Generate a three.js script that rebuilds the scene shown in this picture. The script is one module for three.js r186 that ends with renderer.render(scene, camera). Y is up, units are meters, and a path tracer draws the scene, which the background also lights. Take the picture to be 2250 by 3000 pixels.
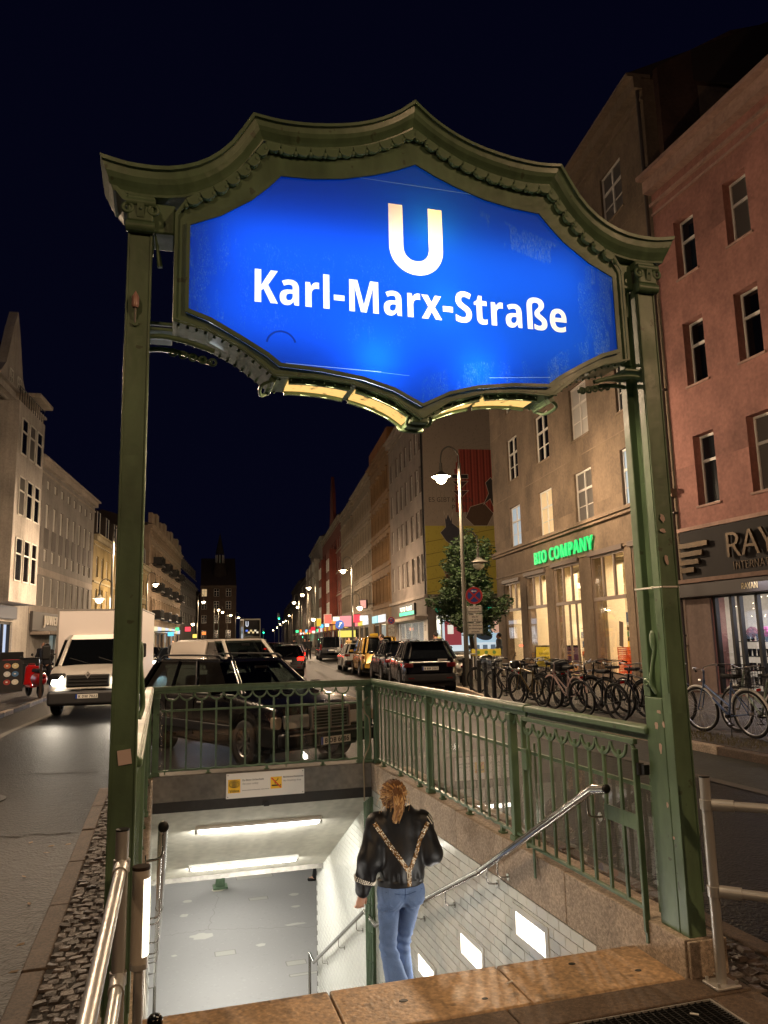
import * as THREE from 'three';
import { mergeGeometries } from 'three/addons/utils/BufferGeometryUtils.js';
import { RoundedBoxGeometry } from 'three/addons/geometries/RoundedBoxGeometry.js';
import { RectAreaLightUniformsLib } from 'three/addons/lights/RectAreaLightUniformsLib.js';

// ---------------------------------------------------------------- camera, sky, exposure
const scene = new THREE.Scene();
const camera = new THREE.PerspectiveCamera(67.69, 0.75, 0.05, 1500);
const CAMP = new THREE.Vector3(-1.1807, 1.6, 3.3672);
{
  const yaw = 0.2837, pitch = 0.1642, roll = -0.0223;
  const fwd = new THREE.Vector3(Math.sin(yaw) * Math.cos(pitch), Math.sin(pitch), -Math.cos(yaw) * Math.cos(pitch));
  const right = new THREE.Vector3(Math.cos(yaw), 0, Math.sin(yaw));
  const up = new THREE.Vector3().crossVectors(right, fwd);
  const r = right.clone().multiplyScalar(Math.cos(roll)).addScaledVector(up, Math.sin(roll));
  const u = up.clone().multiplyScalar(Math.cos(roll)).addScaledVector(right, -Math.sin(roll));
  camera.position.copy(CAMP);
  camera.quaternion.setFromRotationMatrix(new THREE.Matrix4().makeBasis(r, u, fwd.clone().negate()));
  camera.updateMatrixWorld();
  camera.userData.axes = { r, u, fwd };
}
const renderer = new THREE.WebGLRenderer({ antialias: true });
renderer.toneMapping = THREE.LinearToneMapping;
renderer.toneMappingExposure = 1;
renderer.outputColorSpace = THREE.SRGBColorSpace;
renderer.shadowMap.enabled = true;
RectAreaLightUniformsLib.init();
{ // clear night sky, a deep navy a little lighter towards the skyline
  const w = 64, h = 32, d = new Float32Array(w * h * 4);
  for (let y = 0; y < h; y++) for (let x = 0; x < w; x++) {
    const e = Math.max(0, (y + 0.5) / h * 2 - 1), k = Math.exp(-e * 2.2), o = (y * w + x) * 4;
    d[o] = 0.0007 + 0.0009 * k; d[o + 1] = 0.0008 + 0.0011 * k; d[o + 2] = 0.0052 + 0.0028 * k; d[o + 3] = 1;
  }
  const t = new THREE.DataTexture(d, w, h, THREE.RGBAFormat, THREE.FloatType);
  t.mapping = THREE.EquirectangularReflectionMapping; t.magFilter = THREE.LinearFilter; t.minFilter = THREE.LinearFilter; t.needsUpdate = true;
  scene.background = t; scene.environment = t;
}
const moon = new THREE.DirectionalLight(0xcfd8ff, 0.015);   // the last of the night's own light
moon.position.set(-60, 120, 40); moon.shadow.radius = 20;
moon.shadow.camera.left = -60; moon.shadow.camera.right = 60; moon.shadow.camera.top = 60; moon.shadow.camera.bottom = -60; moon.shadow.camera.far = 400;
scene.add(moon);

// ---------------------------------------------------------------- small tools
let seed = 20240917;
const rnd = () => { seed = (seed * 1664525 + 1013904223) >>> 0; return seed / 4294967296; };
const rr = (a, b) => a + (b - a) * rnd();
const V = (x, y, z) => new THREE.Vector3(x, y, z);
const RAD = Math.PI / 180;
function ray(px, py) {           // photo pixel (2250 x 3000) to a direction
  const { r, u, fwd } = camera.userData.axes, f = 2236.8;
  return fwd.clone().addScaledVector(r, (px - 1125) / f).addScaledVector(u, -(py - 1500) / f);
}
const onY = (px, py, y = 0) => { const d = ray(px, py); return CAMP.clone().addScaledVector(d, (y - CAMP.y) / d.y); };
const onZ = (px, py, z = 0) => { const d = ray(px, py); return CAMP.clone().addScaledVector(d, (z - CAMP.z) / d.z); };
const onX = (px, py, x = 0) => { const d = ray(px, py); return CAMP.clone().addScaledVector(d, (x - CAMP.x) / d.x); };
function onPlane(px, py, A, n) { const d = ray(px, py); return CAMP.clone().addScaledVector(d, A.clone().sub(CAMP).dot(n) / d.dot(n)); }

const used = new Map();
function numbered(n) { const k = used.get(n) || 0; used.set(n, k + 1); return k ? `${n}_${String(k).padStart(3, '0')}` : n; }
const M4 = (x = 0, y = 0, z = 0, rx = 0, ry = 0, rz = 0, s = 1) => new THREE.Matrix4().compose(V(x, y, z), new THREE.Quaternion().setFromEuler(new THREE.Euler(rx, ry, rz)), Array.isArray(s) ? V(...s) : V(s, s, s));
const box = (w, h, d, x = 0, y = 0, z = 0, rx = 0, ry = 0, rz = 0) => new THREE.BoxGeometry(w, h, d).applyMatrix4(M4(x, y, z, rx, ry, rz));
const rbox = (w, h, d, r, x = 0, y = 0, z = 0, rx = 0, ry = 0, rz = 0, seg = 2) => new RoundedBoxGeometry(w, h, d, seg, Math.min(r, w / 2.01, h / 2.01, d / 2.01)).applyMatrix4(M4(x, y, z, rx, ry, rz));
const bb = (x0, x1, y0, y1, z0, z1) => box(x1 - x0, y1 - y0, z1 - z0, (x0 + x1) / 2, (y0 + y1) / 2, (z0 + z1) / 2);
const rbb = (x0, x1, y0, y1, z0, z1, r = 0.005) => rbox(x1 - x0, y1 - y0, z1 - z0, r, (x0 + x1) / 2, (y0 + y1) / 2, (z0 + z1) / 2);
const cyl = (r0, r1, h, x = 0, y = 0, z = 0, rx = 0, ry = 0, rz = 0, n = 16, open = false) => new THREE.CylinderGeometry(r0, r1, h, n, 1, open).applyMatrix4(M4(x, y, z, rx, ry, rz));
const sph = (r, x = 0, y = 0, z = 0, s = 1, n = 14) => new THREE.SphereGeometry(r, n, Math.max(6, n * 0.7 | 0)).applyMatrix4(M4(x, y, z, 0, 0, 0, s));
function bar(a, b, r, n = 8, r2 = r) {      // round bar between two points
  const A = Array.isArray(a) ? V(...a) : a, B = Array.isArray(b) ? V(...b) : b, d = B.clone().sub(A), L = d.length();
  const q = new THREE.Quaternion().setFromUnitVectors(V(0, 1, 0), d.normalize());
  return new THREE.CylinderGeometry(r2, r, L, n).applyMatrix4(new THREE.Matrix4().compose(A.clone().add(B).multiplyScalar(0.5), q, V(1, 1, 1)));
}
function tube(pts, r, n = 24, k = 8, closed = false, tension = 0.5) { return new THREE.TubeGeometry(new THREE.CatmullRomCurve3(pts.map(p => Array.isArray(p) ? V(...p) : p), closed, 'catmullrom', tension), n, r, k, closed); }
function pipe(pts, r, k = 8) {     // straight lengths with balls at the bends
  const g = []; for (let i = 0; i + 1 < pts.length; i++) g.push(bar(pts[i], pts[i + 1], r, k)); for (let i = 1; i + 1 < pts.length; i++) g.push(sph(r, ...pts[i], 1, k)); return g;
}
const lathe = (pts, n = 20, x = 0, y = 0, z = 0) => new THREE.LatheGeometry(pts.map(p => new THREE.Vector2(...p)), n).applyMatrix4(M4(x, y, z));
function poly(pts, depth, bevel = 0, holes = []) {
  const s = new THREE.Shape(pts.map(p => new THREE.Vector2(...p))); for (const h of holes) s.holes.push(new THREE.Path(h.map(p => new THREE.Vector2(...p))));
  return new THREE.ExtrudeGeometry(s, { depth, bevelEnabled: bevel > 0, bevelThickness: bevel, bevelSize: bevel, bevelSegments: 2, curveSegments: 8 });
}
const at = (g, x, y, z, rx = 0, ry = 0, rz = 0, s = 1) => g.applyMatrix4(M4(x, y, z, rx, ry, rz, s));
function clean(g) {
  let o = g.index ? g.toNonIndexed() : g.clone();
  if (!o.attributes.normal) o.computeVertexNormals();
  for (const k of Object.keys(o.attributes)) if (k !== 'position' && k !== 'normal') o.deleteAttribute(k);
  o.morphAttributes = {}; o.userData = {};
  return o;
}
function metreUV(g) {             // texture coordinates in metres, by the way each face points
  const p = g.attributes.position, n = p.count, uv = new Float32Array(n * 2), a = V(), b = V(), c = V();
  for (let i = 0; i < n; i += 3) {
    a.fromBufferAttribute(p, i); b.fromBufferAttribute(p, i + 1); c.fromBufferAttribute(p, i + 2);
    const m = b.clone().sub(a).cross(c.clone().sub(a)), X = Math.abs(m.x), Y = Math.abs(m.y), Z = Math.abs(m.z);
    [a, b, c].forEach((v, k) => {
      const o = (i + k) * 2;
      if (X >= Y && X >= Z) { uv[o] = v.z; uv[o + 1] = v.y; } else if (Y >= Z) { uv[o] = v.x; uv[o + 1] = v.z; } else { uv[o] = v.x; uv[o + 1] = v.y; }
    });
  }
  g.setAttribute('uv', new THREE.BufferAttribute(uv, 2)); return g;
}
function fuse(geos) { const l = (Array.isArray(geos) ? geos.flat(Infinity) : [geos]).map(clean); return metreUV(l.length === 1 ? l[0] : mergeGeometries(l)); }
function obj(name, geos, m, parent = scene, label) {
  const o = new THREE.Mesh(geos.isBufferGeometry && geos.userData.ready ? geos : fuse(geos), m);
  o.name = parent === scene ? numbered(name) : name; if (label) o.userData.label = label;
  parent.add(o); return o;
}
const ready = g => { g.userData.ready = true; return g; };
const shared = geos => ready(fuse(geos));
function tag(o, label, category, group) { o.userData.label = label; o.userData.category = category; if (group) o.userData.group = group; return o; }
function thing(name, label, category, [x, y, z] = [0, 0, 0], turn = 0, group) {
  const o = new THREE.Group(); o.name = numbered(name); scene.add(o); o.position.set(x, y, z); o.rotation.y = turn; return tag(o, label, category, group);
}
function struct(name, geos, m) { const o = obj(name, geos, m); o.userData.kind = 'structure'; return o; }
function structGroup(name) { const o = new THREE.Group(); o.name = numbered(name); o.userData.kind = 'structure'; scene.add(o); return o; }
function dup(root, pos, turn, label, group) {
  const r = root.clone(); r.name = numbered(root.name.replace(/_\d{3}$/, '')); scene.add(r); r.userData = { ...root.userData };
  if (pos) r.position.set(...pos); if (turn !== undefined) r.rotation.y = turn; if (label) r.userData.label = label; if (group) r.userData.group = group; return r;
}
function lamp(parent, x, y, z, color, intensity, radius = 2) { const l = new THREE.PointLight(color, intensity, 0, 2); l.position.set(x, y, z); l.castShadow = true; l.shadow.radius = radius; parent.add(l); return l; }
function panelLight(parent, x, y, z, w, h, color, intensity, look) { const l = new THREE.RectAreaLight(color, intensity, w, h); l.position.set(x, y, z); parent.add(l); parent.updateMatrixWorld(true); l.lookAt(parent.localToWorld(V(...look))); return l; }

// ---------------------------------------------------------------- noise and textures
const hash = (x, y, s) => { let h = (x * 374761393 + y * 668265263 + s * 974634777) | 0; h = Math.imul(h ^ (h >>> 13), 1274126177); return ((h ^ (h >>> 16)) >>> 0) / 4294967296; };
function vn(x, y, p, s) { const xi = Math.floor(x), yi = Math.floor(y), fx = x - xi, fy = y - yi, u = fx * fx * (3 - 2 * fx), v = fy * fy * (3 - 2 * fy), w = k => ((k % p) + p) % p;
  const a = hash(w(xi), w(yi), s), b = hash(w(xi + 1), w(yi), s), c = hash(w(xi), w(yi + 1), s), d = hash(w(xi + 1), w(yi + 1), s); return a + (b - a) * u + (c - a) * v + (a - b - c + d) * u * v; }
function fbm(x, y, p, s, o = 4) { let t = 0, a = 0.5, n = 0; for (let i = 0; i < o; i++) { t += a * vn(x, y, p, s + i * 17); n += a; a *= 0.5; x *= 2; y *= 2; p *= 2; } return t / n; }
function dataTex(size, metres, fn, srgb = true) {
  const d = new Uint8Array(size * size * 4);
  for (let y = 0; y < size; y++) for (let x = 0; x < size; x++) { const c = fn(x / size, y / size), o = (y * size + x) * 4; d[o] = Math.max(0, Math.min(255, c[0])); d[o + 1] = Math.max(0, Math.min(255, c[1])); d[o + 2] = Math.max(0, Math.min(255, c[2])); d[o + 3] = 255; }
  const t = new THREE.DataTexture(d, size, size); t.wrapS = t.wrapT = THREE.RepeatWrapping; t.magFilter = THREE.LinearFilter; t.minFilter = THREE.LinearMipmapLinearFilter; t.generateMipmaps = true;
  t.repeat.set(1 / metres, 1 / metres); if (srgb) t.colorSpace = THREE.SRGBColorSpace; t.needsUpdate = true; return t;
}
const grey = v => [v, v, v];
const mixc = (a, b, t) => [a[0] + (b[0] - a[0]) * t, a[1] + (b[1] - a[1]) * t, a[2] + (b[2] - a[2]) * t];
const sstep = (a, b, x) => { const t = Math.max(0, Math.min(1, (x - a) / (b - a))); return t * t * (3 - 2 * t); };
const T = {};
T.fine = dataTex(256, 0.35, (u, v) => grey(255 * fbm(u * 24, v * 24, 24, 3, 4)), false);
T.mid = dataTex(256, 1.7, (u, v) => grey(255 * fbm(u * 10, v * 10, 10, 8, 5)), false);
T.rough = dataTex(256, 1.3, (u, v) => { const a = 120 + 110 * fbm(u * 8, v * 8, 8, 21, 5); return [a, a, a]; }, false);
T.asphalt = dataTex(512, 2.6, (u, v) => { const g = hash(u * 512 | 0, v * 512 | 0, 5), m = fbm(u * 6, v * 6, 6, 2, 4), c = fbm(u * 60, v * 60, 60, 9, 2); let k = 16 + 24 * m + 34 * c; if (g > 0.95) k += 100 * hash(u * 512 | 0, v * 512 | 0, 6); return [k * 1.01, k, k * 0.98]; });
T.asphaltH = dataTex(512, 1.1, (u, v) => grey(255 * (0.6 * fbm(u * 70, v * 70, 70, 31, 2) + 0.4 * fbm(u * 14, v * 14, 14, 30, 3))), false);
T.granite = dataTex(512, 0.8, (u, v) => { const m = fbm(u * 5, v * 5, 5, 12, 3), c = fbm(u * 70, v * 70, 70, 13, 2), s = hash(u * 300 | 0, v * 300 | 0, 14); let k = 158 + 46 * (m - 0.5) + 66 * (c - 0.5); if (s > 0.93) k -= 40; if (s < 0.05) k += 30; return [k * 1.06, k * 0.96, k * 0.85]; });
T.slab = dataTex(512, 0.9, (u, v) => { const m = fbm(u * 4, v * 4, 4, 41, 4), c = fbm(u * 60, v * 60, 60, 43, 2), s = fbm(u * 9, v * 9, 9, 47, 4); let k = 150 + 40 * (m - 0.5) + 70 * (c - 0.5); k -= 34 * sstep(0.68, 0.8, s); return [k * 1.1, k * 0.9, k * 0.68]; });
T.concrete = dataTex(512, 2.1, (u, v) => { const m = fbm(u * 5, v * 5, 5, 51, 5), c = fbm(u * 50, v * 50, 50, 52, 2); const k = 112 + 60 * (m - 0.5) + 26 * (c - 0.5); return [k * 1.03, k, k * 0.94]; });
T.plaster = dataTex(512, 5.3, (u, v) => { const m = fbm(u * 5, v * 5, 5, 61, 5), st = fbm(u * 40, v * 3, 40, 62, 3), c = fbm(u * 90, v * 90, 90, 63, 1); const k = 205 + 50 * (m - 0.5) + 34 * (st - 0.5) + 20 * (c - 0.5); return [k, k * 0.99, k * 0.97]; });
T.stain = dataTex(512, 6.1, (u, v) => { const m = fbm(u * 6, v * 4, 6, 71, 5), st = fbm(u * 60, v * 5, 60, 72, 4); const k = 190 + 110 * (m - 0.5) + 16 * (st - 0.5) + 34 * (fbm(u * 90, v * 90, 90, 73, 2) - 0.5); return [k, k * 0.985, k * 0.96]; });
T.paint = dataTex(512, 1.2, (u, v) => { const m = fbm(u * 5, v * 5, 5, 81, 4), c = fbm(u * 22, v * 22, 22, 82, 4), w = fbm(u * 30, v * 9, 30, 84, 3); let k = 1 + 0.34 * (m - 0.5) + 0.22 * (w - 0.5); let col = [118 * k, 140 * k, 112 * k]; if (c > 0.77) col = mixc(col, [84, 84, 66], sstep(0.77, 0.8, c) * 0.6); return col; });
T.bumps = dataTex(256, 0.5, (u, v) => grey(255 * fbm(u * 12, v * 12, 12, 91, 4)), false);
function canvas(w, h, draw) { const c = document.createElement('canvas'); c.width = w; c.height = h; const g = c.getContext('2d'); draw(g, w, h); const t = new THREE.CanvasTexture(c); t.colorSpace = THREE.SRGBColorSpace; t.magFilter = THREE.LinearFilter; t.minFilter = THREE.LinearMipmapLinearFilter; t.generateMipmaps = true; return t; }
function printed(name, w, h, tex, parent, x, y, z, rot = [0, 0, 0], opts = {}) {      // a flat printed sheet
  const g = new THREE.PlaneGeometry(w, h); g.userData.ready = true;
  const { emissive, ...rest } = opts, m = new THREE.MeshStandardMaterial({ map: tex, roughness: 0.6, ...rest }); if (emissive) { m.emissive = new THREE.Color(1, 1, 1); m.emissiveMap = tex; m.emissiveIntensity = emissive; }
  const o = obj(name, g, m, parent); o.position.set(x, y, z); o.rotation.set(...rot); return o;
}
const S = (o) => new THREE.MeshStandardMaterial(o), P = (o) => new THREE.MeshPhysicalMaterial(o);
const glow = (c, i, o = {}) => S({ color: 0x222222, emissive: c, emissiveIntensity: i, roughness: 0.6, ...o });
const mat = {
  paint: S({ map: T.paint, color: 0xc4cfc8, roughness: 0.6, roughnessMap: T.rough, bumpMap: T.bumps, bumpScale: 0.0015 }),
  asphalt: P({ map: T.asphalt, color: 0x747070, specularIntensity: 0.3, roughness: 0.55, bumpMap: T.asphaltH, bumpScale: 0.01 }),
  granite: S({ map: T.granite, roughness: 0.72, bumpMap: T.fine, bumpScale: 0.002 }),
  graniteGrey: S({ map: T.granite, color: 0x857a72, roughness: 0.75, bumpMap: T.fine, bumpScale: 0.002 }),
  slab: S({ map: T.slab, roughness: 0.66, roughnessMap: T.rough, bumpMap: T.fine, bumpScale: 0.002 }),
  concrete: S({ map: T.concrete, roughness: 0.85, bumpMap: T.mid, bumpScale: 0.006 }),
  cobble: S({ color: 0x4a403a, roughness: 0.6, bumpMap: T.fine, bumpScale: 0.006 }),
  cobbleB: S({ color: 0x574b43, roughness: 0.58, bumpMap: T.fine, bumpScale: 0.006 }),
  cobbleC: S({ color: 0x3b332e, roughness: 0.62, bumpMap: T.fine, bumpScale: 0.006 }),
  joint: S({ color: 0x2a2622, roughness: 0.95, bumpMap: T.fine, bumpScale: 0.006 }),
  steel: S({ color: 0xb9b7b2, metalness: 0.95, roughness: 0.28, roughnessMap: T.rough }),
  galv: S({ color: 0xb6b4b0, metalness: 0.5, roughness: 0.5, roughnessMap: T.rough, bumpMap: T.fine, bumpScale: 0.0008 }),
  darkMetal: S({ color: 0x2b2b2b, metalness: 0.6, roughness: 0.5 }),
  black: S({ color: 0x141414, roughness: 0.5 }), rubber: S({ color: 0x121212, roughness: 0.8 }),
  blackGloss: S({ color: 0x0b0b0c, roughness: 0.18 }),
  chrome: S({ color: 0xdcdcdc, metalness: 0.85, roughness: 0.28 }),
  white: S({ color: 0xe2e0da, roughness: 0.6 }), cream: S({ color: 0xe6dcc0, roughness: 0.7, map: T.plaster }),
  tile: P({ color: 0xd9dad2, roughness: 0.16, clearcoat: 0.4, clearcoatRoughness: 0.1 }), tileB: P({ color: 0xd4d6ce, roughness: 0.2, clearcoat: 0.4, clearcoatRoughness: 0.1 }), tileC: P({ color: 0xdddcd4, roughness: 0.14, clearcoat: 0.4, clearcoatRoughness: 0.1 }),
  grout: S({ color: 0x57554f, roughness: 0.95 }),
  soffit: S({ color: 0xe6e4da, map: T.plaster, roughness: 0.8 }),
  glass: P({ color: 0xffffff, transmission: 1, thickness: 0, roughness: 0.02, ior: 1.5 }),
  darkGlass: S({ color: 0x0c0e11, roughness: 0.06 }), dimGlass: S({ color: 0x1b2026, roughness: 0.08 }),
  windowFrame: S({ color: 0xcfccc4, roughness: 0.55 }), brownFrame: S({ color: 0x4b4440, roughness: 0.55 }),
  line: S({ color: 0x9a958c, roughness: 0.7, map: T.concrete }),
};
// ================================================================ the setting: road, island, stairwell, hall
T.mosaic = dataTex(512, 1.5, (u, v) => { const n = 20; let best = 9, b2 = 9, id = 0; const X = u * n, Y = v * n, xi = Math.floor(X), yi = Math.floor(Y);
  for (let j = -1; j < 2; j++) for (let i = -1; i < 2; i++) { const cx = ((xi + i) % n + n) % n, cy = ((yi + j) % n + n) % n, dx = xi + i + 0.5 + 0.5 * (hash(cx, cy, 3) - 0.5) - X, dy = yi + j + 0.5 + 0.5 * (hash(cx, cy, 4) - 0.5) - Y, d = Math.max(Math.abs(dx), Math.abs(dy)) * 0.6 + 0.4 * Math.hypot(dx, dy); if (d < best) { b2 = best; best = d; id = hash(cx, cy, 5); } else if (d < b2) b2 = d; }
  const e = sstep(0.02, 0.14, b2 - best), k = 62 + 40 * id + 20 * fbm(u * 5, v * 5, 5, 7, 3); return mixc([38, 34, 30], [k * 1.04, k * 0.97, k * 0.88], e); });
T.mosaicH = dataTex(256, 1.5, (u, v) => { const n = 20; let best = 9, b2 = 9; const X = u * n, Y = v * n, xi = Math.floor(X), yi = Math.floor(Y);
  for (let j = -1; j < 2; j++) for (let i = -1; i < 2; i++) { const cx = ((xi + i) % n + n) % n, cy = ((yi + j) % n + n) % n, dx = xi + i + 0.5 + 0.5 * (hash(cx, cy, 3) - 0.5) - X, dy = yi + j + 0.5 + 0.5 * (hash(cx, cy, 4) - 0.5) - Y, d = Math.max(Math.abs(dx), Math.abs(dy)) * 0.6 + 0.4 * Math.hypot(dx, dy); if (d < best) { b2 = best; best = d; } else if (d < b2) b2 = d; }
  return grey(255 * sstep(0, 0.3, b2 - best)); }, false);
mat.mosaic = S({ map: T.mosaic, color: 0xc8c4c0, roughness: 0.7, bumpMap: T.mosaicH, bumpScale: 0.008 });
mat.bikeLane = S({ map: T.asphalt, color: 0xaec2b0, roughness: 0.7, bumpMap: T.asphaltH, bumpScale: 0.006 });

const SW = 1.23, PIT0 = -5.67, FLOOR = -4.185, RISE = 0.155, RUN = 0.3, NOSE = -0.41;
const flat = (pts, y, holes = []) => { const s = new THREE.Shape(pts.map(([x, z]) => new THREE.Vector2(x, -z))); for (const h of holes) s.holes.push(new THREE.Path(h.map(([x, z]) => new THREE.Vector2(x, -z)))); return new THREE.ShapeGeometry(s).rotateX(-Math.PI / 2).translate(0, y, 0); };
const ROADY = -0.11;
const kerbR = [[6.4, 40], [6.4, -9], [6.75, -13.5], [8.05, -19.6], [8.05 + 100 * Math.tan(7.2 * RAD), -119.6], [8.05 + 300 * Math.tan(7.2 * RAD), -319.6]];
const kerbL = [[-4.95, 40], [-4.95, -18], [-4.6, -26], [-4.6 + 100 * Math.tan(7 * RAD), -126], [-4.6 + 300 * Math.tan(7 * RAD), -326]];
struct('road', flat([[-400, 300], [400, 300], [400, -900], [-400, -900]], ROADY, [[[-1.78, 20], [1.84, 20], [1.84, -6.2], [-1.78, -6.2]]]), mat.asphalt);
struct('pavement', (() => { const g = poly([...kerbR.map(([x, z]) => [x + 0.12, -z]), [300, 319.6], [300, -40]], 0.3); return g.rotateX(-Math.PI / 2).translate(0, -0.302, 0); })(), mat.mosaic);
struct('pavement', (() => { const g = poly([...kerbL.map(([x, z]) => [x - 0.12, -z]).reverse(), [-300, -40], [-300, 326]], 0.3); return g.rotateX(-Math.PI / 2).translate(0, -0.302, 0); })(), mat.mosaic);
function kerbLine(name, pts, w, zFrom, zTo, dark) {
  const k = structGroup(name);
  for (let i = 0; i + 1 < pts.length; i++) {
    const [x0, z0] = pts[i], [x1, z1] = pts[i + 1], L = Math.hypot(x1 - x0, z1 - z0), n = Math.round(L / 1.0), a = Math.atan2(x1 - x0, z1 - z0), far = [];
    for (let j = 0; j < n; j++) { const t = (j + 0.5) / n, x = x0 + (x1 - x0) * t, z = z0 + (z1 - z0) * t; if (z > zFrom || z < -200) continue; const g = rbox(w, 0.24, L / n - 0.012, 0.015, x, -0.116 + rr(-0.004, 0.004), z, 0, a + rr(-0.004, 0.004), 0); if (z > zTo) obj('kerbstone', g, rnd() < 0.5 && !dark ? mat.granite : mat.graniteGrey, k); else far.push(g); }
    if (far.length) obj('far_kerbstones', far, mat.graniteGrey, k).userData.kind = 'stuff';
  }
}
kerbLine('kerb', kerbR, 0.15, 3, -45);
kerbLine('kerb', kerbL, 0.15, 0, -45);
kerbLine('kerb', [[-1.755, 4], [-1.755, -6.2]], 0.12, 4, -60, 1);
kerbLine('kerb', [[1.815, 4], [1.815, -6.2]], 0.12, 4, -60);
kerbLine('kerb', [[-1.70, -6.14], [1.76, -6.14]], 0.12, 4, -60);
// painted lines and the green-grey cycle lane, offset from the kerbs
const offs = (pts, a, b) => { const o = d => pts.map(([x, z]) => [x + d, z]); return [...o(a), ...o(b).reverse()]; };
const near = pts => pts.map(([x, z]) => [x, z]);
struct('cycle_lane', flat(offs(kerbR.slice(0, 2).concat([[6.75, -13.5]]), -1.28, -0.08), ROADY + 0.004), mat.bikeLane);
struct('lane_line', flat(offs(kerbR.slice(0, 2).concat([[6.75, -13.5], [8.05, -19.6]]), -1.46, -1.3), ROADY + 0.008), mat.line);
struct('lane_line', flat(offs([[-4.1, 20], [-4.12, -14], [-3.75, -19], [-3.2, -26], [2.9, -76]], -0.07, 0.07), ROADY + 0.008), mat.line);
struct('lane_line', flat(offs([[3.3, -9], [4.7, -20], [5.9, -30], [7.5, -42]], -0.07, 0.07), ROADY + 0.008), mat.line);
struct('lane_line', flat(offs([[5.2, -13.5], [6.1, -19.6], [11, -62]], -0.06, 0.06), ROADY + 0.008), mat.line);
{ // long open cracks and a drain cover in the nearer lane
  const crack = (l, w) => { const a = [], b = []; l.forEach(([x, z], i) => { const k = w * (0.5 + rnd()); a.push([x + rr(-0.02, 0.02), z + k]); b.push([x + rr(-0.02, 0.02), z - k]); }); return flat([...a, ...b.reverse()], ROADY + 0.003); };
  const line = (x0, z0, x1, z1, n = 26) => Array.from({ length: n }, (_, i) => [x0 + (x1 - x0) * i / (n - 1), z0 + (z1 - z0) * i / (n - 1) + rr(-0.05, 0.05)]);
  struct('road_crack', [crack(line(-4.1, -4.9, -1.95, -4.6), 0.02), crack(line(-4.1, -3.7, -2.6, -3.5), 0.014), crack(line(-4.0, -8.6, -1.95, -8.1), 0.018)], mat.joint);
  const d = thing('drain_cover', 'round iron drain cover set in the lane beside the kerb', 'drain cover', [-3.2, ROADY, -6.6]); obj('rim', [cyl(0.36, 0.36, 0.012, 0, 0.004, 0, 0, 0, 0, 30)], mat.darkMetal, d); for (let i = -3; i <= 3; i++) obj('rib', [box(2 * Math.sqrt(0.09 - i * i * 0.0075), 0.008, 0.03, 0, 0.013, i * 0.085)], mat.darkMetal, d); }

// island between the kerbs
struct('island_bed', [bb(-1.70, -1.45, -0.3, -0.007, -6.08, 20), bb(1.45, 1.76, -0.3, -0.007, -6.08, 20), bb(-1.45, 1.45, -0.3, -0.024, -6.08, PIT0 - 0.3), bb(-1.45, 1.45, -0.3, -0.03, 0.0, 20)], mat.joint);
const stones = structGroup('cobble_paving'), stoneShapes = [];
for (let v = 0; v < 6; v++) { const g = new RoundedBoxGeometry(0.071 + rr(-0.005, 0.004), 0.05, 0.07 + rr(-0.005, 0.004), 1, 0.014), p = g.attributes.position; for (let i = 0; i < p.count; i++) { const k = hash(Math.round(p.getX(i) * 200), Math.round(p.getZ(i) * 200), v); p.setY(i, p.getY(i) + (p.getY(i) > 0 ? (k - 0.5) * 0.012 : 0)); p.setX(i, p.getX(i) * (1 + (hash(v, Math.round(p.getZ(i) * 300), 2) - 0.5) * 0.16)); } g.computeVertexNormals(); stoneShapes.push(ready(fuse(g))); }
const stoneMats = [mat.cobble, mat.cobbleB, mat.cobbleC]; let stoneN = 0; const farStones = [];
function cobbles(x0, x1, z0, z1, budget) {
  let row = 0; for (let z = z1; z > z0; z -= 0.071, row++) for (let x = x0 + 0.03 + (row % 2) * 0.03 + rr(-0.01, 0.01); x < x1 - 0.02; x += 0.071) {
    const px = x + rr(-0.006, 0.006), pz = z + rr(-0.008, 0.008), a = rr(-0.18, 0.18) + (rnd() < 0.5 ? Math.PI / 2 : 0), g = stoneShapes[rnd() * 6 | 0], y = -0.024 + rr(-0.007, 0.006), tx = rr(-0.08, 0.08), tz = rr(-0.08, 0.08);
    if (budget-- > 0) { const o = new THREE.Mesh(g, stoneMats[rnd() * 3 | 0]); o.name = 'cobblestone'; o.position.set(px, y, pz); o.rotation.set(tx, a, tz); stones.add(o); }
    else farStones.push(at(g.clone(), px, y, pz, tx, a, tz));
  }
}
cobbles(1.44, 1.76, -1.2, 0.62, 110); cobbles(-1.70, -1.34, -6.05, -0.3, 190); cobbles(1.44, 1.76, -6.05, -1.2, 0);
obj('small_far_cobbles', farStones, mat.cobble, stones).userData.kind = 'stuff';
// landing: warm slabs at the head of the stairs, a darker border and a door-mat grate
const landing = structGroup('stair_landing');
for (const [a, b] of [[-1.225, -0.403], [-0.397, 0.437], [0.443, 1.225]]) obj('slab', rbb(a, b, -0.16, 0.0 + rr(-0.001, 0.001), NOSE, 0.008, 0.012), mat.slab, landing);
for (const [a, b] of [[-1.32, -0.56], [-0.554, 0.3], [0.306, 1.44]]) obj('border_slab', rbb(a, b, -0.16, -0.002 + rr(-0.001, 0.001), 0.014, 0.2, 0.008), mat.graniteGrey, landing);
obj('border_slab', rbb(1.2, 1.44, -0.16, -0.003, 0.206, 1.4, 0.008), mat.graniteGrey, landing); obj('border_slab', rbb(-1.32, -1.16, -0.16, -0.003, 0.206, 1.4, 0.008), mat.graniteGrey, landing);
const grate = thing('floor_grate', 'dark steel scraper grate set in the paving before the stairs', 'grate', [0, -0.02, 0.2]);
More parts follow.
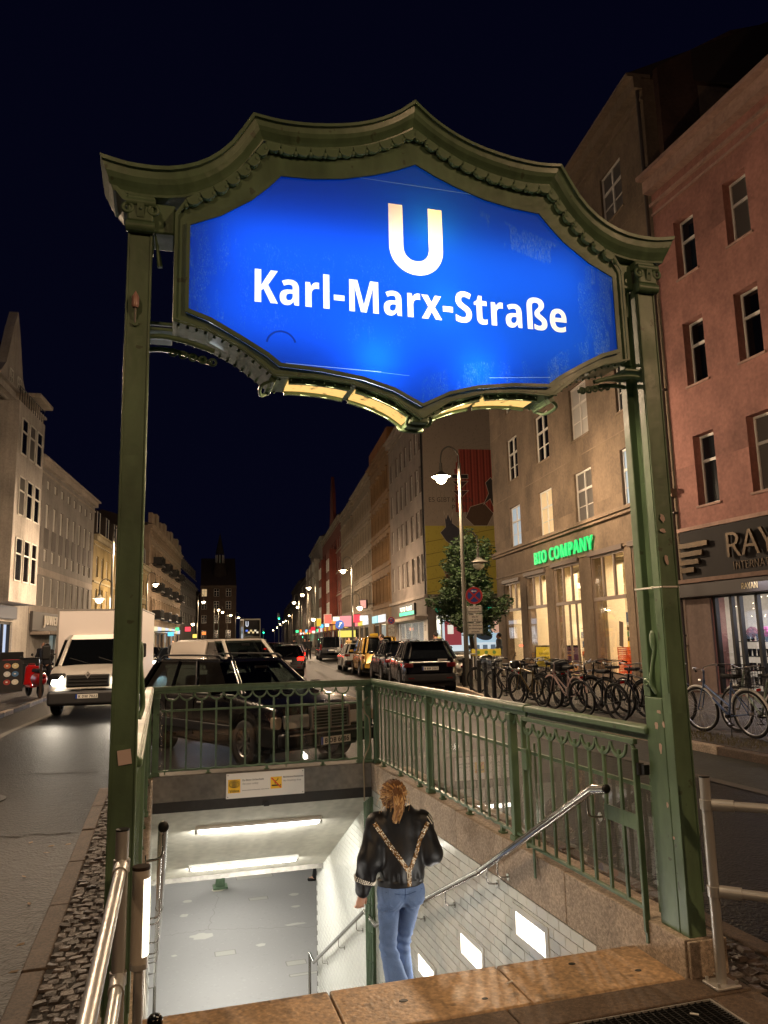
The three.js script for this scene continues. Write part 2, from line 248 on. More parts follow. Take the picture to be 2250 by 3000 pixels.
for (let x = -1.13; x < 1.18; x += 0.034) obj('bar', shared(bb(x - 0.0025, x + 0.0025, -0.03, 0.012, 0.012, 1.15)), mat.darkMetal, grate);
obj('cross_rods', Array.from({ length: 70 }, (_, i) => bb(-1.15, 1.19, 0.002, 0.008, 0.016 + i * 0.0165, 0.0185 + i * 0.0165)), mat.darkMetal, grate).userData.kind = 'stuff';
obj('rim', [bb(-1.16, 1.2, -0.03, 0.013, 0.006, 0.011), bb(1.19, 1.2, -0.03, 0.013, 0.011, 1.15), bb(-1.16, -1.15, -0.03, 0.013, 0.011, 1.15)], mat.galv, grate);
obj('pan', bb(-1.16, 1.2, -0.06, -0.05, 0.006, 1.15), mat.joint, grate);
// litter
for (const [x, z, a] of [[1.36, 0.02, 0.4], [1.5, -0.25, 1.2], [1.68, 0.05, 2.2], [1.02, 0.33, 0.9], [0.42, -0.2, 2]]) { const o = obj('cigarette_end', [cyl(0.004, 0.004, 0.035, 0, 0.004, 0, Math.PI / 2)], mat.white); o.position.set(x, 0.003, z); o.rotation.y = a; tag(o, 'white cigarette end lying on the paving by the stairs', 'litter', 'cigarette ends on the paving'); }
for (const [px, py, a] of [[150, 2480, 0.3], [90, 2470, 1], [60, 2770, 0.6], [70, 2570, 2], [85, 2650, 1.7], [40, 2850, 0.2], [137, 2500, 2.6], [200, 2475, 0.5]]) { const p = onY(px, py, ROADY); const o = obj('fallen_leaf', [at(poly([[-0.03, 0], [-0.008, 0.013], [0.03, 0.002], [0.01, -0.015]], 0.001), 0, 0.006, 0, -1.4, 0, 0.2)], S({ color: 0x8d7454, roughness: 0.8 })); o.position.set(p.x, ROADY, p.z); o.rotation.y = a; tag(o, 'dry brown leaf lying on the road by the kerb', 'leaf', 'leaves on the road'); }
for (const [x, z, s] of [[0.8, -0.3, 0.018], [1.06, -0.13, 0.016], [-0.1, -0.2, 0.02], [0.25, -0.1, 0.014]]) { const o = obj('trodden_gum', cyl(s, s * 1.1, 0.0016, 0, 0.0012, 0, 0, 0, 0, 9), mat.black); o.position.set(x, 0.0, z); o.scale.z = 0.7; tag(o, 'dark trodden spot of gum on the warm landing slab', 'gum', 'gum spots on the landing'); }

// stairs
const stairs = structGroup('stairs');
for (let k = 1; k <= 27; k++) obj('step', rbb(-SW, SW, -k * RISE - 0.16, -k * RISE, NOSE - RUN * k - 0.02, NOSE - RUN * (k - 1) + 0.002, 0.008), mat.graniteGrey, stairs);
obj('stair_body', at(poly([[0.4, -0.35], [0.4, -0.9], [8.6, -5.2], [8.6, FLOOR - 0.1]], 2 * SW + 0.1), -SW - 0.05, 0, 0, 0, Math.PI / 2, 0), mat.concrete, stairs);
// side walls: granite coping, tiles below
const TEND = -9.18;
function sideWall(sg) {
  const w = structGroup('stair_wall'), X = (a, b) => sg > 0 ? [a, b] : [-b, -a];
  const core = [[X(SW + 0.012, SW + 0.3), -4.6, -0.145, TEND, 0.0]]; for (const [[a, b], y0, y1, z0, z1] of core) obj('wall_core', bb(a, b, y0, y1, z0, z1), mat.grout, w);
  const js = [0.012, -1.13, -2.02, -2.96, -3.87, -4.8, PIT0 - 0.32];
  for (let i = 0; i + 1 < js.length; i++) { const [a, b] = X(SW, SW + 0.2); obj('granite_panel', rbb(a, b, i === 0 ? -0.142 : -0.142, 0.16 + rr(-0.002, 0.002), js[i + 1] + 0.003, js[i] - 0.003, 0.006), mat.granite, w); }
  { const [a, b] = X(SW + 0.002, SW + 0.02); obj('granite_panel', rbb(a, b, -0.9, -0.1445, -0.8, 0.0, 0.006), mat.granite, w); }
  { const [a, b] = X(SW + 0.01, SW + 0.22); obj('end_facing', rbb(a, b, -0.1, 0.155, 0.013, 0.03, 0.004), mat.granite, w); }
  const g1 = [shared(box(0.008, 0.0665, 0.1405)), shared(box(0.008, 0.068, 0.069))], list = [];
  for (let row = 0; row < 50; row++) { const y = -0.182 - row * 0.072; if (y < -4.1) break; for (let z = -0.875 + (row % 2) * 0.073; z > TEND + 0.06; z -= 0.146) { const vis = 1.6 * (1 - (3.37 - z) / 3.78) - 0.1; if (y < vis - 0.25) continue; if (z > -0.87) continue;
    let cut = false; for (const [zc, yc] of NICHES) if (Math.abs(z - zc) < 0.225 && Math.abs(y - yc) < 0.1) cut = true; if (cut) continue; list.push([z, y, Math.hypot(z - 3.37, y - 1.6)]); } }
  list.sort((p, q) => p[2] - q[2]); const rest = [];
  list.forEach(([z, y], i) => { const x = sg * (SW + 0.006 + rr(0, 0.0012)), ry = rr(-0.004, 0.004), rz = rr(-0.008, 0.008);
    if (sg > 0 && i < 290) { const o = new THREE.Mesh(g1[0], [mat.tile, mat.tileB, mat.tileC][rnd() * 3 | 0]); o.name = 'tile'; o.position.set(x, y, z); o.rotation.set(0, ry, rz); w.add(o); } else rest.push(at(g1[0].clone(), x, y, z, 0, ry, rz)); });
  obj('farther_tiles', rest, mat.tile, w).userData.kind = 'stuff'; return w;
}
const NICHES = [[-1.64, -0.36], [-2.72, -0.86], [-3.86, -1.42]];
sideWall(1); sideWall(-1);
for (const sg of [1, -1]) NICHES.forEach(([z, y], i) => {
  const t = thing('wall_light', ['square white wall light in the stair tiles, the highest of three', 'square white wall light in the stair tiles, the middle of three', 'square white wall light in the stair tiles, the lowest of three'][i] + (sg > 0 ? '' : ', kerb side'), 'wall light', [sg * (SW + 0.01), y, z], 0, 'wall lights along the stairs');
  obj('frame', at(poly([[-0.26, -0.12], [0.26, -0.12], [0.26, 0.12], [-0.26, 0.12]], 0.014, 0, [[[-0.215, -0.075], [-0.215, 0.075], [0.215, 0.075], [0.215, -0.075]]]), sg > 0 ? -0.014 : 0.0, 0, 0, 0, Math.PI / 2, 0), mat.tileC, t);
  obj('lit_panel', rbox(0.012, 0.16, 0.44, 0.04, -sg * 0.004, 0, 0), glow(0xfff4e2, 4), t);
  panelLight(t, -sg * 0.03, 0, 0, 0.42, 0.14, 0xfff8ee, 40, [-sg * 1, 0, 0]);
});
// lintel at the far end, sloping soffit, hall
const lint = structGroup('stairwell_lintel');
obj('concrete_beam', rbb(-SW - 0.2, SW + 0.0, -0.11, 0.163, PIT0 - 0.3, PIT0, 0.006), mat.concrete, lint);
obj('steel_strip', bb(-SW, SW, -0.222, -0.112, PIT0 - 0.06, PIT0 - 0.006), S({ color: 0x6b6c6e, roughness: 0.6, map: T.concrete }), lint);
obj('small_bracket', [box(0.06, 0.05, 0.03, 0, -0.2, PIT0 + 0.01)], mat.darkMetal, lint);
struct('sloping_soffit', [at(poly([[5.68, -0.222], [8.56, -1.69], [8.56, -1.95 + 0.5], [8.56, -1.3], [5.68, 0.08 - 0.2]], 2 * SW + 0.02), -SW - 0.01, 0, 0, 0, Math.PI / 2, 0)], mat.soffit);
const hallFloor = canvas(1024, 1024, (g, w, h) => { // worn grey screed with patches and cracks; 10 m across
  g.fillStyle = '#8f8e8c'; g.fillRect(0, 0, w, h);
  for (let i = 0; i < 9000; i++) { const k = 110 + rnd() * 70 | 0; g.fillStyle = `rgba(${k},${k},${k - 3},0.28)`; g.fillRect(rnd() * w, rnd() * h, 1 + rnd() * 4, 1 + rnd() * 3); }
  const at2 = (x, z) => [(x + 5) / 10 * w, (z + 20) / 10 * h];
  const patch = (x, z, a, b, c) => { const [u, v] = at2(x, z); g.fillStyle = c; g.beginPath(); for (let k = 0; k < 14; k++) { const t = k / 14 * 6.283, q = 0.75 + 0.4 * rnd(); g.lineTo(u + Math.cos(t) * a * 51 * q, v + Math.sin(t) * b * 51 * q); } g.fill(); };
  const rectp = (x, z, a, b, c) => { const [u, v] = at2(x, z); g.fillStyle = c; g.fillRect(u - a * 51, v - b * 51, a * 102, b * 102); g.strokeStyle = 'rgba(80,78,74,0.7)'; g.lineWidth = 1.2; g.strokeRect(u - a * 51, v - b * 51, a * 102, b * 102); };
  const F = (px, py) => { const p = onY(px, py, FLOOR); return [p.x, p.z]; };
  const spot = (px, py, a, b, c = '#b3b1a9') => { const [x, z] = F(px, py); patch(x, z, a, b, c); };
  spot(640, 2606, 0.35, 0.35, '#c9c4b2'); spot(550, 2640, 0.22, 0.2); spot(540, 2682, 0.18, 0.2); spot(590, 2742, 0.45, 0.35, '#aeaca4'); spot(765, 2768, 0.2, 0.16); spot(862, 2620, 0.25, 0.18); spot(866, 2655, 0.22, 0.15); spot(510, 2800, 0.12, 0.1); spot(865, 2707, 0.5, 0.12);
  for (const [px, py, a, b] of [[757, 2632, 0.42, 0.2], [660, 2792, 0.38, 0.22], [868, 2820, 0.36, 0.2], [745, 2567, 0.9, 0.35], [890, 2853, 0.5, 0.1]]) { const [x, z] = F(px, py); rectp(x, z, a, b, '#9d9b93'); }
  g.strokeStyle = '#75736f'; g.lineWidth = 1.1; const crack = (a, b, n = 18, j = 0.05) => { g.beginPath(); for (let k = 0; k <= n; k++) { const t = k / n, [x, z] = F(a[0] + (b[0] - a[0]) * t, a[1] + (b[1] - a[1]) * t), [u, v] = at2(x + rr(-j, j), z + rr(-j, j)); k ? g.lineTo(u, v) : g.moveTo(u, v); } g.stroke(); };
  crack([640, 2618], [614, 2725]); crack([480, 2742], [600, 2724]); crack([600, 2724], [925, 2714], 30);
});
{ const fl = obj('hall_floor', ready(new THREE.PlaneGeometry(10, 10).rotateX(-Math.PI / 2)), S({ map: hallFloor, roughness: 0.55, bumpMap: T.mid, bumpScale: 0.003 })); fl.position.set(0, FLOOR, -15); fl.userData.kind = 'structure'; }
struct('hall_floor_edge', [bb(-6, 6, FLOOR - 0.2, FLOOR - 0.006, -20, -8)], mat.concrete);
struct('hall_wall', [bb(-5.2, -5.0, FLOOR, -1.5, -20, TEND + 0.1), bb(5.0, 5.2, FLOOR, -1.5, -20, TEND + 0.1), bb(-5.2, 5.2, FLOOR, -1.5, -20.2, -20), bb(SW + 0.3, 5.2, FLOOR, -1.5, TEND, TEND + 0.2), bb(-5.2, -SW - 0.3, FLOOR, -1.5, TEND, TEND + 0.2)], mat.soffit);
struct('hall_ceiling', [bb(-5.2, 5.2, -1.69, -1.5, -20.2, -8.56)], mat.soffit);
struct('soffit_edge', [bb(-SW, SW, -1.76, -1.69, -8.75, -8.57)], mat.concrete);
// tube lights
function tubeLight(x, y, z, slope, len, label, k) {
  const t = thing('tube_light', label, 'tube light', [x, y, z], 0, 'tube lights under the street'); t.rotation.x = slope;
  obj('housing', rbox(len, 0.03, 0.1, 0.01, 0, -0.016, 0), mat.white, t);
  obj('end_cap', rbox(0.03, 0.075, 0.085, 0.01, -len / 2 + 0.012, -0.06, 0), mat.galv, t); obj('end_cap', rbox(0.03, 0.075, 0.085, 0.01, len / 2 - 0.012, -0.06, 0), mat.galv, t);
  obj('lit_tube', [rbox(len - 0.06, 0.075, 0.1, 0.036, 0, -0.066, 0)], glow(0xfffbee, 10), t);
  panelLight(t, 0, -0.115, 0, len - 0.06, 0.09, 0xfffaf0, k * 7.5, [0, -1, 0]);
}
const sl = Math.atan2(1.47, 2.88);
tubeLight(0, -0.5, -6.25, sl, 1.5, 'lit tube light on the sloping soffit, nearer the lintel', 20);
tubeLight(0, -1.36, -7.94, sl, 1.5, 'lit tube light on the sloping soffit, lower down near the hall', 20);
tubeLight(0.2, -1.69, -10.9, 0, 1.5, 'lit tube light on the flat ceiling of the underground hall', 22); tubeLight(0.2, -1.69, -13.9, 0, 1.5, 'lit tube light on the flat ceiling of the underground hall', 22); tubeLight(0.2, -1.69, -17, 0, 1.5, 'lit tube light on the flat ceiling of the underground hall', 18);
// hall column with a riveted base
{ const p = onY(645, 2600, FLOOR), t = thing('steel_column', 'green steel column standing on the grey hall floor', 'column', [p.x, FLOOR, p.z]);
  obj('shaft', [box(0.2, 2.5, 0.03, 0, 1.25, 0.09), box(0.2, 2.5, 0.03, 0, 1.25, -0.09), box(0.03, 2.5, 0.15, 0, 1.25, 0)], mat.paint, t); obj('base_plate', rbox(0.34, 0.04, 0.34, 0.006, 0, 0.02, 0), mat.paint, t); obj('gusset', [box(0.5, 0.22, 0.02, 0, 0.42, 0.115)], mat.paint, t); }
// stainless handrails on both walls
function handrail(sg) {
  const x = sg * 1.15, t = thing('handrail', sg > 0 ? 'steel handrail on the stair wall below the hinged gate panel' : 'steel handrail on the stair wall behind the lamp tube', 'handrail', [0, 0, 0], 0, 'stair handrails'), r = 0.024;
  obj('rail', pipe([[x, 0.77, -0.46], [x, 0.745, -0.6], [x, -0.14, -2.3]], r, 12), mat.steel, t);
  obj('rail', pipe([[x, -0.14, -2.303], [x, -1.5, -5.32], [x, -1.5, -5.8], [x, -3.2, -8.95], [x, -3.2, -9.3], [x, FLOOR, -9.3]], r, 12), mat.steel, t);
  obj('end_cap', [sph(r * 1.02, x, 0.772, -0.452, [1, 1, 0.5], 12)], mat.darkMetal, t); obj('sleeve', [bar([x, -0.13, -2.28], [x, -0.16, -2.34], r + 0.003, 14)], mat.steel, t);
  for (const [z, y, wall] of [[-0.66, 0.71, 0], [-1.95, 0.04, 1], [-2.15, -0.06, 1], [-3.05, -0.48, 1], [-3.85, -0.84, 1], [-4.7, -1.22, 1], [-6.2, -1.72, 1], [-7.2, -2.26, 1], [-8.3, -2.85, 1]]) obj('bracket', [tube([[x, y - 0.02, z], [x, y - 0.1, z], [x + sg * 0.02, y - 0.125, z], [x + sg * 0.075, y - 0.13, z]], 0.006, 12, 6), cyl(0.025, 0.025, 0.006, x + sg * 0.077, y - 0.13, z, 0, 0, Math.PI / 2, 14)], mat.steel, t);
}
handrail(1); handrail(-1);
// folded security grille at the foot of the lintel
{ const t = thing('folding_grille', 'green folded grille standing against the tiles under the lintel', 'grille', [1.2, -3.1, -5.66]);
  for (let i = 0; i < 4; i++) obj('upright', bb(-0.02 - 0.03 * i, -0.008 - 0.03 * i, 0, 2.86, -0.02 + i * 0.05, 0.0 + i * 0.05), mat.paint, t);
  obj('stile', bb(0.0, 0.05, 0, 2.88, -0.03, 0.03), mat.paint, t); for (let i = 0; i < 9; i++) obj('lattice_bar', bar([0, 0.2 + i * 0.3, 0.024], [-0.11, 0.3 + i * 0.3, 0.14], 0.005, 5), mat.paint, t); }
// enamel notice on the lintel
{ const n = thing('notice_board', 'white notice on the concrete lintel with two yellow pictograms', 'sign', [-0.01, 0.015, PIT0 + 0.012]);
  obj('plate', rbox(0.88, 0.27, 0.012, 0.012, 0, 0, 0), mat.white, n);
  printed('print', 0.872, 0.262, canvas(1024, 308, (g, w, h) => {
    g.fillStyle = '#eceae4'; g.fillRect(0, 0, w, h); g.fillStyle = '#f4c430'; g.fillRect(20, 72, 160, 170); g.fillRect(575, 72, 150, 150); g.strokeStyle = '#111'; g.fillStyle = '#111';
    g.lineWidth = 9; g.beginPath(); g.moveTo(32, 138); g.quadraticCurveTo(100, 60, 168, 138); g.quadraticCurveTo(100, 210, 32, 138); g.stroke(); g.beginPath(); g.arc(100, 138, 27, 0, 7); g.stroke(); g.beginPath(); g.arc(100, 138, 14, 0, 7); g.fill();
    g.lineWidth = 6; g.beginPath(); g.moveTo(30, 112); g.quadraticCurveTo(100, 55, 170, 112); g.stroke();
    g.font = 'bold 46px sans-serif'; g.fillText('Video', 40, 234); g.font = 'bold 31px sans-serif'; g.fillText('Zu Ihrer Sicherheit', 205, 100); g.font = 'italic 31px sans-serif'; g.fillStyle = '#555'; g.fillText('For your safety', 205, 146);
    g.font = 'bold 15px sans-serif'; g.fillStyle = '#333'; g.fillText('Berliner Verkehrsbetriebe (BVG), Telefon 030 256', 205, 222);
    g.fillStyle = '#111'; g.font = 'bold 31px sans-serif'; g.fillText('Nichtrauchenzone', 740, 94); g.font = 'italic 31px sans-serif'; g.fillStyle = '#555'; g.fillText('No-Smoking Area', 740, 140);
    g.fillStyle = '#111'; g.fillRect(590, 172, 100, 18); g.fillRect(700, 172, 12, 18); g.lineWidth = 8; g.strokeStyle = '#111'; g.beginPath(); g.moveTo(640, 165); g.quadraticCurveTo(620, 130, 655, 120); g.quadraticCurveTo(680, 110, 672, 88); g.stroke(); g.strokeStyle = '#d4261c'; g.lineWidth = 15; g.beginPath(); g.moveTo(588, 84); g.lineTo(712, 212); g.stroke();
  }), n, 0, 0, 0.0085);
  for (const [x, y] of [[-0.42, 0.115], [0.42, 0.115], [-0.42, -0.115], [0.42, -0.115]]) obj('screw', cyl(0.005, 0.005, 0.004, x, y, 0.008, Math.PI / 2, 0, 0, 8), mat.darkMetal, n); }
// cable looping down the far corner
tag(obj('cable', tube([[1.19, 0.92, PIT0 + 0.03], [1.13, 0.86, PIT0 + 0.05], [1.15, 0.74, PIT0 + 0.05], [1.2, 0.66, PIT0 + 0.05], [1.2, 0.4, PIT0 + 0.06], [1.15, 0.26, PIT0 + 0.05], [1.13, 0.17, PIT0 + 0.02], [1.135, -0.1, PIT0 + 0.02], [1.14, -0.26, PIT0 - 0.01]], 0.009, 50, 6), S({ color: 0x9c8f78, roughness: 0.7 })), 'pale cable hanging down the green corner post to the lintel', 'cable');
// ================================================================ station portal
const mir = l => [...l, ...l.slice(0, -1).reverse().map(([x, y]) => [-x, y])];
const blueTop = [[-1.11, 3.499], [-0.971, 3.564], [-0.829, 3.663], [-0.752, 3.739], [-0.69, 3.809], [-0.533, 3.818], [-0.379, 3.843], [-0.22, 3.889], [-0.112, 3.93], [0, 3.982]];
const blueBot = [[-1.11, 3.069], [-1.01, 3.036], [-0.871, 2.963], [-0.749, 2.893], [-0.6885, 2.847], [-0.491, 2.837], [-0.293, 2.811], [-0.141, 2.769], [0, 2.699]];
const corT = [[-1.498, 3.765], [-1.43, 3.75], [-1.358, 3.74], [-1.206, 3.746], [-1.06, 3.798], [-0.939, 3.9], [-0.821, 4.09], [-0.688, 4.077], [-0.486, 4.092], [-0.276, 4.142], [-0.113, 4.223], [0, 4.316]];
const corB = [[-1.44, 3.622], [-1.36, 3.613], [-1.29, 3.611], [-1.13, 3.633], [-0.975, 3.714], [-0.86, 3.832], [-0.765, 3.985], [-0.633, 3.975], [-0.43, 3.997], [-0.24, 4.05], [-0.1, 4.12], [0, 4.184]];
const botO = [[-1.167, 3.026], [-1.009, 2.988], [-0.871, 2.921], [-0.79, 2.862], [-0.714, 2.801], [-0.54, 2.808], [-0.344, 2.79], [-0.143, 2.73], [0, 2.637]];
const topO = [[-1.167, 3.535], [-1.12, 3.612], [-1.03, 3.668], [-0.945, 3.728], [-0.845, 3.835], [-0.755, 3.965], [-0.633, 3.957], [-0.43, 3.98], [-0.24, 4.035], [-0.1, 4.105], [0, 4.166]];
const portal = thing('station_portal', 'green cast iron station portal with a lit blue name board over the stairs', 'portal');
const ZB = -0.22;
// posts
for (const sg of [-1, 1]) {
  const X = (a, b) => sg > 0 ? [a, b] : [-b, -a], bx = (a, b, y0, y1, z0, z1, r = 0.004) => { const [p, q] = X(a, b); return rbb(p, q, y0, y1, z0, z1, r); };
  const base = sg > 0 ? 0.158 : 0.0;
  const post = obj('post', [bx(1.268, 1.366, base, 3.5, -0.068, 0.0, 0.006), bx(1.268, 1.366, 1.27, 3.5, ZB, ZB + 0.058, 0.006), bx(1.306, 1.33, base, 3.5, ZB + 0.02, -0.03), bx(1.268, 1.366, base, 1.27, ZB, -0.07, 0.006)], mat.paint, portal);
  obj('edge_bead', [bx(1.264, 1.274, base + 0.2, 3.44, -0.002, 0.006), bx(1.36, 1.37, base + 0.2, 3.44, -0.002, 0.006), bx(1.262, 1.272, 1.3, 3.44, -0.012, -0.004)], mat.paint, post);
  obj('base_shoe', [bx(1.255, 1.4, -0.02, 0.16, ZB - 0.02, -0.002, 0.01)], S({ color: 0x4a3a2c, roughness: 0.9, map: T.concrete }), post);
  obj('scroll_leaf', [tube([V(sg * 1.264, 1.29, -0.1), V(sg * 1.25, 1.34, -0.12), V(sg * 1.255, 1.42, -0.11), V(sg * 1.264, 1.52, -0.09), V(sg * 1.268, 1.6, -0.1)], 0.011, 20, 6), tube([V(sg * 1.26, 1.3, -0.1), V(sg * 1.25, 1.345, -0.14), V(sg * 1.25, 1.36, -0.165), V(sg * 1.25, 1.335, -0.17), V(sg * 1.25, 1.33, -0.15)], 0.009, 18, 6), sph(0.022, sg * 1.262, 1.56, -0.1, [0.5, 2.4, 1])], mat.paint, post);
  // capital
  const cx = sg * 1.317;
  const cap = obj('capital', [rbox(0.125, 0.05, 0.26, 0.012, cx, 3.585, -0.11), rbox(0.115, 0.1, 0.05, 0.012, cx, 3.52, 0.012), cyl(0.026, 0.026, 0.124, cx, 3.452, 0.016, 0, 0, Math.PI / 2, 14), cyl(0.02, 0.02, 0.128, cx, 3.562, 0.03, 0, 0, Math.PI / 2, 12), rbox(0.11, 0.12, 0.04, 0.01, cx, 3.5, ZB - 0.006)], mat.paint, portal);
  for (const k of [-1, 1]) obj('volute', [new THREE.TorusGeometry(0.021, 0.009, 6, 14).applyMatrix4(M4(cx + k * 0.055, 3.53, 0.034))], mat.paint, cap);
  obj('drop', [box(0.03, 0.06, 0.012, cx, 3.52, 0.042, 0.25), sph(0.007, cx, 3.525, 0.05)], mat.paint, cap);
  obj('leaf_drop', [cyl(0.002, 0.014, 0.19, cx - sg * 0.075, 3.4, -0.06, 0, 0, -sg * 0.15, 6)], mat.paint, cap);
  // soffit box and lower arm to the board
  obj('upper_bracket', [bx(1.165, 1.268, 3.46, 3.606, ZB + 0.02, -0.03, 0.01)], mat.paint, portal);
  const arm = obj('lower_arm', [tube([V(sg * 1.27, 2.955, -0.03), V(sg * 1.2, 2.96, -0.03), V(sg * 1.1, 2.945, -0.03), V(sg * 0.98, 2.91, -0.03)], 0.012, 16, 6), tube([V(sg * 1.27, 2.955, -0.19), V(sg * 1.2, 2.96, -0.19), V(sg * 1.1, 2.945, -0.19), V(sg * 0.98, 2.91, -0.19)], 0.012, 16, 6), bx(1.165, 1.27, 2.985, 3.0, -0.2, -0.02), bx(1.165, 1.27, 3.045, 3.06, -0.12, -0.1)], mat.paint, portal);
  for (let i = 0; i < 5; i++) obj('leaf_curl', [new THREE.TorusGeometry(0.016, 0.006, 5, 10).applyMatrix4(M4(sg * (1.16 - i * 0.045), 2.95 - i * 0.012, -0.19 + 0.01 * i))], mat.paint, arm);
}
// cornice: a curved moulding swept between its top and bottom edges
{ const prof = [[0, 0.055], [0.03, 0.062], [0.17, 0.06], [0.2, 0.046], [0.28, 0.044], [0.45, 0.04], [0.62, 0.03], [0.78, 0.014], [0.9, 0.004], [0.93, 0.008], [1, 0.006]];
  const tp = mir(corT), bt = mir(corB), dense = (l, k) => { const o = []; for (let i = 0; i + 1 < l.length; i++) for (let j = 0; j < k; j++) o.push([l[i][0] + (l[i + 1][0] - l[i][0]) * j / k, l[i][1] + (l[i + 1][1] - l[i][1]) * j / k]); o.push(l[l.length - 1]); return o; };
  const smooth = l => { const c = i => new THREE.CatmullRomCurve3(l.slice(...i).map(([x, y]) => V(x, y, 0)), false, 'centripetal').getPoints(14).map(p => [p.x, p.y]); return [...c([0, 7]), ...c([6, 12]).slice(1)]; };
  const TT = mir(smooth(corT)), BB = mir(smooth(corB)), ring = [...prof.map(([t, z]) => [t, z]), ...[...prof].reverse().map(([t, z]) => [t, ZB - z])];
  const pos = [], n = ring.length, pt = (i, j) => { const [t, z] = ring[j % n]; return [TT[i][0] + (BB[i][0] - TT[i][0]) * t, TT[i][1] + (BB[i][1] - TT[i][1]) * t, z]; };
  for (let i = 0; i + 1 < TT.length; i++) for (let j = 0; j < n; j++) { const a = pt(i, j), b = pt(i + 1, j), c = pt(i + 1, j + 1), d = pt(i, j + 1); pos.push(...a, ...d, ...c, ...a, ...c, ...b); }
  for (const i of [0, TT.length - 1]) for (let j = 1; j + 1 < n; j++) { const o = i ? [0, j, j + 1] : [0, j + 1, j]; for (const k of o) pos.push(...pt(i, k)); }
  const g = new THREE.BufferGeometry(); g.setAttribute('position', new THREE.Float32BufferAttribute(pos, 3)); g.computeVertexNormals();
  const c = obj('cornice', g, mat.paint, portal);
  obj('end_scroll', [at(poly([[-1.5, 3.77], [-1.475, 3.76], [-1.46, 3.66], [-1.4, 3.585], [-1.37, 3.57], [-1.36, 3.6], [-1.4, 3.62], [-1.44, 3.66], [-1.47, 3.72]], 0.24), 0, 0, ZB - 0.01)], mat.paint, c); }
// board: ring frame, blue translucent face with lettering, lamps inside
const outer = [...topO, ...topO.slice(0, -1).reverse().map(([x, y]) => [-x, y]), ...botO.slice(0).map(([x, y]) => [-x, y]), ...botO.slice(0, -1).reverse()];
const blue = [...mir(blueTop), ...mir(blueBot).reverse()];
const frame = obj('board_frame', [at(poly(outer, 0.232, 0, [[...blue].reverse()]), 0, 0, ZB - 0.006), at(poly(blue.map(([x, y]) => [x * 1.004, y + (y > 3.28 ? 0.004 : -0.004)]), 0.008, 0, [blue.map(([x, y]) => [x * 0.99, y + (y > 3.28 ? -0.012 : 0.012)]).reverse()]), 0, 0, 0.022)], mat.paint, portal);
{ // raised fillet round the frame's outer edge
  const inset = (l, d) => l.map(([x, y]) => [x * (1 - d / 1.2), 3.3 + (y - 3.3) * (1 - d / 0.7)]);
  obj('frame_fillet', [at(poly(outer, 0.006, 0, [inset(outer, 0.014).reverse()]), 0, 0, 0.0265)], mat.paint, frame); }
const signTex = canvas(2048, 1190, (g, w, h) => {
  const k = 2048 / 2.24, X = x => (x + 1.12) * k, Y = y => (3.99 - y) * k;
  g.fillStyle = '#0650dc'; g.fillRect(0, 0, w, h);
  // dust and old streaks caught behind the rim, with their own grain
  for (let i = 0; i < 26000; i++) { const sx = rnd() < 0.72 ? 1 : -1, e = Math.pow(rnd(), 2.4), a = rnd(); let x, y; if (a < 0.5) { y = 3.05 + rnd() * 0.5; x = sx * (1.11 - e * 0.22); } else { const t = rnd(), i0 = Math.min(7, t * 8 | 0), p = blueBot[i0], q = blueBot[i0 + 1], f = t * 8 - i0; x = sx * -(p[0] + (q[0] - p[0]) * f); y = p[1] + (q[1] - p[1]) * f + e * 0.14; if (sx < 0) y = 3.0 + rnd() * 0.45; }
    const n = fbm(x * 20 + 50, y * 6 + 50, 400, 5, 3); if (n < 0.46) continue; g.fillStyle = `rgba(190,180,205,${0.05 + 0.1 * n})`; g.fillRect(X(x), Y(y), 1 + rnd() * 3, 1 + rnd() * 9); }
  for (let i = 0; i < 5000; i++) { const x = 0.35 + rnd() * 0.65, y = 3.78 - rnd() * 0.14 - (x - 0.35) * 0.3, n = fbm(x * 14 + 9, y * 5, 400, 6, 3); if (n < 0.52) continue; g.fillStyle = 'rgba(120,130,200,0.10)'; g.fillRect(X(x), Y(y), 2 + rnd() * 3, 3 + rnd() * 16); }
  const scratch = (x0, y0, x1, y1, a = 0.75) => { g.strokeStyle = `rgba(214,226,255,${a})`; g.lineWidth = 3; g.beginPath(); g.moveTo(X(x0), Y(y0)); g.lineTo(X(x1), Y(y1)); g.stroke(); };
  scratch(-0.32, 3.86, 0.42, 3.86, 0.5); scratch(-0.66, 2.865, -0.2, 2.858); scratch(0.36, 2.872, 0.7, 2.9, 0.6); scratch(-0.2, 2.856, -0.06, 2.85, 0.35);
  g.strokeStyle = 'rgba(8,20,70,0.5)'; g.lineWidth = 8; g.beginPath(); g.arc(X(-0.68), Y(2.95), 62, 3.3, 6.0); g.stroke();
  // lettering
  const white = '#fffdf4'; g.fillStyle = white; g.strokeStyle = white;
  g.lineWidth = 0.074 * k; g.lineCap = 'butt'; g.beginPath(); g.moveTo(X(-0.109), Y(3.744)); g.lineTo(X(-0.109), Y(3.525)); g.bezierCurveTo(X(-0.109), Y(3.375), X(0.1), Y(3.375), X(0.1), Y(3.525)); g.lineTo(X(0.1), Y(3.744)); g.stroke();
  g.font = 'bold 200px sans-serif'; const s = 'Karl-Marx-Straße', m = g.measureText(s).width; g.save(); g.translate(X(-0.822), Y(3.152)); g.scale(1.645 * k / m, 0.166 * k / 146); g.fillText(s, 0, 0); g.restore();
});
const signMat = P({ map: signTex, transmission: 0.7, thickness: 0, roughness: 1, emissive: 0xffffff, emissiveMap: signTex, emissiveIntensity: 0.2 });
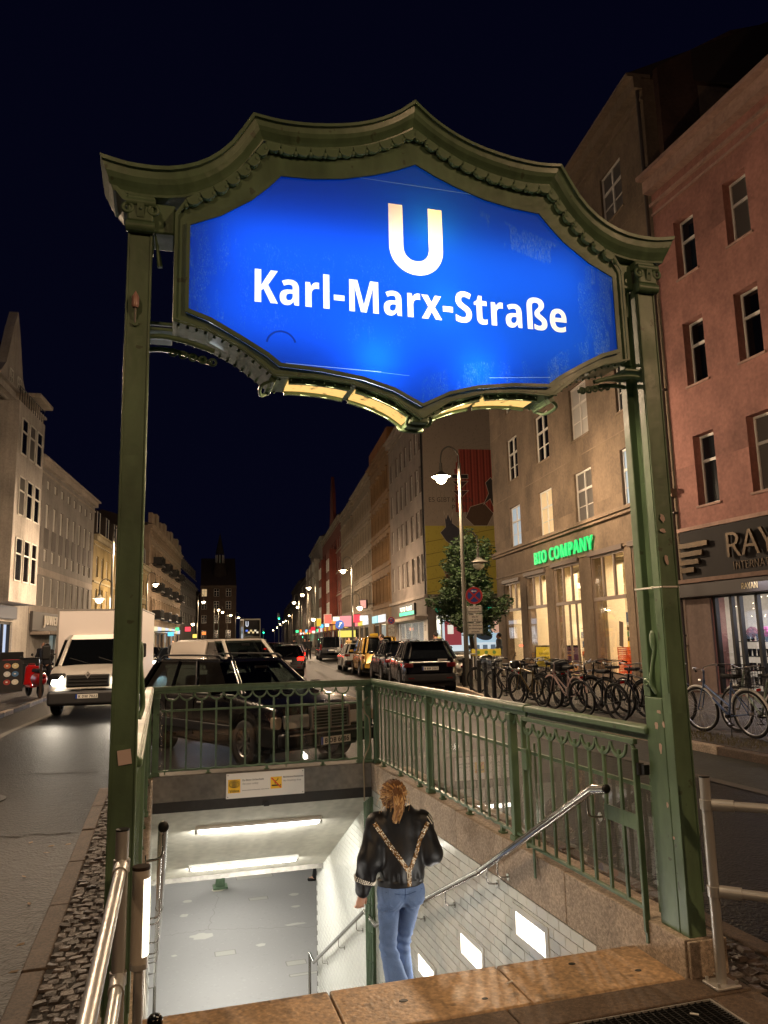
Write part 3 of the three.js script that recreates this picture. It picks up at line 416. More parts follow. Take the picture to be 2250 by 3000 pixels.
function signFace(z) { const g = new THREE.ShapeGeometry(new THREE.Shape(blue.map(p => new THREE.Vector2(...p)))), p = g.attributes.position, uv = g.attributes.uv; for (let i = 0; i < p.count; i++) uv.setXY(i, (p.getX(i) + 1.12) / 2.24, 1 - (3.99 - p.getY(i)) / 1.302); return ready(g.translate(0, 0, z)); }
obj('lit_name_board', signFace(0.014), signMat, portal);
{ const b = obj('lit_name_board', signFace(0), signMat, portal); b.rotation.y = Math.PI; b.position.z = ZB + 0.0; }
obj('inner_shade', [at(poly(blue.map(([x, y]) => [x * 0.995, 3.3 + (y - 3.3) * 0.99]), 0.012), 0, 0, -0.16)], mat.white, portal);
for (const [x, y, w, c, i] of [[-0.45, 3.42, 1.0, 0xeef3ff, 2.5], [-0.45, 3.1, 1.1, 0xeef3ff, 1.9], [0.5, 3.44, 0.9, 0xfff2dc, 2.3], [0.55, 3.12, 0.9, 0xffe9c4, 1.7]]) { obj('lit_inner_tube', [cyl(0.014, 0.014, w, x, y, -0.135, 0, 0, Math.PI / 2, 8)], glow(c, 2), portal); panelLight(portal, x, y, -0.115, w, 0.3, c, i, [x, y, 1]); }
for (const [x, y, c, i] of [[0.08, 3.62, 0xffb84a, 0.26], [0.14, 3.24, 0xffbe58, 0.2], [-0.22, 2.92, 0xeaf4ff, 0.2], [0.3, 2.9, 0xeaf4ff, 0.2]]) lamp(portal, x, y, -0.1, c, i, 4);
// scallops hung under the cornice
{ const c = new THREE.CatmullRomCurve3(topO.slice(1).map(([x, y]) => V(x, y, 0)), false, 'catmullrom', 0.1), n = 17, shp = shared(at(poly(Array.from({ length: 9 }, (_, i) => [Math.cos(Math.PI + i / 8 * Math.PI) * 0.03, Math.sin(Math.PI + i / 8 * Math.PI) * 0.02]).concat([[0.03, 0.02], [-0.03, 0.02]]), 0.02, 0.003), 0, -0.012, 0)), ball = shared(sph(0.012, 0, 0, 0, [1, 1.2, 1], 8));
  for (let i = 0; i <= n; i++) for (const sg of [-1, 1]) { const t = (i + 0.5) / (n + 1), p = c.getPointAt(t), d = c.getTangentAt(t), a = Math.atan2(d.y, d.x); const o = new THREE.Mesh(shp, mat.paint); o.name = 'scallop'; o.position.set(sg < 0 ? p.x : -p.x, p.y - 0.012, 0.014); o.rotation.z = sg < 0 ? a : -a; frame.add(o); const t2 = i / (n + 1), q = c.getPointAt(t2), b = new THREE.Mesh(ball, mat.paint); b.name = 'bead'; b.position.set(sg < 0 ? q.x : -q.x, q.y - 0.036, 0.03); frame.add(b); } }
// lamp panels in the underside of the board
{ const warm = glow(0xffd58a, 1.15, { emissiveMap: dataTex(128, 0.25, (u, v) => { const m = fbm(u * 6, v * 6, 6, 77, 4), k = 255 - 150 * sstep(0.56, 0.75, m); return [k, k * 0.96, k * 0.86]; }) });
  const cv = new THREE.CatmullRomCurve3(botO.slice(4).map(([x, y]) => V(x, y, 0)), false, 'catmullrom', 0.5);
  for (const sg of [-1, 1]) for (const [a, b] of [[0.1, 0.49], [0.53, 0.93]]) {
    const P0 = [], n = 8; for (let i = 0; i <= n; i++) { const p = cv.getPointAt(a + (b - a) * i / n); P0.push([sg * -p.x, p.y - 0.006]); }
    const strip = (z0, z1, dy, th) => { const g = []; for (let i = 0; i < n; i++) { const [x0, y0] = P0[i], [x1, y1] = P0[i + 1], L = Math.hypot(x1 - x0, y1 - y0); g.push(box(L * 1.02, th, z1 - z0, (x0 + x1) / 2, (y0 + y1) / 2 + dy, (z0 + z1) / 2, 0, 0, Math.atan2(y1 - y0, x1 - x0))); } return g; };
    const pn = obj('lamp_panel', strip(-0.185, -0.04, 0, 0.006), warm, portal);
    obj('panel_rim', [strip(-0.2, -0.186, -0.008, 0.024), strip(-0.039, -0.025, -0.008, 0.024)], mat.paint, pn);
    const [mx, my] = P0[n / 2], [ex, ey] = P0[n], [sx, sy] = P0[0], L = Math.hypot(ex - sx, ey - sy), nx = (ey - sy) / L, ny = -(ex - sx) / L, s = ny < 0 ? 1 : -1;
    panelLight(portal, mx, my - 0.02, -0.11, L * 0.95, 0.13, 0xffdcae, 75, [mx + nx * s, my - 0.02 + ny * s, -0.11]);
  }
  for (const sg of [-1, 1]) { const g = []; for (let i = 0; i < 14; i++) { const p = cv.getPointAt(0.04 + i * 0.07); for (const z of [-0.205, -0.02]) g.push(sph(0.007, sg * p.x, p.y - 0.008, z, 1, 6)); } obj('rivets', g, mat.paint, frame).userData.kind = 'stuff'; const e = []; const c2 = new THREE.CatmullRomCurve3(botO.slice(0, 5).map(([x, y]) => V(x, y, 0))); for (let i = 0; i < 12; i++) { const p = c2.getPointAt(0.05 + i * 0.08); for (const z of [-0.21, -0.015]) e.push(sph(0.007, sg * p.x, p.y - 0.006, z, 1, 6)); } obj('rivets', e, mat.paint, frame).userData.kind = 'stuff';
    const k = 0.714; obj('corner_boss', [tube([V(sg * k, 2.79, -0.02), V(sg * (k + 0.05), 2.77, -0.06), V(sg * (k + 0.04), 2.76, -0.16), V(sg * k, 2.785, -0.21)], 0.009, 16, 6), box(0.03, 0.03, 0.19, sg * k, 2.795, -0.11, 0, 0, sg * 0.5)], mat.paint, frame); }
  obj('centre_boss', [tube([V(-0.06, 2.66, -0.02), V(-0.05, 2.625, -0.06), V(0.05, 2.625, -0.06), V(0.06, 2.66, -0.02)], 0.009, 16, 6), tube([V(-0.06, 2.66, -0.2), V(-0.05, 2.625, -0.16), V(0.05, 2.625, -0.16), V(0.06, 2.66, -0.2)], 0.009, 16, 6), rbox(0.09, 0.03, 0.19, 0.008, 0, 2.642, -0.11)], mat.paint, frame); }
// stickers, tie, bulb fitting on the posts
{ const s = obj('sticker', box(0.052, 0.058, 0.0015, 0, 0, 0, 0, 0, 0.12), S({ color: 0xd8c4bd, roughness: 0.7 })); const p = onZ(365, 2218, 0.003); s.position.set(p.x, p.y, 0.0075); tag(s, 'blank pale square sticker on the front of the green portal post', 'sticker'); }
for (const [px, py, w, h, a] of [[1951, 1520, 0.03, 0.055, 0.3], [1950, 1556, 0.045, 0.025, -0.3], [1953, 1640, 0.03, 0.06, 0.2]]) { const p = onZ(px, py, 0.0), pts = []; for (let i = 0; i < 11; i++) { const t = i / 11 * 6.283, q = 0.6 + 0.4 * rnd(); pts.push([Math.cos(t) * w / 2 * q, Math.sin(t) * h / 2 * q]); } const o = obj('torn_sticker', poly(pts, 0.0012), S({ color: 0xc9b3ab, roughness: 0.8 })); o.position.set(1.3 + (px - 1950) * 0.002, p.y, 0.008); o.rotation.z = a; tag(o, 'torn pale remains of a sticker on the dark face of the post', 'sticker', 'torn stickers on the post'); }
for (const [y, z, w, h] of [[1.2, -0.1, 0.04, 0.02], [1.13, -0.13, 0.03, 0.05], [1.14, -0.07, 0.025, 0.04], [1.02, -0.11, 0.03, 0.06], [0.75, -0.09, 0.02, 0.03], [0.6, -0.06, 0.02, 0.02]]) { const pts = []; for (let i = 0; i < 11; i++) { const t = i / 11 * 6.283, q = 0.6 + 0.4 * rnd(); pts.push([Math.cos(t) * w / 2 * q, Math.sin(t) * h / 2 * q]); } const o = obj('torn_sticker', poly(pts, 0.0012), S({ color: 0xb59b90, roughness: 0.85 })); o.position.set(1.2672, y, z); o.rotation.y = -Math.PI / 2; tag(o, 'pinkish scrap of old sticker on the pale side of the post', 'sticker', 'sticker scraps on the post side'); }
{ const t = thing('cable_tie', 'white cable tie drawn round the green post', 'cable tie', [1.317, 1.83, -0.11]); obj('band', [box(0.106, 0.008, 0.003, 0, 0, 0.114), box(0.106, 0.008, 0.003, 0, 0, -0.116), box(0.003, 0.008, 0.233, -0.053, 0, 0), box(0.003, 0.008, 0.233, 0.053, 0, 0)], mat.white, t); obj('head', rbox(0.01, 0.014, 0.012, 0.002, -0.054, 0, 0.04), mat.white, t); }
{ const p = onZ(397, 885, 0.02), t = thing('bulb_fitting', 'small pinkish candle lamp screwed to the front of the post', 'lamp fitting', [p.x, p.y - 0.05, 0.0]); obj('bulb', [lathe([[0, 0.1], [0.008, 0.085], [0.016, 0.07], [0.016, 0.03], [0.012, 0.02]], 12, 0, 0, 0.03)], S({ color: 0xb08a80, roughness: 0.3 }), t); obj('stalk', [bar([0, -0.04, 0.008], [0, 0.02, 0.03], 0.005)], mat.galv, t); obj('boss', [cyl(0.016, 0.016, 0.01, 0, -0.04, 0.006, Math.PI / 2)], mat.paint, t); }

// ================================================================ railings round the stairwell
const balGeo = shared(box(0.02, 0.755, 0.014, 0, 0, 0)), scalGeo = r => { const o = [], n = 12; for (let i = 0; i <= n; i++) { const a = Math.PI + i / n * Math.PI; o.push([Math.cos(a) * r, Math.sin(a) * r]); } for (let i = n; i >= 0; i--) { const a = Math.PI + i / n * Math.PI, w = 0.008 + 0.008 * Math.sin(i / n * Math.PI); o.push([Math.cos(a) * (r - w), Math.sin(a) * (r - w)]); } return ready(fuse(at(poly(o, 0.01, 0.002), 0, 0, -0.005))); };
const bossGeo = shared([lathe([[0, 0], [0.016, 0.006], [0.02, 0.02], [0.012, 0.034], [0.018, 0.046], [0.012, 0.058]], 8), box(0.012, 0.03, 0.01, 0, 0.06, 0)]), footGeo = shared([box(0.03, 0.05, 0.03, 0, 0.025, 0), box(0.06, 0.012, 0.05, 0, 0.006, 0)]);
function rails(t, L, pitch, { posts = [], bosses = 3, x0 = 0.08 } = {}) {
  obj('top_rail', [rbb(-0.04, L + 0.04, 1.075, 1.118, -0.045, 0.045, 0.014), rbb(-0.03, L + 0.03, 1.045, 1.078, -0.022, 0.022, 0.006), rbb(-0.04, L + 0.04, 1.112, 1.124, -0.028, 0.028, 0.005)], mat.paint, t);
  const n = Math.floor((L - 2 * x0) / pitch), sg = scalGeo(pitch / 2);
  { const wave = []; for (let x = 0; x <= L; x += 0.02) wave.push([x, 0.004 * Math.sin(x * 2 * Math.PI / pitch)]); obj('lower_rail', [at(poly([...wave.map(([x, d]) => [x, 0.205 + d]), ...wave.reverse().map(([x, d]) => [x, 0.224 + d])], 0.022), 0, 0, -0.011)], mat.paint, t); }
  for (let i = 0; i <= n; i++) { const x = x0 + i * pitch; const b = new THREE.Mesh(balGeo, mat.paint); b.name = 'baluster'; b.position.set(x, 0.585, 0); t.add(b);
    const s = new THREE.Mesh(sg, mat.paint); s.name = 'scallop'; s.position.set(x, 1.04, 0); t.add(s);
    if (i % bosses === 1) { const o = new THREE.Mesh(bossGeo, mat.paint); o.name = 'boss'; o.position.set(x + pitch / 2, 1.0, 0); t.add(o); }
    if (i % 4 === 2) { const o = new THREE.Mesh(footGeo, mat.paint); o.name = 'foot'; o.position.set(x + pitch / 2, 0.161, 0); t.add(o); } }
  for (const [x, w] of posts) obj('post', [rbb(x - w / 2, x + w / 2, 0.16, 1.05, -0.028, 0.028, 0.005), rbb(x - w / 2 - 0.015, x + w / 2 + 0.015, 0.16, 0.2, -0.04, 0.04, 0.008), rbb(x - w / 2 - 0.012, x + w / 2 + 0.012, 0.99, 1.04, -0.036, 0.036, 0.01)], mat.paint, t);
}
const backRail = thing('stair_railing', 'green railing along the end of the stairwell, in front of the black car', 'railing', [-SW - 0.02, 0, PIT0 - 0.06]);
rails(backRail, 2.5, 0.163, { posts: [[0.035, 0.07], [2.46, 0.075], [2.36, 0.06]], x0: 0.2 });
const rightRail = thing('stair_railing', 'long green railing beside the stairs with a cable at its corner post', 'railing', [SW + 0.06, 0, -1.66], Math.PI / 2);
rails(rightRail, 4.08, 0.16, { posts: [[0.24, 0.05], [2.08, 0.05], [3.98, 0.07]], bosses: 2 });
const leftRail = thing('stair_railing', 'green railing beside the stairs seen edge on behind the portal post', 'railing', [-SW - 0.06, 0, -0.25], Math.PI / 2);
rails(leftRail, 5.5, 0.16, { posts: [[1.64, 0.05], [3.48, 0.05], [5.42, 0.07]], bosses: 2 });
const topExt = thing('rail_extension', 'green top rail joining the portal post above the hinged gate panel', 'railing', [SW + 0.06, 0, -0.21], Math.PI / 2);
obj('top_rail', [rbb(-0.01, 1.4, 1.075, 1.118, -0.045, 0.045, 0.014), rbb(0, 1.4, 1.045, 1.078, -0.012, 0.032, 0.006)], mat.paint, topExt);
const gate = thing('hinged_gate_panel', 'hinged green gate panel with round scallops next to the portal post', 'gate', [SW - 0.002, 0, -0.27], Math.PI / 2);
{ obj('stile', [rbb(0, 0.022, 0.1, 1.0, -0.016, 0.016), box(0.018, 0.05, 0.018, 0.011, 0.075, 0)], mat.paint, gate); obj('stile', [rbb(1.31, 1.332, 0.19, 1.045, -0.016, 0.016)], mat.paint, gate); obj('top_bar', [rbb(0, 1.332, 1.022, 1.05, -0.014, 0.014), at(new THREE.TorusGeometry(0.06, 0.011, 6, 8, Math.PI / 2), 0.07, 0.972, 0, 0, 0, Math.PI / 2)], mat.paint, gate);
  obj('lower_bar', [rbb(0, 1.332, 0.205, 0.226, -0.012, 0.012)], mat.paint, gate); obj('lock_box', [rbb(1.255, 1.33, 0.7, 0.84, -0.02, 0.02), box(0.012, 0.05, 0.045, 1.29, 0.77, 0)], mat.paint, gate); obj('bracket_plate', [rbb(0.02, 0.34, 0.585, 0.665, -0.006, 0.002, 0.002)], mat.paint, gate); obj('hinge', [cyl(0.02, 0.02, 0.06, -0.01, 0.9, 0.012), box(0.05, 0.05, 0.03, -0.03, 0.9, 0.02)], mat.darkMetal, gate);
  const g = scalGeo(0.078); for (let i = 0; i < 8; i++) { const x = 0.16 + i * 0.156; const b = new THREE.Mesh(balGeo, mat.paint); b.name = 'baluster'; b.position.set(x, 0.6, 0); gate.add(b); const s = new THREE.Mesh(g, mat.paint); s.name = 'scallop'; s.position.set(x, 1.01, 0); gate.add(s); }
  obj('stop_latch', [rbb(1.2, 1.226, 0.03, 0.21, -0.024, -0.012)], mat.paint, gate); }
function screen(name, label, L, pos, turn, y1) { const t = thing(name, label, 'glass screen', pos, turn, 'glass screens behind the railings'); obj('pane', [box(L, y1 - 0.2, 0.0008, L / 2, (0.2 + y1) / 2, 0)], mat.glass, t); obj('edge_strip', [bb(0, L, y1, y1 + 0.022, -0.01, 0.01)], mat.paint, t); for (let x = 0.05; x < L; x += 1.35) obj('clip', [box(0.012, 0.7, 0.012, x, 0.5, 0.01)], mat.paint, t); }
screen('glass_screen', 'clear glass screen behind the railing in front of the black car', 2.36, [-1.16, 0, PIT0 - 0.12], 0, 0.84);
screen('glass_screen', 'clear glass screen behind the long railing, mirroring the lit stairs', 5.2, [SW + 0.12, 0, -0.3], Math.PI / 2, 0.77);
screen('glass_screen', 'clear glass screen behind the edge-on railing by the road', 5.2, [-SW - 0.12, 0, -0.3], Math.PI / 2, 0.77);

// tube barriers either side of the portal
function barrier(sg) {
  const x = sg > 0 ? 1.325 : -1.302, z = sg > 0 ? 0.13 : 0.2, t = thing('tube_barrier', sg > 0 ? 'galvanised tube barrier bolted to the paving beside the portal' : 'galvanised tube barrier running along the kerb beside the lamp tube', 'barrier', [x, 0, z], 0, 'tube barriers'), r = 0.024, dir = sg > 0 ? [0.72, 0.7] : [-0.012, 1];
  obj('post', [bar([0, 0.012, 0], [0, 0.915, 0], r, 16)], mat.galv, t); obj('post_cap', [cyl(r + 0.001, r + 0.001, 0.006, 0, 0.917, 0)], mat.darkMetal, t);
  obj('base_plate', [rbox(0.13, 0.012, 0.11, 0.004, 0, 0.006, 0)], mat.galv, t); for (const [a, b] of [[-0.048, -0.04], [0.048, -0.04], [-0.048, 0.04], [0.048, 0.04]]) obj('bolt', [cyl(0.008, 0.008, 0.018, a, 0.02, b, 0, 0, 0, 6)], mat.galv, t);
  for (const y of [0.79, 0.405]) { const L = 2.6, a = [dir[0] * 0.03, y, dir[1] * 0.03], b = [dir[0] * L, y, dir[1] * L]; obj('tube', [bar(a, b, 0.0215, 16)], mat.galv, t); obj('clamp', [cyl(r + 0.006, r + 0.006, 0.045, 0, y, 0, 0, 0, 0, 16), bar([dir[0] * 0.025, y, dir[1] * 0.025], [dir[0] * 0.12, y, dir[1] * 0.12], 0.0275, 16), sph(0.006, r * 0.7, y, r)], mat.galv, t); }
}
barrier(1); barrier(-1);
{ const t = thing('lamp_tube', 'white cylindrical lamp tube glowing beside the green portal post', 'lamp', [-1.232, 0.43, 0.16]);
  obj('back_shell', [lathe([[0.0325, 0.0], [0.0325, 0.33]], 24).applyMatrix4(M4(0, 0, 0))], S({ color: 0xb8b2a8, roughness: 0.35 }), t);
  obj('lit_window', [new THREE.CylinderGeometry(0.0335, 0.0335, 0.27, 16, 1, true, 0.35, 1.7).translate(0, 0.165, 0)], glow(0xfff0d0, 5), t);
  obj('wooden_cap', [cyl(0.033, 0.033, 0.012, 0, 0.336, 0, 0, 0, 0, 24)], S({ color: 0x6a4a2a, roughness: 0.6, map: T.concrete }), t); obj('lower_collar', [cyl(0.034, 0.034, 0.02, 0, -0.005, 0, 0, 0, 0, 24)], mat.galv, t); obj('stem', [bar([0, -0.43, 0], [0, -0.01, 0], 0.018, 12)], mat.galv, t);
  panelLight(t, 0.045, 0.165, 0.02, 0.26, 0.05, 0xffeccc, 9, [1, 0.165, 0.5]).rotateZ(Math.PI / 2); }
{ const t = thing('black_capped_post', 'short post with a shiny black rounded cap at the landing edge', 'post', [-1.17, 0, 0.3]); obj('tube', [cyl(0.02, 0.02, 0.27, 0, 0.135, 0)], mat.galv, t); obj('cap', [lathe([[0, 0.31], [0.018, 0.307], [0.027, 0.295], [0.028, 0.27], [0, 0.268]], 18)], mat.blackGloss, t); }
// ================================================================ people: distance fields meshed with surface nets
function nets(f, lo, hi, c) {
  const nx = Math.ceil((hi[0] - lo[0]) / c) + 1, ny = Math.ceil((hi[1] - lo[1]) / c) + 1, nz = Math.ceil((hi[2] - lo[2]) / c) + 1, F = new Float32Array(nx * ny * nz), id = new Int32Array(nx * ny * nz).fill(-1), pos = [], idx = [];
  const at3 = (i, j, k) => i + nx * (j + ny * k);
  for (let k = 0; k < nz; k++) for (let j = 0; j < ny; j++) for (let i = 0; i < nx; i++) F[at3(i, j, k)] = f(lo[0] + i * c, lo[1] + j * c, lo[2] + k * c);
  const C = [[0, 0, 0], [1, 0, 0], [0, 1, 0], [1, 1, 0], [0, 0, 1], [1, 0, 1], [0, 1, 1], [1, 1, 1]], E = [[0, 1], [2, 3], [4, 5], [6, 7], [0, 2], [1, 3], [4, 6], [5, 7], [0, 4], [1, 5], [2, 6], [3, 7]];
  for (let k = 0; k < nz - 1; k++) for (let j = 0; j < ny - 1; j++) for (let i = 0; i < nx - 1; i++) {
    const v = C.map(([a, b, d]) => F[at3(i + a, j + b, k + d)]); let n = 0, x = 0, y = 0, z = 0;
    for (const [a, b] of E) if ((v[a] < 0) !== (v[b] < 0)) { const t = v[a] / (v[a] - v[b]); x += C[a][0] + t * (C[b][0] - C[a][0]); y += C[a][1] + t * (C[b][1] - C[a][1]); z += C[a][2] + t * (C[b][2] - C[a][2]); n++; }
    if (n) { id[at3(i, j, k)] = pos.length / 3; pos.push(lo[0] + (i + x / n) * c, lo[1] + (j + y / n) * c, lo[2] + (k + z / n) * c); }
  }
  const quad = (a, b, d, e, flip) => { if (a < 0 || b < 0 || d < 0 || e < 0) return; flip ? idx.push(a, d, b, b, d, e) : idx.push(a, b, d, b, e, d); };
  for (let k = 1; k < nz - 1; k++) for (let j = 1; j < ny - 1; j++) for (let i = 1; i < nx - 1; i++) {
    const a = F[at3(i, j, k)] < 0;
    if (a !== F[at3(i + 1, j, k)] < 0) quad(id[at3(i, j - 1, k - 1)], id[at3(i, j, k - 1)], id[at3(i, j - 1, k)], id[at3(i, j, k)], !a);
    if (a !== F[at3(i, j + 1, k)] < 0) quad(id[at3(i - 1, j, k - 1)], id[at3(i - 1, j, k)], id[at3(i, j, k - 1)], id[at3(i, j, k)], !a);
    if (a !== F[at3(i, j, k + 1)] < 0) quad(id[at3(i - 1, j - 1, k)], id[at3(i, j - 1, k)], id[at3(i - 1, j, k)], id[at3(i, j, k)], !a);
  }
  const g = new THREE.BufferGeometry(); g.setAttribute('position', new THREE.Float32BufferAttribute(pos, 3)); g.setIndex(idx); g.computeVertexNormals(); return g;
}
const smin = (a, b, k) => { const h = Math.max(k - Math.abs(a - b), 0) / k; return Math.min(a, b) - h * h * k * 0.25; };
function cap(x, y, z, a, b, ra, rb, sz = 1) { // tapered capsule, depth squeezed by sz
  const ax = a[0], ay = a[1], az = a[2], bx = b[0] - ax, by = b[1] - ay, bz = (b[2] - az) * sz, px = x - ax, py = y - ay, pz = (z - az) * sz, t = Math.max(0, Math.min(1, (px * bx + py * by + pz * bz) / (bx * bx + by * by + bz * bz + 1e-9))); return Math.hypot(px - bx * t, py - by * t, pz - bz * t) - (ra + (rb - ra) * t); }
const bones = (l, k) => (x, y, z) => { let d = 9; for (const [a, b, ra, rb, s] of l) d = smin(d, cap(x, y, z, a, b, ra, rb, s || 1), k); return d; };
const wob = (x, y, z) => Math.sin(x * 31 + 4 * Math.sin(y * 17)) * Math.sin(y * 26 + 3 * Math.sin(z * 19 + x * 9)) * Math.sin(z * 23 + 2 * x);
function headGeo(c, s, tilt = 0, turn = 0, cell = 0.006) { // face looks along -z before turning
  const f = (x, y, z) => { let d = Math.hypot(x / 0.073, (y - 0.01) / 0.108, (z - 0.008) / 0.09) - 1; d *= 0.078; d = smin(d, Math.hypot(x / 0.055, (y + 0.05) / 0.06, (z + 0.03) / 0.058) * 0.056 - 0.056, 0.03); d = smin(d, cap(x, y, z, [0, 0.0, -0.085], [0, -0.03, -0.105], 0.008, 0.013), 0.014); d = smin(d, cap(x, y, z, [-0.016, -0.058, -0.082], [0.016, -0.058, -0.082], 0.008, 0.008), 0.008); for (const k of [-1, 1]) { d = Math.max(d, -(Math.hypot(x - k * 0.03, y - 0.008, z + 0.096) - 0.017)); d = smin(d, Math.hypot((x - k * 0.03) / 1, y - 0.006, z + 0.076) - 0.013, 0.004); d = smin(d, Math.hypot((x - k * 0.076) * 1.8, (y + 0.005) * 0.8, z * 1) - 0.024, 0.006); } d = smin(d, cap(x, y, z, [0, -0.06, 0.02], [0, -0.2, 0.03], 0.046, 0.055), 0.03); return d; };
  return nets(f, [-0.11, -0.19, -0.13], [0.11, 0.13, 0.12], cell).applyMatrix4(M4(0, 0, 0, tilt, turn, 0, s)).translate(...c);
}
function handGeo(w, dir, side, s = 1, curl = 0.5, cell = 0.0042) { // wrist, direction of the hand (down for hanging)
  const D = V(...dir).normalize(), q = new THREE.Quaternion().setFromUnitVectors(V(0, -1, 0), D), L = [[[0, 0, 0], [0, -0.075, 0], 0.026, 0.034, 1.9]];
  const ff = [[-0.027, 0.068, 0.0082], [-0.009, 0.078, 0.0086], [0.009, 0.073, 0.0084], [0.026, 0.056, 0.0076]];
  for (const [x, l, r] of ff) { const y0 = -0.078, c1 = curl * 0.5, c2 = curl * 1.4, p1 = [x * 1.1, y0 - l * 0.45 * Math.cos(c1), -l * 0.45 * Math.sin(c1)], p2 = [x * 1.1, p1[1] - l * 0.33 * Math.cos(c2), p1[2] - l * 0.33 * Math.sin(c2)], p3 = [x * 1.1, p2[1] - l * 0.24 * Math.cos(c2 * 1.5), p2[2] - l * 0.24 * Math.sin(c2 * 1.5)]; L.push([[x, y0 + 0.02, 0], p1, r, r], [p1, p2, r, r * 0.92], [p2, p3, r * 0.92, r * 0.8]); }
  const t = side; L.push([[-t * 0.02, -0.02, 0], [-t * 0.045, -0.05, -0.012], 0.014, 0.0115], [[-t * 0.045, -0.05, -0.012], [-t * 0.05, -0.088, -0.022], 0.0105, 0.009]);
  const f = bones(L, 0.006); return nets(f, [-0.08, -0.18, -0.09], [0.08, 0.05, 0.06], cell).applyMatrix4(new THREE.Matrix4().compose(V(...w), q, V(s, s, s)));
}
const skin = S({ color: 0xc99a80, roughness: 0.55 });
const denim = S({ map: dataTex(256, 0.5, (u, v) => { const m = fbm(u * 5, v * 5, 5, 15, 4), c = hash(u * 256 | 0, v * 256 | 0, 3), d = ((u * 256 + v * 256 | 0) % 3) ? 0 : 10, k = 1 + 0.35 * (m - 0.5); return [80 * k + 20 * c + d, 104 * k + 18 * c + d, 144 * k + 16 * c + d]; }), roughness: 0.85, bumpMap: T.fine, bumpScale: 0.001 });
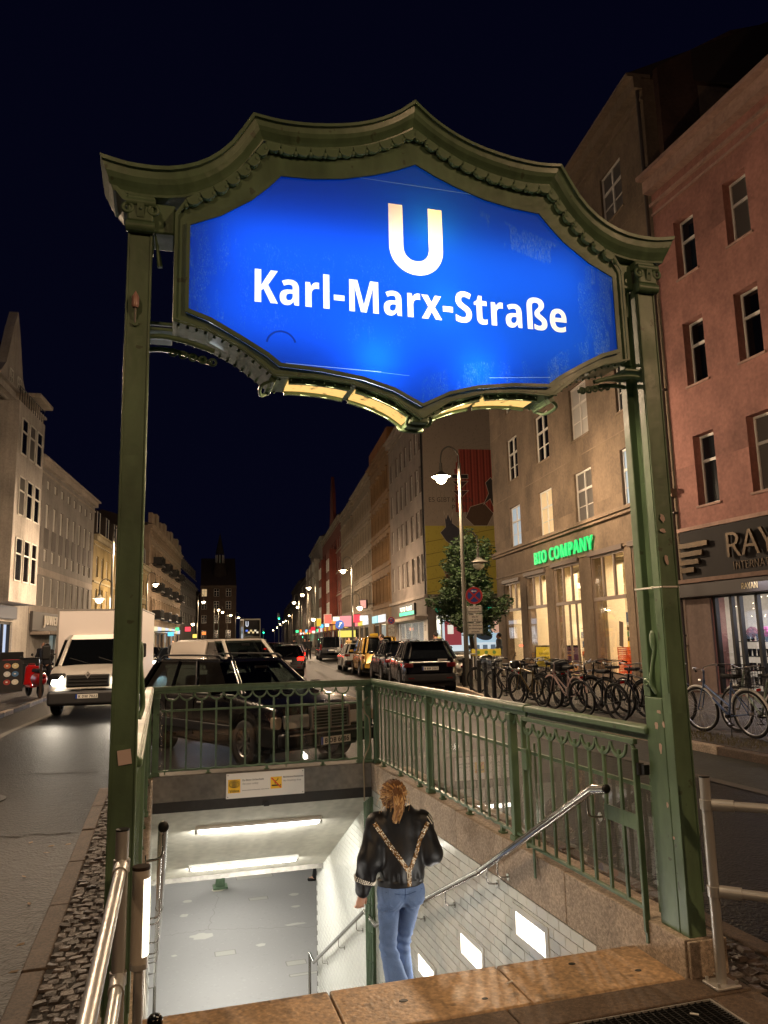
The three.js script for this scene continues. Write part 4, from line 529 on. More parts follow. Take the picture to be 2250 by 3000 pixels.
// ---- the woman on the stairs
{ const W = thing('person', 'woman walking down the stairs in a black jacket with a jewelled V and blue jeans', 'person', [0.57, -1.085, -2.5]);
  const J = { neck: [0.0, 1.37, 0.0], hips: [0.02, 0.84, 0.02], sl: [-0.15, 1.31, 0], sr: [0.2, 1.3, 0], el: [-0.235, 1.05, 0.06], wl: [-0.285, 0.83, 0.02], er: [0.265, 1.06, 0.05], wr: [0.235, 1.0, -0.2] };
  const legL = [[-0.068, 0.82, 0.0], [-0.075, 0.42, -0.03], [0.0, 0.06, 0.12]], legR = [[0.112, 0.82, 0.0], [0.07, 0.38, -0.16], [0.085, -0.08, -0.2]];
  const torso = [[[0.02, 1.3, 0], [0.02, 1.05, 0.0], 0.125, 0.105, 1.5], [[0.02, 1.05, 0], [0.02, 0.88, 0.01], 0.105, 0.12, 1.4], [J.sl, J.sr, 0.055, 0.055, 1], [J.neck, [0, 1.28, 0], 0.05, 0.07, 1]];
  const limbs = [[J.sl, J.el, 0.048, 0.038], [J.el, J.wl, 0.037, 0.026], [J.sr, J.er, 0.048, 0.038], [J.er, J.wr, 0.037, 0.026], [legL[0], legL[1], 0.07, 0.042], [legL[1], legL[2], 0.042, 0.034], [legR[0], legR[1], 0.07, 0.042], [legR[1], legR[2], 0.042, 0.034], [legL[2], [0.0, 0.02, -0.02], 0.034, 0.03], [legR[2], [0.09, -0.13, -0.33], 0.034, 0.03]];
  const body = nets(bones([...torso, ...limbs], 0.05), [-0.4, -0.2, -0.45], [0.42, 1.45, 0.3], 0.014);
  const head = headGeo([-0.02, 1.485, -0.01], 1.0, 0.28, -0.25, 0.005), hl = handGeo(J.wl, [-0.1, -1, -0.15], -1, 0.92, 0.7), hr = handGeo(J.wr, [0.05, -0.35, -1], 1, 0.92, 0.8);
  const B = obj('body', [body, head, hl, hr], skin, W);
  // jeans: snug at the thigh, flared below the knee, fine creases
  const jl = [[[0.02, 0.92, 0.01], [0.02, 0.86, 0.02], 0.148, 0.15, 1.35], [[-0.06, 0.84, 0.03], [-0.062, 0.79, 0.05], 0.095, 0.092], [[0.1, 0.84, 0.03], [0.102, 0.79, 0.05], 0.095, 0.092], [legL[0], legL[1], 0.092, 0.06], [legL[1], [-0.01, 0.06, 0.1], 0.06, 0.098], [legR[0], legR[1], 0.092, 0.06], [legR[1], [0.085, -0.08, -0.19], 0.062, 0.098]], jb = bones(jl, 0.022);
  const jf = (x, y, z) => { const k = 0.0035 * wob(x * 1.3, y, z) + 0.005 * Math.exp(-Math.pow((y - 0.4) / 0.09, 2)) * Math.sin(y * 95 + x * 30) + 0.003 * Math.exp(-Math.pow((y - 0.72) / 0.06, 2)) * Math.sin(y * 120 + Math.abs(x - 0.02) * 120); return Math.max(jb(x, y, z) + k, y - 0.9, -(y + 0.12)); };
  const jeans = obj('jeans', nets(jf, [-0.28, -0.18, -0.42], [0.32, 0.95, 0.34], 0.0085), denim, W);
  for (const sx of [-0.055, 0.105]) obj('back_pocket', (() => { const pts = [[-0.05, 0.05], [0.05, 0.05], [0.044, -0.03], [0, -0.055], [-0.044, -0.03]], g = new THREE.ShapeGeometry(new THREE.Shape(pts.map(p => new THREE.Vector2(...p))), 4), p = g.attributes.position; const o = []; const ix = g.index.array; for (let i = 0; i < ix.length; i++) o.push(ix[i]); for (let i = 0; i < p.count; i++) { const x = sx + p.getX(i), y = 0.79 + p.getY(i); let z = 0.3; while (z > -0.1 && jf(x, y, z) > 0.002) z -= 0.002; p.setXYZ(i, x, y, z + 0.003); } g.computeVertexNormals(); return g; })(), denim, jeans);
  { const zj = (x, y) => { let z = 0.3; while (z > -0.35 && jf(x, y, z) > 0.001) z -= 0.002; return z; }, seam = l => tube(l.map(([x, y]) => [x, y, zj(x, y) + 0.001]), 0.0022, 30, 4), sm = S({ color: 0x2c4470, roughness: 0.9 }); obj('back_seam', [seam([[0.02, 0.87], [0.02, 0.83], [0.02, 0.79], [0.02, 0.75]])], sm, jeans); obj('yoke_seam', [seam([[-0.12, 0.845], [-0.05, 0.835], [0.02, 0.82], [0.09, 0.835], [0.16, 0.845]])], sm, jeans); }
  obj('shoe', [rbox(0.085, 0.07, 0.24, 0.03, -0.0, 0.035, 0.05)], mat.black, W); obj('shoe', [rbox(0.085, 0.07, 0.24, 0.03, 0.09, -0.12, -0.28)], mat.black, W);
  // jacket: loose blouson, full sleeves, gathered hem
  const leather = S({ color: 0x0e0e10, roughness: 0.5, bumpMap: T.fine, bumpScale: 0.0008 });
  const jk = bones([[[0.025, 1.29, 0], [0.025, 1.05, 0.02], 0.158, 0.17, 1.45], [[0.025, 1.05, 0.02], [0.025, 0.95, 0.02], 0.17, 0.176, 1.4], [[-0.16, 1.3, 0], [0.21, 1.29, 0], 0.066, 0.066], [J.sl, [-0.225, 1.06, 0.05], 0.078, 0.088], [[-0.225, 1.06, 0.05], [-0.28, 0.87, 0.03], 0.088, 0.055], [J.sr, [0.262, 1.07, 0.04], 0.078, 0.08], [[0.262, 1.07, 0.04], [0.24, 1.0, -0.18], 0.085, 0.058], [[-0.03, 1.375, 0.01], [0.05, 1.375, 0.01], 0.066, 0.066]], 0.045);
  const jkf = (x, y, z) => { const g = Math.exp(-Math.pow((y - 0.93) / 0.06, 2)); const k = 0.005 * wob(x, y * 0.6, z) + 0.005 * Math.sin(x * 44 + z * 20 + y * 6 + 2.5 * Math.sin(y * 8 + x * 4)) * (0.5 + g) + 0.006 * g * Math.sin(x * 85 + z * 40); let d = jk(x, y, z) + k; const hem = Math.max(Math.hypot((x - 0.02) / 0.178, (z - 0.015) / 0.128) * 0.14 - 0.14, Math.abs(y - 0.893) - 0.026); const sleeve = cap(x, y, z, [-0.225, 1.06, 0.05], [-0.28, 0.86, 0.03], 0.088, 0.056) + k; if (y < 0.915) d = smin(Math.max(d, 0.9 - y), hem, 0.012); d = Math.min(d, sleeve); d = Math.max(d, y - 1.43); d = Math.max(d, -(cap(x, y, z, [-0.005, 1.45, -0.01], [-0.01, 1.55, -0.03], 0.052, 0.06))); return d; };
  const jacket = obj('jacket', nets(jkf, [-0.42, 0.76, -0.34], [0.42, 1.47, 0.26], 0.0075), leather, W);
  const onBack = (x, y) => { let z = 0.26; while (z > -0.2 && jkf(x, y, z) > 0.0015) z -= 0.0015; return z; };
  const gem = new THREE.IcosahedronGeometry(0.0056, 0), gems = [], gems2 = [];
  const strip = (x0, y0, x1, y1, w = 0.027) => { const L = Math.hypot(x1 - x0, y1 - y0), nx = -(y1 - y0) / L, ny = (x1 - x0) / L, n = Math.round(L / 0.0105); for (let i = 0; i <= n; i++) for (let j = -1.5; j <= 1.5; j++) { const x = x0 + (x1 - x0) * i / n + nx * j * w / 3.4, y = y0 + (y1 - y0) * i / n + ny * j * w / 3.4; (rnd() < 0.5 ? gems : gems2).push(at(gem.clone(), x, y, onBack(x, y) + 0.003, rnd() * 3, rnd() * 3, 0)); } };
  strip(-0.19, 1.325, 0.045, 0.985); strip(0.225, 1.3, 0.05, 0.985); strip(0.048, 0.985, 0.05, 0.885);
  for (const o of [-0.016, 0, 0.016]) for (let i = 0; i < 7; i++) { const x = 0.245 + i * 0.006 + o, y = 1.35 - i * 0.009 + o * 0.6; gems.push(at(gem.clone(), x, y, onBack(x, y) + 0.003)); }
  { const a = V(-0.265, 0.93, 0.035), d = V(-0.055, -0.19, -0.02).normalize(), u = V(1, 0, 0).cross(d).normalize(), v = d.clone().cross(u); for (let i = 0; i < 30; i++) for (let j = 0; j < 3; j++) { const t = i / 30 * 6.283; let r = 0.02; const p = a.clone().addScaledVector(d, (j - 1) * 0.011); for (; r < 0.2; r += 0.002) { const q = p.clone().addScaledVector(u, Math.cos(t) * r).addScaledVector(v, Math.sin(t) * r); if (jkf(q.x, q.y, q.z) > 0) break; } gems.push(gem.clone().translate(p.x + (u.x * Math.cos(t) + v.x * Math.sin(t)) * r, p.y + (u.y * Math.cos(t) + v.y * Math.sin(t)) * r, p.z + (u.z * Math.cos(t) + v.z * Math.sin(t)) * r)); } }
  obj('jewelled_trim', gems, P({ color: 0xf2ead8, metalness: 0.25, roughness: 0.2 }), jacket).userData.kind = 'stuff'; obj('jewelled_trim', gems2, P({ color: 0xb08a58, metalness: 0.5, roughness: 0.25 }), jacket).userData.kind = 'stuff';
  // hair: combed up into a loose tail
  const hairM = S({ color: 0x684422, roughness: 0.65 });
  const hc = V(-0.02, 1.485, -0.01), hf = (x0, y0, z0) => { const x = x0 - hc.x, y = y0 - hc.y, z = z0 - hc.z; let d = (Math.hypot(x / 0.096, (y - 0.026) / 0.113, (z - 0.022) / 0.112) - 1) * 0.095; d = Math.max(d, -(z + 0.045 - y * 0.4)); d = Math.max(d, -(y + 0.085)); d = smin(d, cap(x, y, z, [0.0, 0.05, 0.12], [-0.0, 0.0, 0.14], 0.042, 0.044), 0.015); d = smin(d, cap(x, y, z, [0, -0.01, 0.145], [-0.02, -0.135, 0.14], 0.034, 0.01), 0.012); const a = Math.atan2(x, y + 0.02); return d + 0.003 * Math.sin(a * 44 + y * 60 + 3 * Math.sin(z * 40)) + 0.002 * Math.sin(x * 210 + y * 80) + 0.004 * wob(x * 2, y * 2, z * 2); };
  const hair = obj('hair', nets(hf, [-0.14, 1.32, -0.12], [0.1, 1.62, 0.17], 0.0048), hairM, W);
  const lockM = [S({ color: 0x8a6238, roughness: 0.55 }), S({ color: 0xb58850, roughness: 0.5 }), S({ color: 0xd6b07a, roughness: 0.5 })], locks = [[], [], []];
  for (let i = 0; i < 150; i++) { const a = rr(-1.75, 1.75), y = hc.y + rr(-0.07, 0.12), q = Math.sqrt(Math.max(0.02, 1 - Math.pow((y - hc.y - 0.026) / 0.118, 2))), o = rr(0.98, 1.05), p = t => [hc.x + Math.sin(a * (1 - t)) * 0.1 * q * (1 - 0.35 * t) * o, y * (1 - t) + (hc.y + 0.03) * t + 0.012 * Math.sin(t * 3.1), hc.z + 0.022 + Math.cos(a * (1 - t)) * 0.116 * (q * (1 - t) + t) * o]; locks[rnd() < 0.5 ? 0 : rnd() < 0.75 ? 1 : 2].push(tube([p(0), p(0.35), p(0.7), p(1)], rr(0.003, 0.007), 10, 5)); }
  for (let i = 0; i < 60; i++) { const a = rr(0, 6.283), x0 = hc.x + Math.cos(a) * 0.03, y0 = hc.y + 0.03 + Math.sin(a) * 0.03, e = rr(-0.045, 0.035); locks[rnd() < 0.2 ? 0 : rnd() < 0.5 ? 1 : 2].push(tube([[x0, y0, hc.z + 0.13], [x0 + e * 0.4, y0 - 0.03, hc.z + 0.185 + rr(-0.015, 0.01)], [hc.x + e * 0.8, hc.y - 0.07, hc.z + 0.17 + rr(-0.02, 0.01)], [hc.x - 0.02 + e * 0.6, hc.y - rr(0.09, 0.16), hc.z + 0.15 + rr(-0.02, 0.02)]], rr(0.003, 0.006), 10, 5)); }
  for (let i = 0; i < 40; i++) { const a = rr(-1.5, 1.5), y = hc.y + rr(-0.08, 0.1); locks[2].push(tube([[hc.x + Math.sin(a) * 0.1, y, hc.z + 0.02 + Math.cos(a) * 0.11], [hc.x + Math.sin(a) * 0.125, y + rr(-0.02, 0.03), hc.z + 0.02 + Math.cos(a) * 0.13], [hc.x + Math.sin(a) * 0.12 + rr(-0.02, 0.02), y - rr(0.02, 0.06), hc.z + 0.02 + Math.cos(a) * 0.135]], 0.0012, 8, 3)); }
  locks.forEach((l, i) => obj('hair_locks', l, lockM[i], hair).userData.kind = 'stuff');
}
// ---- passers-by, smaller in the picture
function pedestrian(pos, turn, label, o) {
  const t = thing('person', label, 'person', pos, turn, 'passers-by on the pavements'), h = o.h || 1.74, k = h / 1.74, sw = o.walk ?? 0.16;
  const lg = [[[-0.09, 0.9, 0], [-0.1, 0.48, -sw * 0.6], [-0.1, 0.08, -sw]], [[0.09, 0.9, 0], [0.1, 0.48, sw * 0.2], [0.1, 0.08, sw]]], arms = [[[-0.2, 1.42, 0], [-0.25, 1.14, sw * 0.4], [-0.24, 0.9, sw * 0.1]], [[0.2, 1.42, 0], [0.25, 1.14, -sw * 0.4], [0.22, 0.92, -sw * 0.9]]];
  const L = [[[0, 1.4, 0], [0, 1.1, 0], 0.15, 0.13, 1.4], [[0, 1.1, 0], [0, 0.92, 0], 0.13, 0.15, 1.3], [[-0.19, 1.42, 0], [0.19, 1.42, 0], 0.06, 0.06], [[0, 1.4, 0], [0, 1.55, 0], 0.06, 0.05]]; for (const a of arms) L.push([a[0], a[1], 0.05, 0.04], [a[1], a[2], 0.04, 0.03], [a[2], [a[2][0], a[2][1] - 0.13, a[2][2] - 0.03], 0.034, 0.022]); for (const a of lg) L.push([a[0], a[1], 0.085, 0.058], [a[1], a[2], 0.055, 0.04], [a[2], [a[2][0], 0.04, a[2][2] - 0.14], 0.042, 0.036]);
  const m = M4(0, 0, 0, 0, 0, 0, k), b = obj('body', [nets(bones(L, 0.05), [-0.4, -0.02, -0.5], [0.4, 1.6, 0.45], 0.026).applyMatrix4(m), headGeo([0, 1.62, -0.01], 1.03, 0, 0, 0.011).applyMatrix4(m)], skin, t);
  const coat = L.slice(0, 3).map(a => [a[0], a[1], a[2] + 0.03, a[3] + 0.035, a[4]]); for (const a of arms) coat.push([a[0], a[1], 0.072, 0.062], [a[1], a[2], 0.06, 0.048]); const cf = bones(coat, 0.05), lo = o.long ? 0.55 : 0.84; if (o.long) coat.push([[0, 1.0, 0], [0, 0.6, 0], 0.18, 0.22, 1.2]);
  obj('coat', nets((x, y, z) => Math.max(cf(x, y, z) + 0.006 * wob(x, y, z), lo - y, y - 1.5), [-0.42, 0.5, -0.4], [0.42, 1.56, 0.4], 0.024).applyMatrix4(m), S({ color: o.coat, roughness: 0.8 }), t);
  const tf = bones(lg.flatMap(a => [[a[0], a[1], 0.105, 0.078], [a[1], a[2], 0.075, 0.065]]), 0.04); obj('trousers', nets((x, y, z) => Math.max(tf(x, y, z), y - 0.98, 0.05 - y), [-0.3, 0, -0.4], [0.3, 1.05, 0.4], 0.024).applyMatrix4(m), S({ color: o.trousers, roughness: 0.85 }), t);
  obj('hair', nets((x, y, z) => Math.max((Math.hypot(x / 0.092, (y - 1.65) / 0.105, (z - 0.005) / 0.108) - 1) * 0.09, -(z + 0.05 - (y - 1.65) * 0.5), o.longHair ? 1.45 - y : 1.58 - y), [-0.13, 1.4, -0.14], [0.13, 1.8, 0.15], 0.014).applyMatrix4(m), S({ color: o.hair || 0x1c1612, roughness: 0.6 }), t);
  for (const a of lg) obj('shoe', [rbox(0.09, 0.07, 0.25, 0.03, a[2][0], 0.036, a[2][2] - 0.05)].map(g => g.applyMatrix4(m)), mat.black, t);
  return t;
}
// ================================================================ buildings
const { FontLoader } = await import('three/addons/loaders/FontLoader.js');
const { TextGeometry } = await import('three/addons/geometries/TextGeometry.js');
const fontB = await new FontLoader().loadAsync('fonts/droid/droid_sans_bold.typeface.json'), fontR = await new FontLoader().loadAsync('fonts/droid/droid_sans_regular.typeface.json');
function letters(parent, text, size, depth, m, x, y, z, { font = fontB, width, ry = 0, name = 'letter' } = {}) {   // each character a part of its sign
  const sc = size / font.data.resolution, adv = [...text].map(c => (font.data.glyphs[c] || font.data.glyphs['?']).ha * sc), tot = adv.reduce((a, b) => a + b, 0), k = width ? width / tot : 1; let p = 0;
  [...text].forEach((c, i) => { if (c !== ' ') { const g = new TextGeometry(c, { font, size, depth, curveSegments: 4, bevelEnabled: false }); g.scale(k, 1, 1); const o = obj(name, g, m, parent); o.position.set(x + p * k * Math.cos(ry), y, z - p * k * Math.sin(ry)); o.rotation.y = ry; } p += adv[i]; });
}
const TH = 7 * RAD, D7 = V(Math.sin(TH), 0, -Math.cos(TH)), QR = V(12.64, 0, -14.6), AL = V(-10, 0, -40);
const winCache = new Map();
function winGeo(w, h, style) {
  const key = [w.toFixed(2), h.toFixed(2), style].join(); if (winCache.has(key)) return winCache.get(key);
  const f = 0.065, g = [bb(0, w, 0, f, -0.04, 0.03), bb(0, w, h - f, h, -0.04, 0.03), bb(0, f, f, h - f, -0.04, 0.03), bb(w - f, w, f, h - f, -0.04, 0.03)], tr = h * 0.63;
  if (style !== 'plain') g.push(bb(f, w - f, tr - 0.04, tr + 0.04, -0.04, 0.035));
  if (style === 'cross') g.push(bb(w / 2 - 0.045, w / 2 + 0.045, f, tr - 0.04, -0.04, 0.034), bb(w / 2 - 0.045, w / 2 + 0.045, tr + 0.04, h - f, -0.04, 0.034), bb(f, w / 2 - 0.045, tr * 0.5 - 0.015, tr * 0.5 + 0.015, -0.03, 0.02), bb(w / 2 + 0.045, w - f, tr * 0.5 - 0.015, tr * 0.5 + 0.015, -0.03, 0.02));
  if (style === 'double') g.push(bb(w / 2 - 0.035, w / 2 + 0.035, f, h - f, -0.035, 0.026));
  const r = [shared(g), shared(box(w - f, h - f, 0.01, w / 2, h / 2, -0.012)), shared(rbb(-0.06, w + 0.06, -0.07, -0.005, -0.12, 0.3, 0.01))]; winCache.set(key, r); return r;
}
const litPane = S({ color: 0x8a7a58, emissive: 0xffd9a0, emissiveIntensity: 0.55, roughness: 0.4 }), litBlue = S({ color: 0x6a7a88, emissive: 0xcfe4f2, emissiveIntensity: 0.42, roughness: 0.4 }), curtain = S({ color: 0x5d5a55, roughness: 0.35 }), paleBlind = S({ color: 0xa8a6a0, roughness: 0.5 });
const paneOf = { dark: mat.darkGlass, dim: mat.dimGlass, lit: litPane, blue: litBlue, curtain, blind: paleBlind };
function win(parent, x0, x1, y0, y1, { style = 'cross', pane = 'dark', recess = 0.2, frame = mat.windowFrame, sill = true, lit } = {}) {
  const [f, p, s] = winGeo(x1 - x0, y1 - y0, style), o = new THREE.Mesh(f, frame); o.name = 'window'; o.position.set(x0, y0, -recess); parent.add(o);
  const q = new THREE.Mesh(p, paneOf[pane] || pane); q.name = 'pane'; o.add(q); if (sill) { const d = new THREE.Mesh(s, parent.userData.trim || mat.windowFrame); d.name = 'sill'; d.position.z = recess - 0.26; o.add(d); } return o;
}
function building(name, label, o) {
  const right = o.side === 'right', W = o.t1 - o.t0, base = (right ? QR : AL).clone().addScaledVector(D7, right ? o.t1 : o.t0), turn = o.turn ?? (right ? -(Math.PI / 2 + TH) : Math.PI / 2 - TH);
  const b = thing(name, label, 'building', o.at || [base.x, 0, base.z], turn); b.userData.trim = o.trim; const X = t => right ? o.t1 - t : t - o.t0; b.X = X;
  const holes = (o.openings || []).map(([x0, x1, y0, y1]) => [[x0, y0], [x0, y1], [x1, y1], [x1, y0]]);
  obj('wall', [at(poly([[0, 0], [o.W || W, 0], [o.W || W, o.H], [0, o.H]], 0.4, 0, holes), 0, 0, -0.4)], o.wall, b);
  const w = o.W || W, dp = o.depth || 9; obj('rear_block', [bb(0.02, w - 0.02, o.rear || 0, o.H - 0.02, -dp, -0.62), bb(0.001, 0.3, 0, o.H - 0.01, -0.62, -0.401), bb(w - 0.3, w - 0.001, 0, o.H - 0.01, -0.62, -0.401), bb(0.3, w - 0.3, o.H - 0.3, o.H - 0.01, -0.62, -0.401)], o.side2 || o.wall, b);
  if (o.cornice !== 0) obj('cornice', [bb(-0.02, w + 0.02, o.H - 0.35, o.H + 0.02, 0.002, 0.28), bb(-0.02, w + 0.02, o.H + 0.022, o.H + 0.14, -0.3, 0.5), bb(-0.02, w + 0.02, o.H - 0.75, o.H - 0.66, 0.002, 0.1)], o.trim || o.wall, b);
  obj('roof', [poly([[-0.45, o.H + 0.145], [dp / 2, o.H + (o.roofH ?? 2.6)], [dp, o.H + 0.145]], w).rotateY(Math.PI / 2)], S({ color: 0x3a2f2b, roughness: 0.9 }), b);
  for (const [x0, x1, y0, y1, p] of o.openings || []) if (p) win(b, x0, x1, y0, y1, p);
  return b;
}
const gridWins = (xs, w, ys, h, opt) => { const l = []; for (const y of ys) for (const x of xs) l.push([x, x + w, y, y + h, typeof opt === 'function' ? opt(x, y) : opt]); return l; };
const pick = (...l) => l[rnd() * l.length | 0];
const wallM = (c, map = T.plaster, o = {}) => S({ color: c, map, roughness: 0.88, bumpMap: T.mid, bumpScale: 0.01, ...o });

// ---- red rendered house with the dark sweet shop front
{ const rows = [[4.95, 6.87], [8.3, 10.12], [11.46, 13.2]], xs = [0.83, 2.78, 4.72, 6.66, 8.6, 10.5, 12.5], op = [];
  rows.forEach(([a, b], r) => xs.forEach((x, i) => op.push([x, x + 0.8, a, b, { style: 'transom', pane: (r === 1 && i === 0) ? 'dark' : pick('dark', 'curtain', 'dim', 'dark'), recess: 0.26 }])));
  op.push([1.0, 7.0, 0.02, 2.56, null]);
  const b = building('red_house', 'red rendered house over a dark shop front with gold lettering', { side: 'right', at: [QR.x, 0, QR.z], turn: -(Math.PI / 2 - 1.5 * RAD), t0: 0, t1: 16, W: 16, H: 14.9, depth: 11, wall: wallM(0xc08a80, T.stain), side2: wallM(0x8a6a58), trim: wallM(0xc9a79a), openings: op, rear: 2.9, roofH: 3.5 });
  obj('blind', [box(0.66, 0.5, 0.012, 1.23, 8.62, -0.285)], litBlue, b);
  obj('string_course', [bb(0.0, 16, 4.31, 4.41, 0.002, 0.12)], b.userData.trim, b); obj('string_course', [bb(0, 16, 13.86, 13.93, 0.002, 0.05)], b.userData.trim, b);
  const dark = S({ color: 0x1b1716, roughness: 0.85 }), darker = S({ color: 0x2a2422, roughness: 0.6 }), gold = S({ color: 0x9a7c4a, metalness: 0.5, roughness: 0.5, map: T.concrete });
  obj('fascia', [rbb(0.06, 15.9, 3.0, 4.3, 0.002, 0.09, 0.01)], dark, b); obj('fascia_ledge', [rbb(-0.1, 15.9, 2.88, 2.99, 0.002, 0.3, 0.01)], wallM(0x8d7468), b); obj('awning_box', [rbb(-0.25, 15.9, 2.5, 2.878, 0.002, 0.26, 0.03)], darker, b);
  [[0.12, 1.24, 3.83], [0.12, 1.02, 3.6], [0.12, 0.86, 3.38], [0.12, 0.66, 3.17]].forEach(([a, c, y]) => obj('gold_bar', [rbb(a, c, y, y + 0.14, 0.13, 0.2, 0.006), bb(a + 0.1, c - 0.1, y + 0.04, y + 0.1, 0.09, 0.13)], gold, b));
  letters(b, 'RAYAN', 0.62, 0.07, gold, 1.84, 3.43, 0.14, { width: 3.0, font: fontR }); letters(b, 'INTERNATIONAL', 0.19, 0.02, gold, 1.98, 3.12, 0.092, { width: 1.95, font: fontR }); letters(b, 'RAYAN', 0.15, 0.01, S({ color: 0x9d8a60, roughness: 0.6 }), 2.36, 2.6, 0.262, { width: 0.55, font: fontR });
  obj('pier_cladding', [rbb(0.02, 0.98, 0.02, 2.5, 0.002, 0.05, 0.008)], wallM(0x7c6a64), b); obj('notice_poster', [box(0.36, 1.3, 0.02, -0.19, 1.9, 0.03)], S({ color: 0xb7a598, roughness: 0.7 }), b);
  // glazed doors and what stands behind them
  for (const x of [1.0, 1.58, 1.86, 2.44, 3.05, 3.64, 4.4, 5.2, 6.2, 6.92]) obj('door_frame', [rbb(x, x + 0.09, 0.02, 2.56, -0.14, -0.02, 0.006)], mat.black, b); obj('door_frame', [bb(1.0, 7.0, 2.46, 2.56, -0.13, -0.03)], mat.black, b); obj('door_frame', [bb(1.0, 7.0, 0.02, 0.14, -0.13, -0.03)], mat.black, b);
  obj('glazing', [box(6, 2.4, 0.0008, 4, 1.3, -0.08)], mat.glass, b);
  const room = thing('shop_room', 'bright sweet shop interior seen through black framed doors', 'shop interior', [b.position.x, 0, b.position.z], b.rotation.y);
  obj('back_wall', [bb(0.7, 7.2, 0.01, 2.86, -3.6, -3.5)], mat.cream, room); obj('side_wall', [bb(0.7, 0.8, 0.01, 2.86, -3.5, -0.42), bb(7.1, 7.2, 0.01, 2.86, -3.5, -0.42)], mat.cream, room); obj('floor', [bb(0.8, 7.1, -0.02, 0.015, -3.5, -0.16)], mat.concrete, room); obj('ceiling', [bb(0.8, 7.1, 2.78, 2.86, -3.5, -0.45)], mat.white, room);
  panelLight(room, 3.9, 2.75, -1.9, 5.5, 2.4, 0xf4f0ff, 8, [3.9, 0, -1.9]);
  obj('light_panel', [box(5.5, 0.02, 1.2, 3.9, 2.768, -1.9)], glow(0xf4f0ff, 1.5), room);
  for (const y of [0.25, 0.6, 0.95, 1.32]) { obj('shelf', [box(3.4, 0.02, 0.3, 3.0, y, -0.6)], mat.black, room); for (let i = 0; i < 22; i++) { const x = 1.4 + i * 0.15 + rr(-0.02, 0.02); obj('glass_jar', [cyl(0.04 + rr(0, 0.02), 0.035, 0.18, x, y + 0.1, -0.56, 0, 0, 0, 8)], pick(mat.chrome, mat.dimGlass, mat.dimGlass, S({ color: pick(0xb88a8a, 0xc9b48a, 0x7a8aa8), roughness: 0.2 })), room); } }
  for (const [x, c] of [[1.75, 0x8a3b3b], [2.2, 0xd86fb0], [3.0, 0xd9cfae]]) { const f = thing('paper_flower', `round ${x < 2 ? 'dark red' : x < 2.5 ? 'pink' : 'cream'} flower ball in the sweet shop window`, 'flower', [b.position.x, 0, b.position.z], b.rotation.y, 'flower balls in the shop window'); const g = []; for (let i = 0; i < 40; i++) { const a = rr(0, 6.283), u = rr(-1, 1), s = Math.sqrt(1 - u * u); g.push(sph(0.05, x + Math.cos(a) * s * 0.1, 1.56 + u * 0.09, -0.5 + Math.sin(a) * s * 0.1, 1, 6)); } obj('petals', g, S({ color: c, roughness: 0.8 }), f).userData.kind = 'stuff'; obj('vase', [lathe([[0.02, 0], [0.05, 0.03], [0.03, 0.1], [0.02, 0.16]], 10, x, 1.34, -0.5)], mat.dimGlass, f); }
  { const pts = []; for (let i = 0; i < 60; i++) pts.push(sph(0.012, 1.2 + rr(0, 5), 2.1 + rr(-0.25, 0.4), -0.35 - rr(0, 0.3), 1, 5)); obj('fairy_lights', pts, glow(0xffe6c0, 6), room).userData.kind = 'stuff'; }
  for (let k = 0; k < 9; k++) obj('coloured_disc', [cyl(0.2, 0.2, 0.02, 2.0 + (k % 5) * 0.36, 2.3 - (k / 5 | 0) * 0.36, -3.48, Math.PI / 2, 0, 0, 18)], S({ color: pick(0x3a78c8, 0x2e9a8c, 0xd8c860, 0xe8e8e8), emissive: pick(0x3a78c8, 0x2e9a8c, 0xd8c860, 0xe8e8e8), emissiveIntensity: 0.5, roughness: 0.4 }), room);
  // taller painted gable rising behind
  const gb = thing('gable_wall', 'tall dark gable with faded wall painting behind the red house', 'building', [QR.x + 0.4, 14.6, QR.z - 0.05], -(Math.PI / 2 - 1.5 * RAD) - Math.PI / 2);
  obj('wall', [at(poly([[-11, 0], [0, 0], [0, 4.2], [-3, 6.2], [-11, 9.5]], 0.3), 0, 0, -0.3)], wallM(0x74594c, T.stain), gb); 
  const mt = canvas(512, 512, (g, w, h) => { g.fillStyle = '#6f5a50'; g.fillRect(0, 0, w, h); g.strokeStyle = '#3c302b'; g.lineWidth = 7; for (let i = 0; i < 16; i++) { g.beginPath(); g.arc(70 + rnd() * 380, 70 + rnd() * 380, 14 + rnd() * 70, rnd() * 6, rnd() * 6 + 3); g.stroke(); } g.fillStyle = 'rgba(60,46,42,0.55)'; for (let i = 0; i < 30; i++) g.fillRect(rnd() * w, rnd() * h, 10 + rnd() * 40, 8 + rnd() * 30); });
  printed('wall_painting', 5.5, 3.4, mt, gb, -4.2, 1.9, 0.004); }

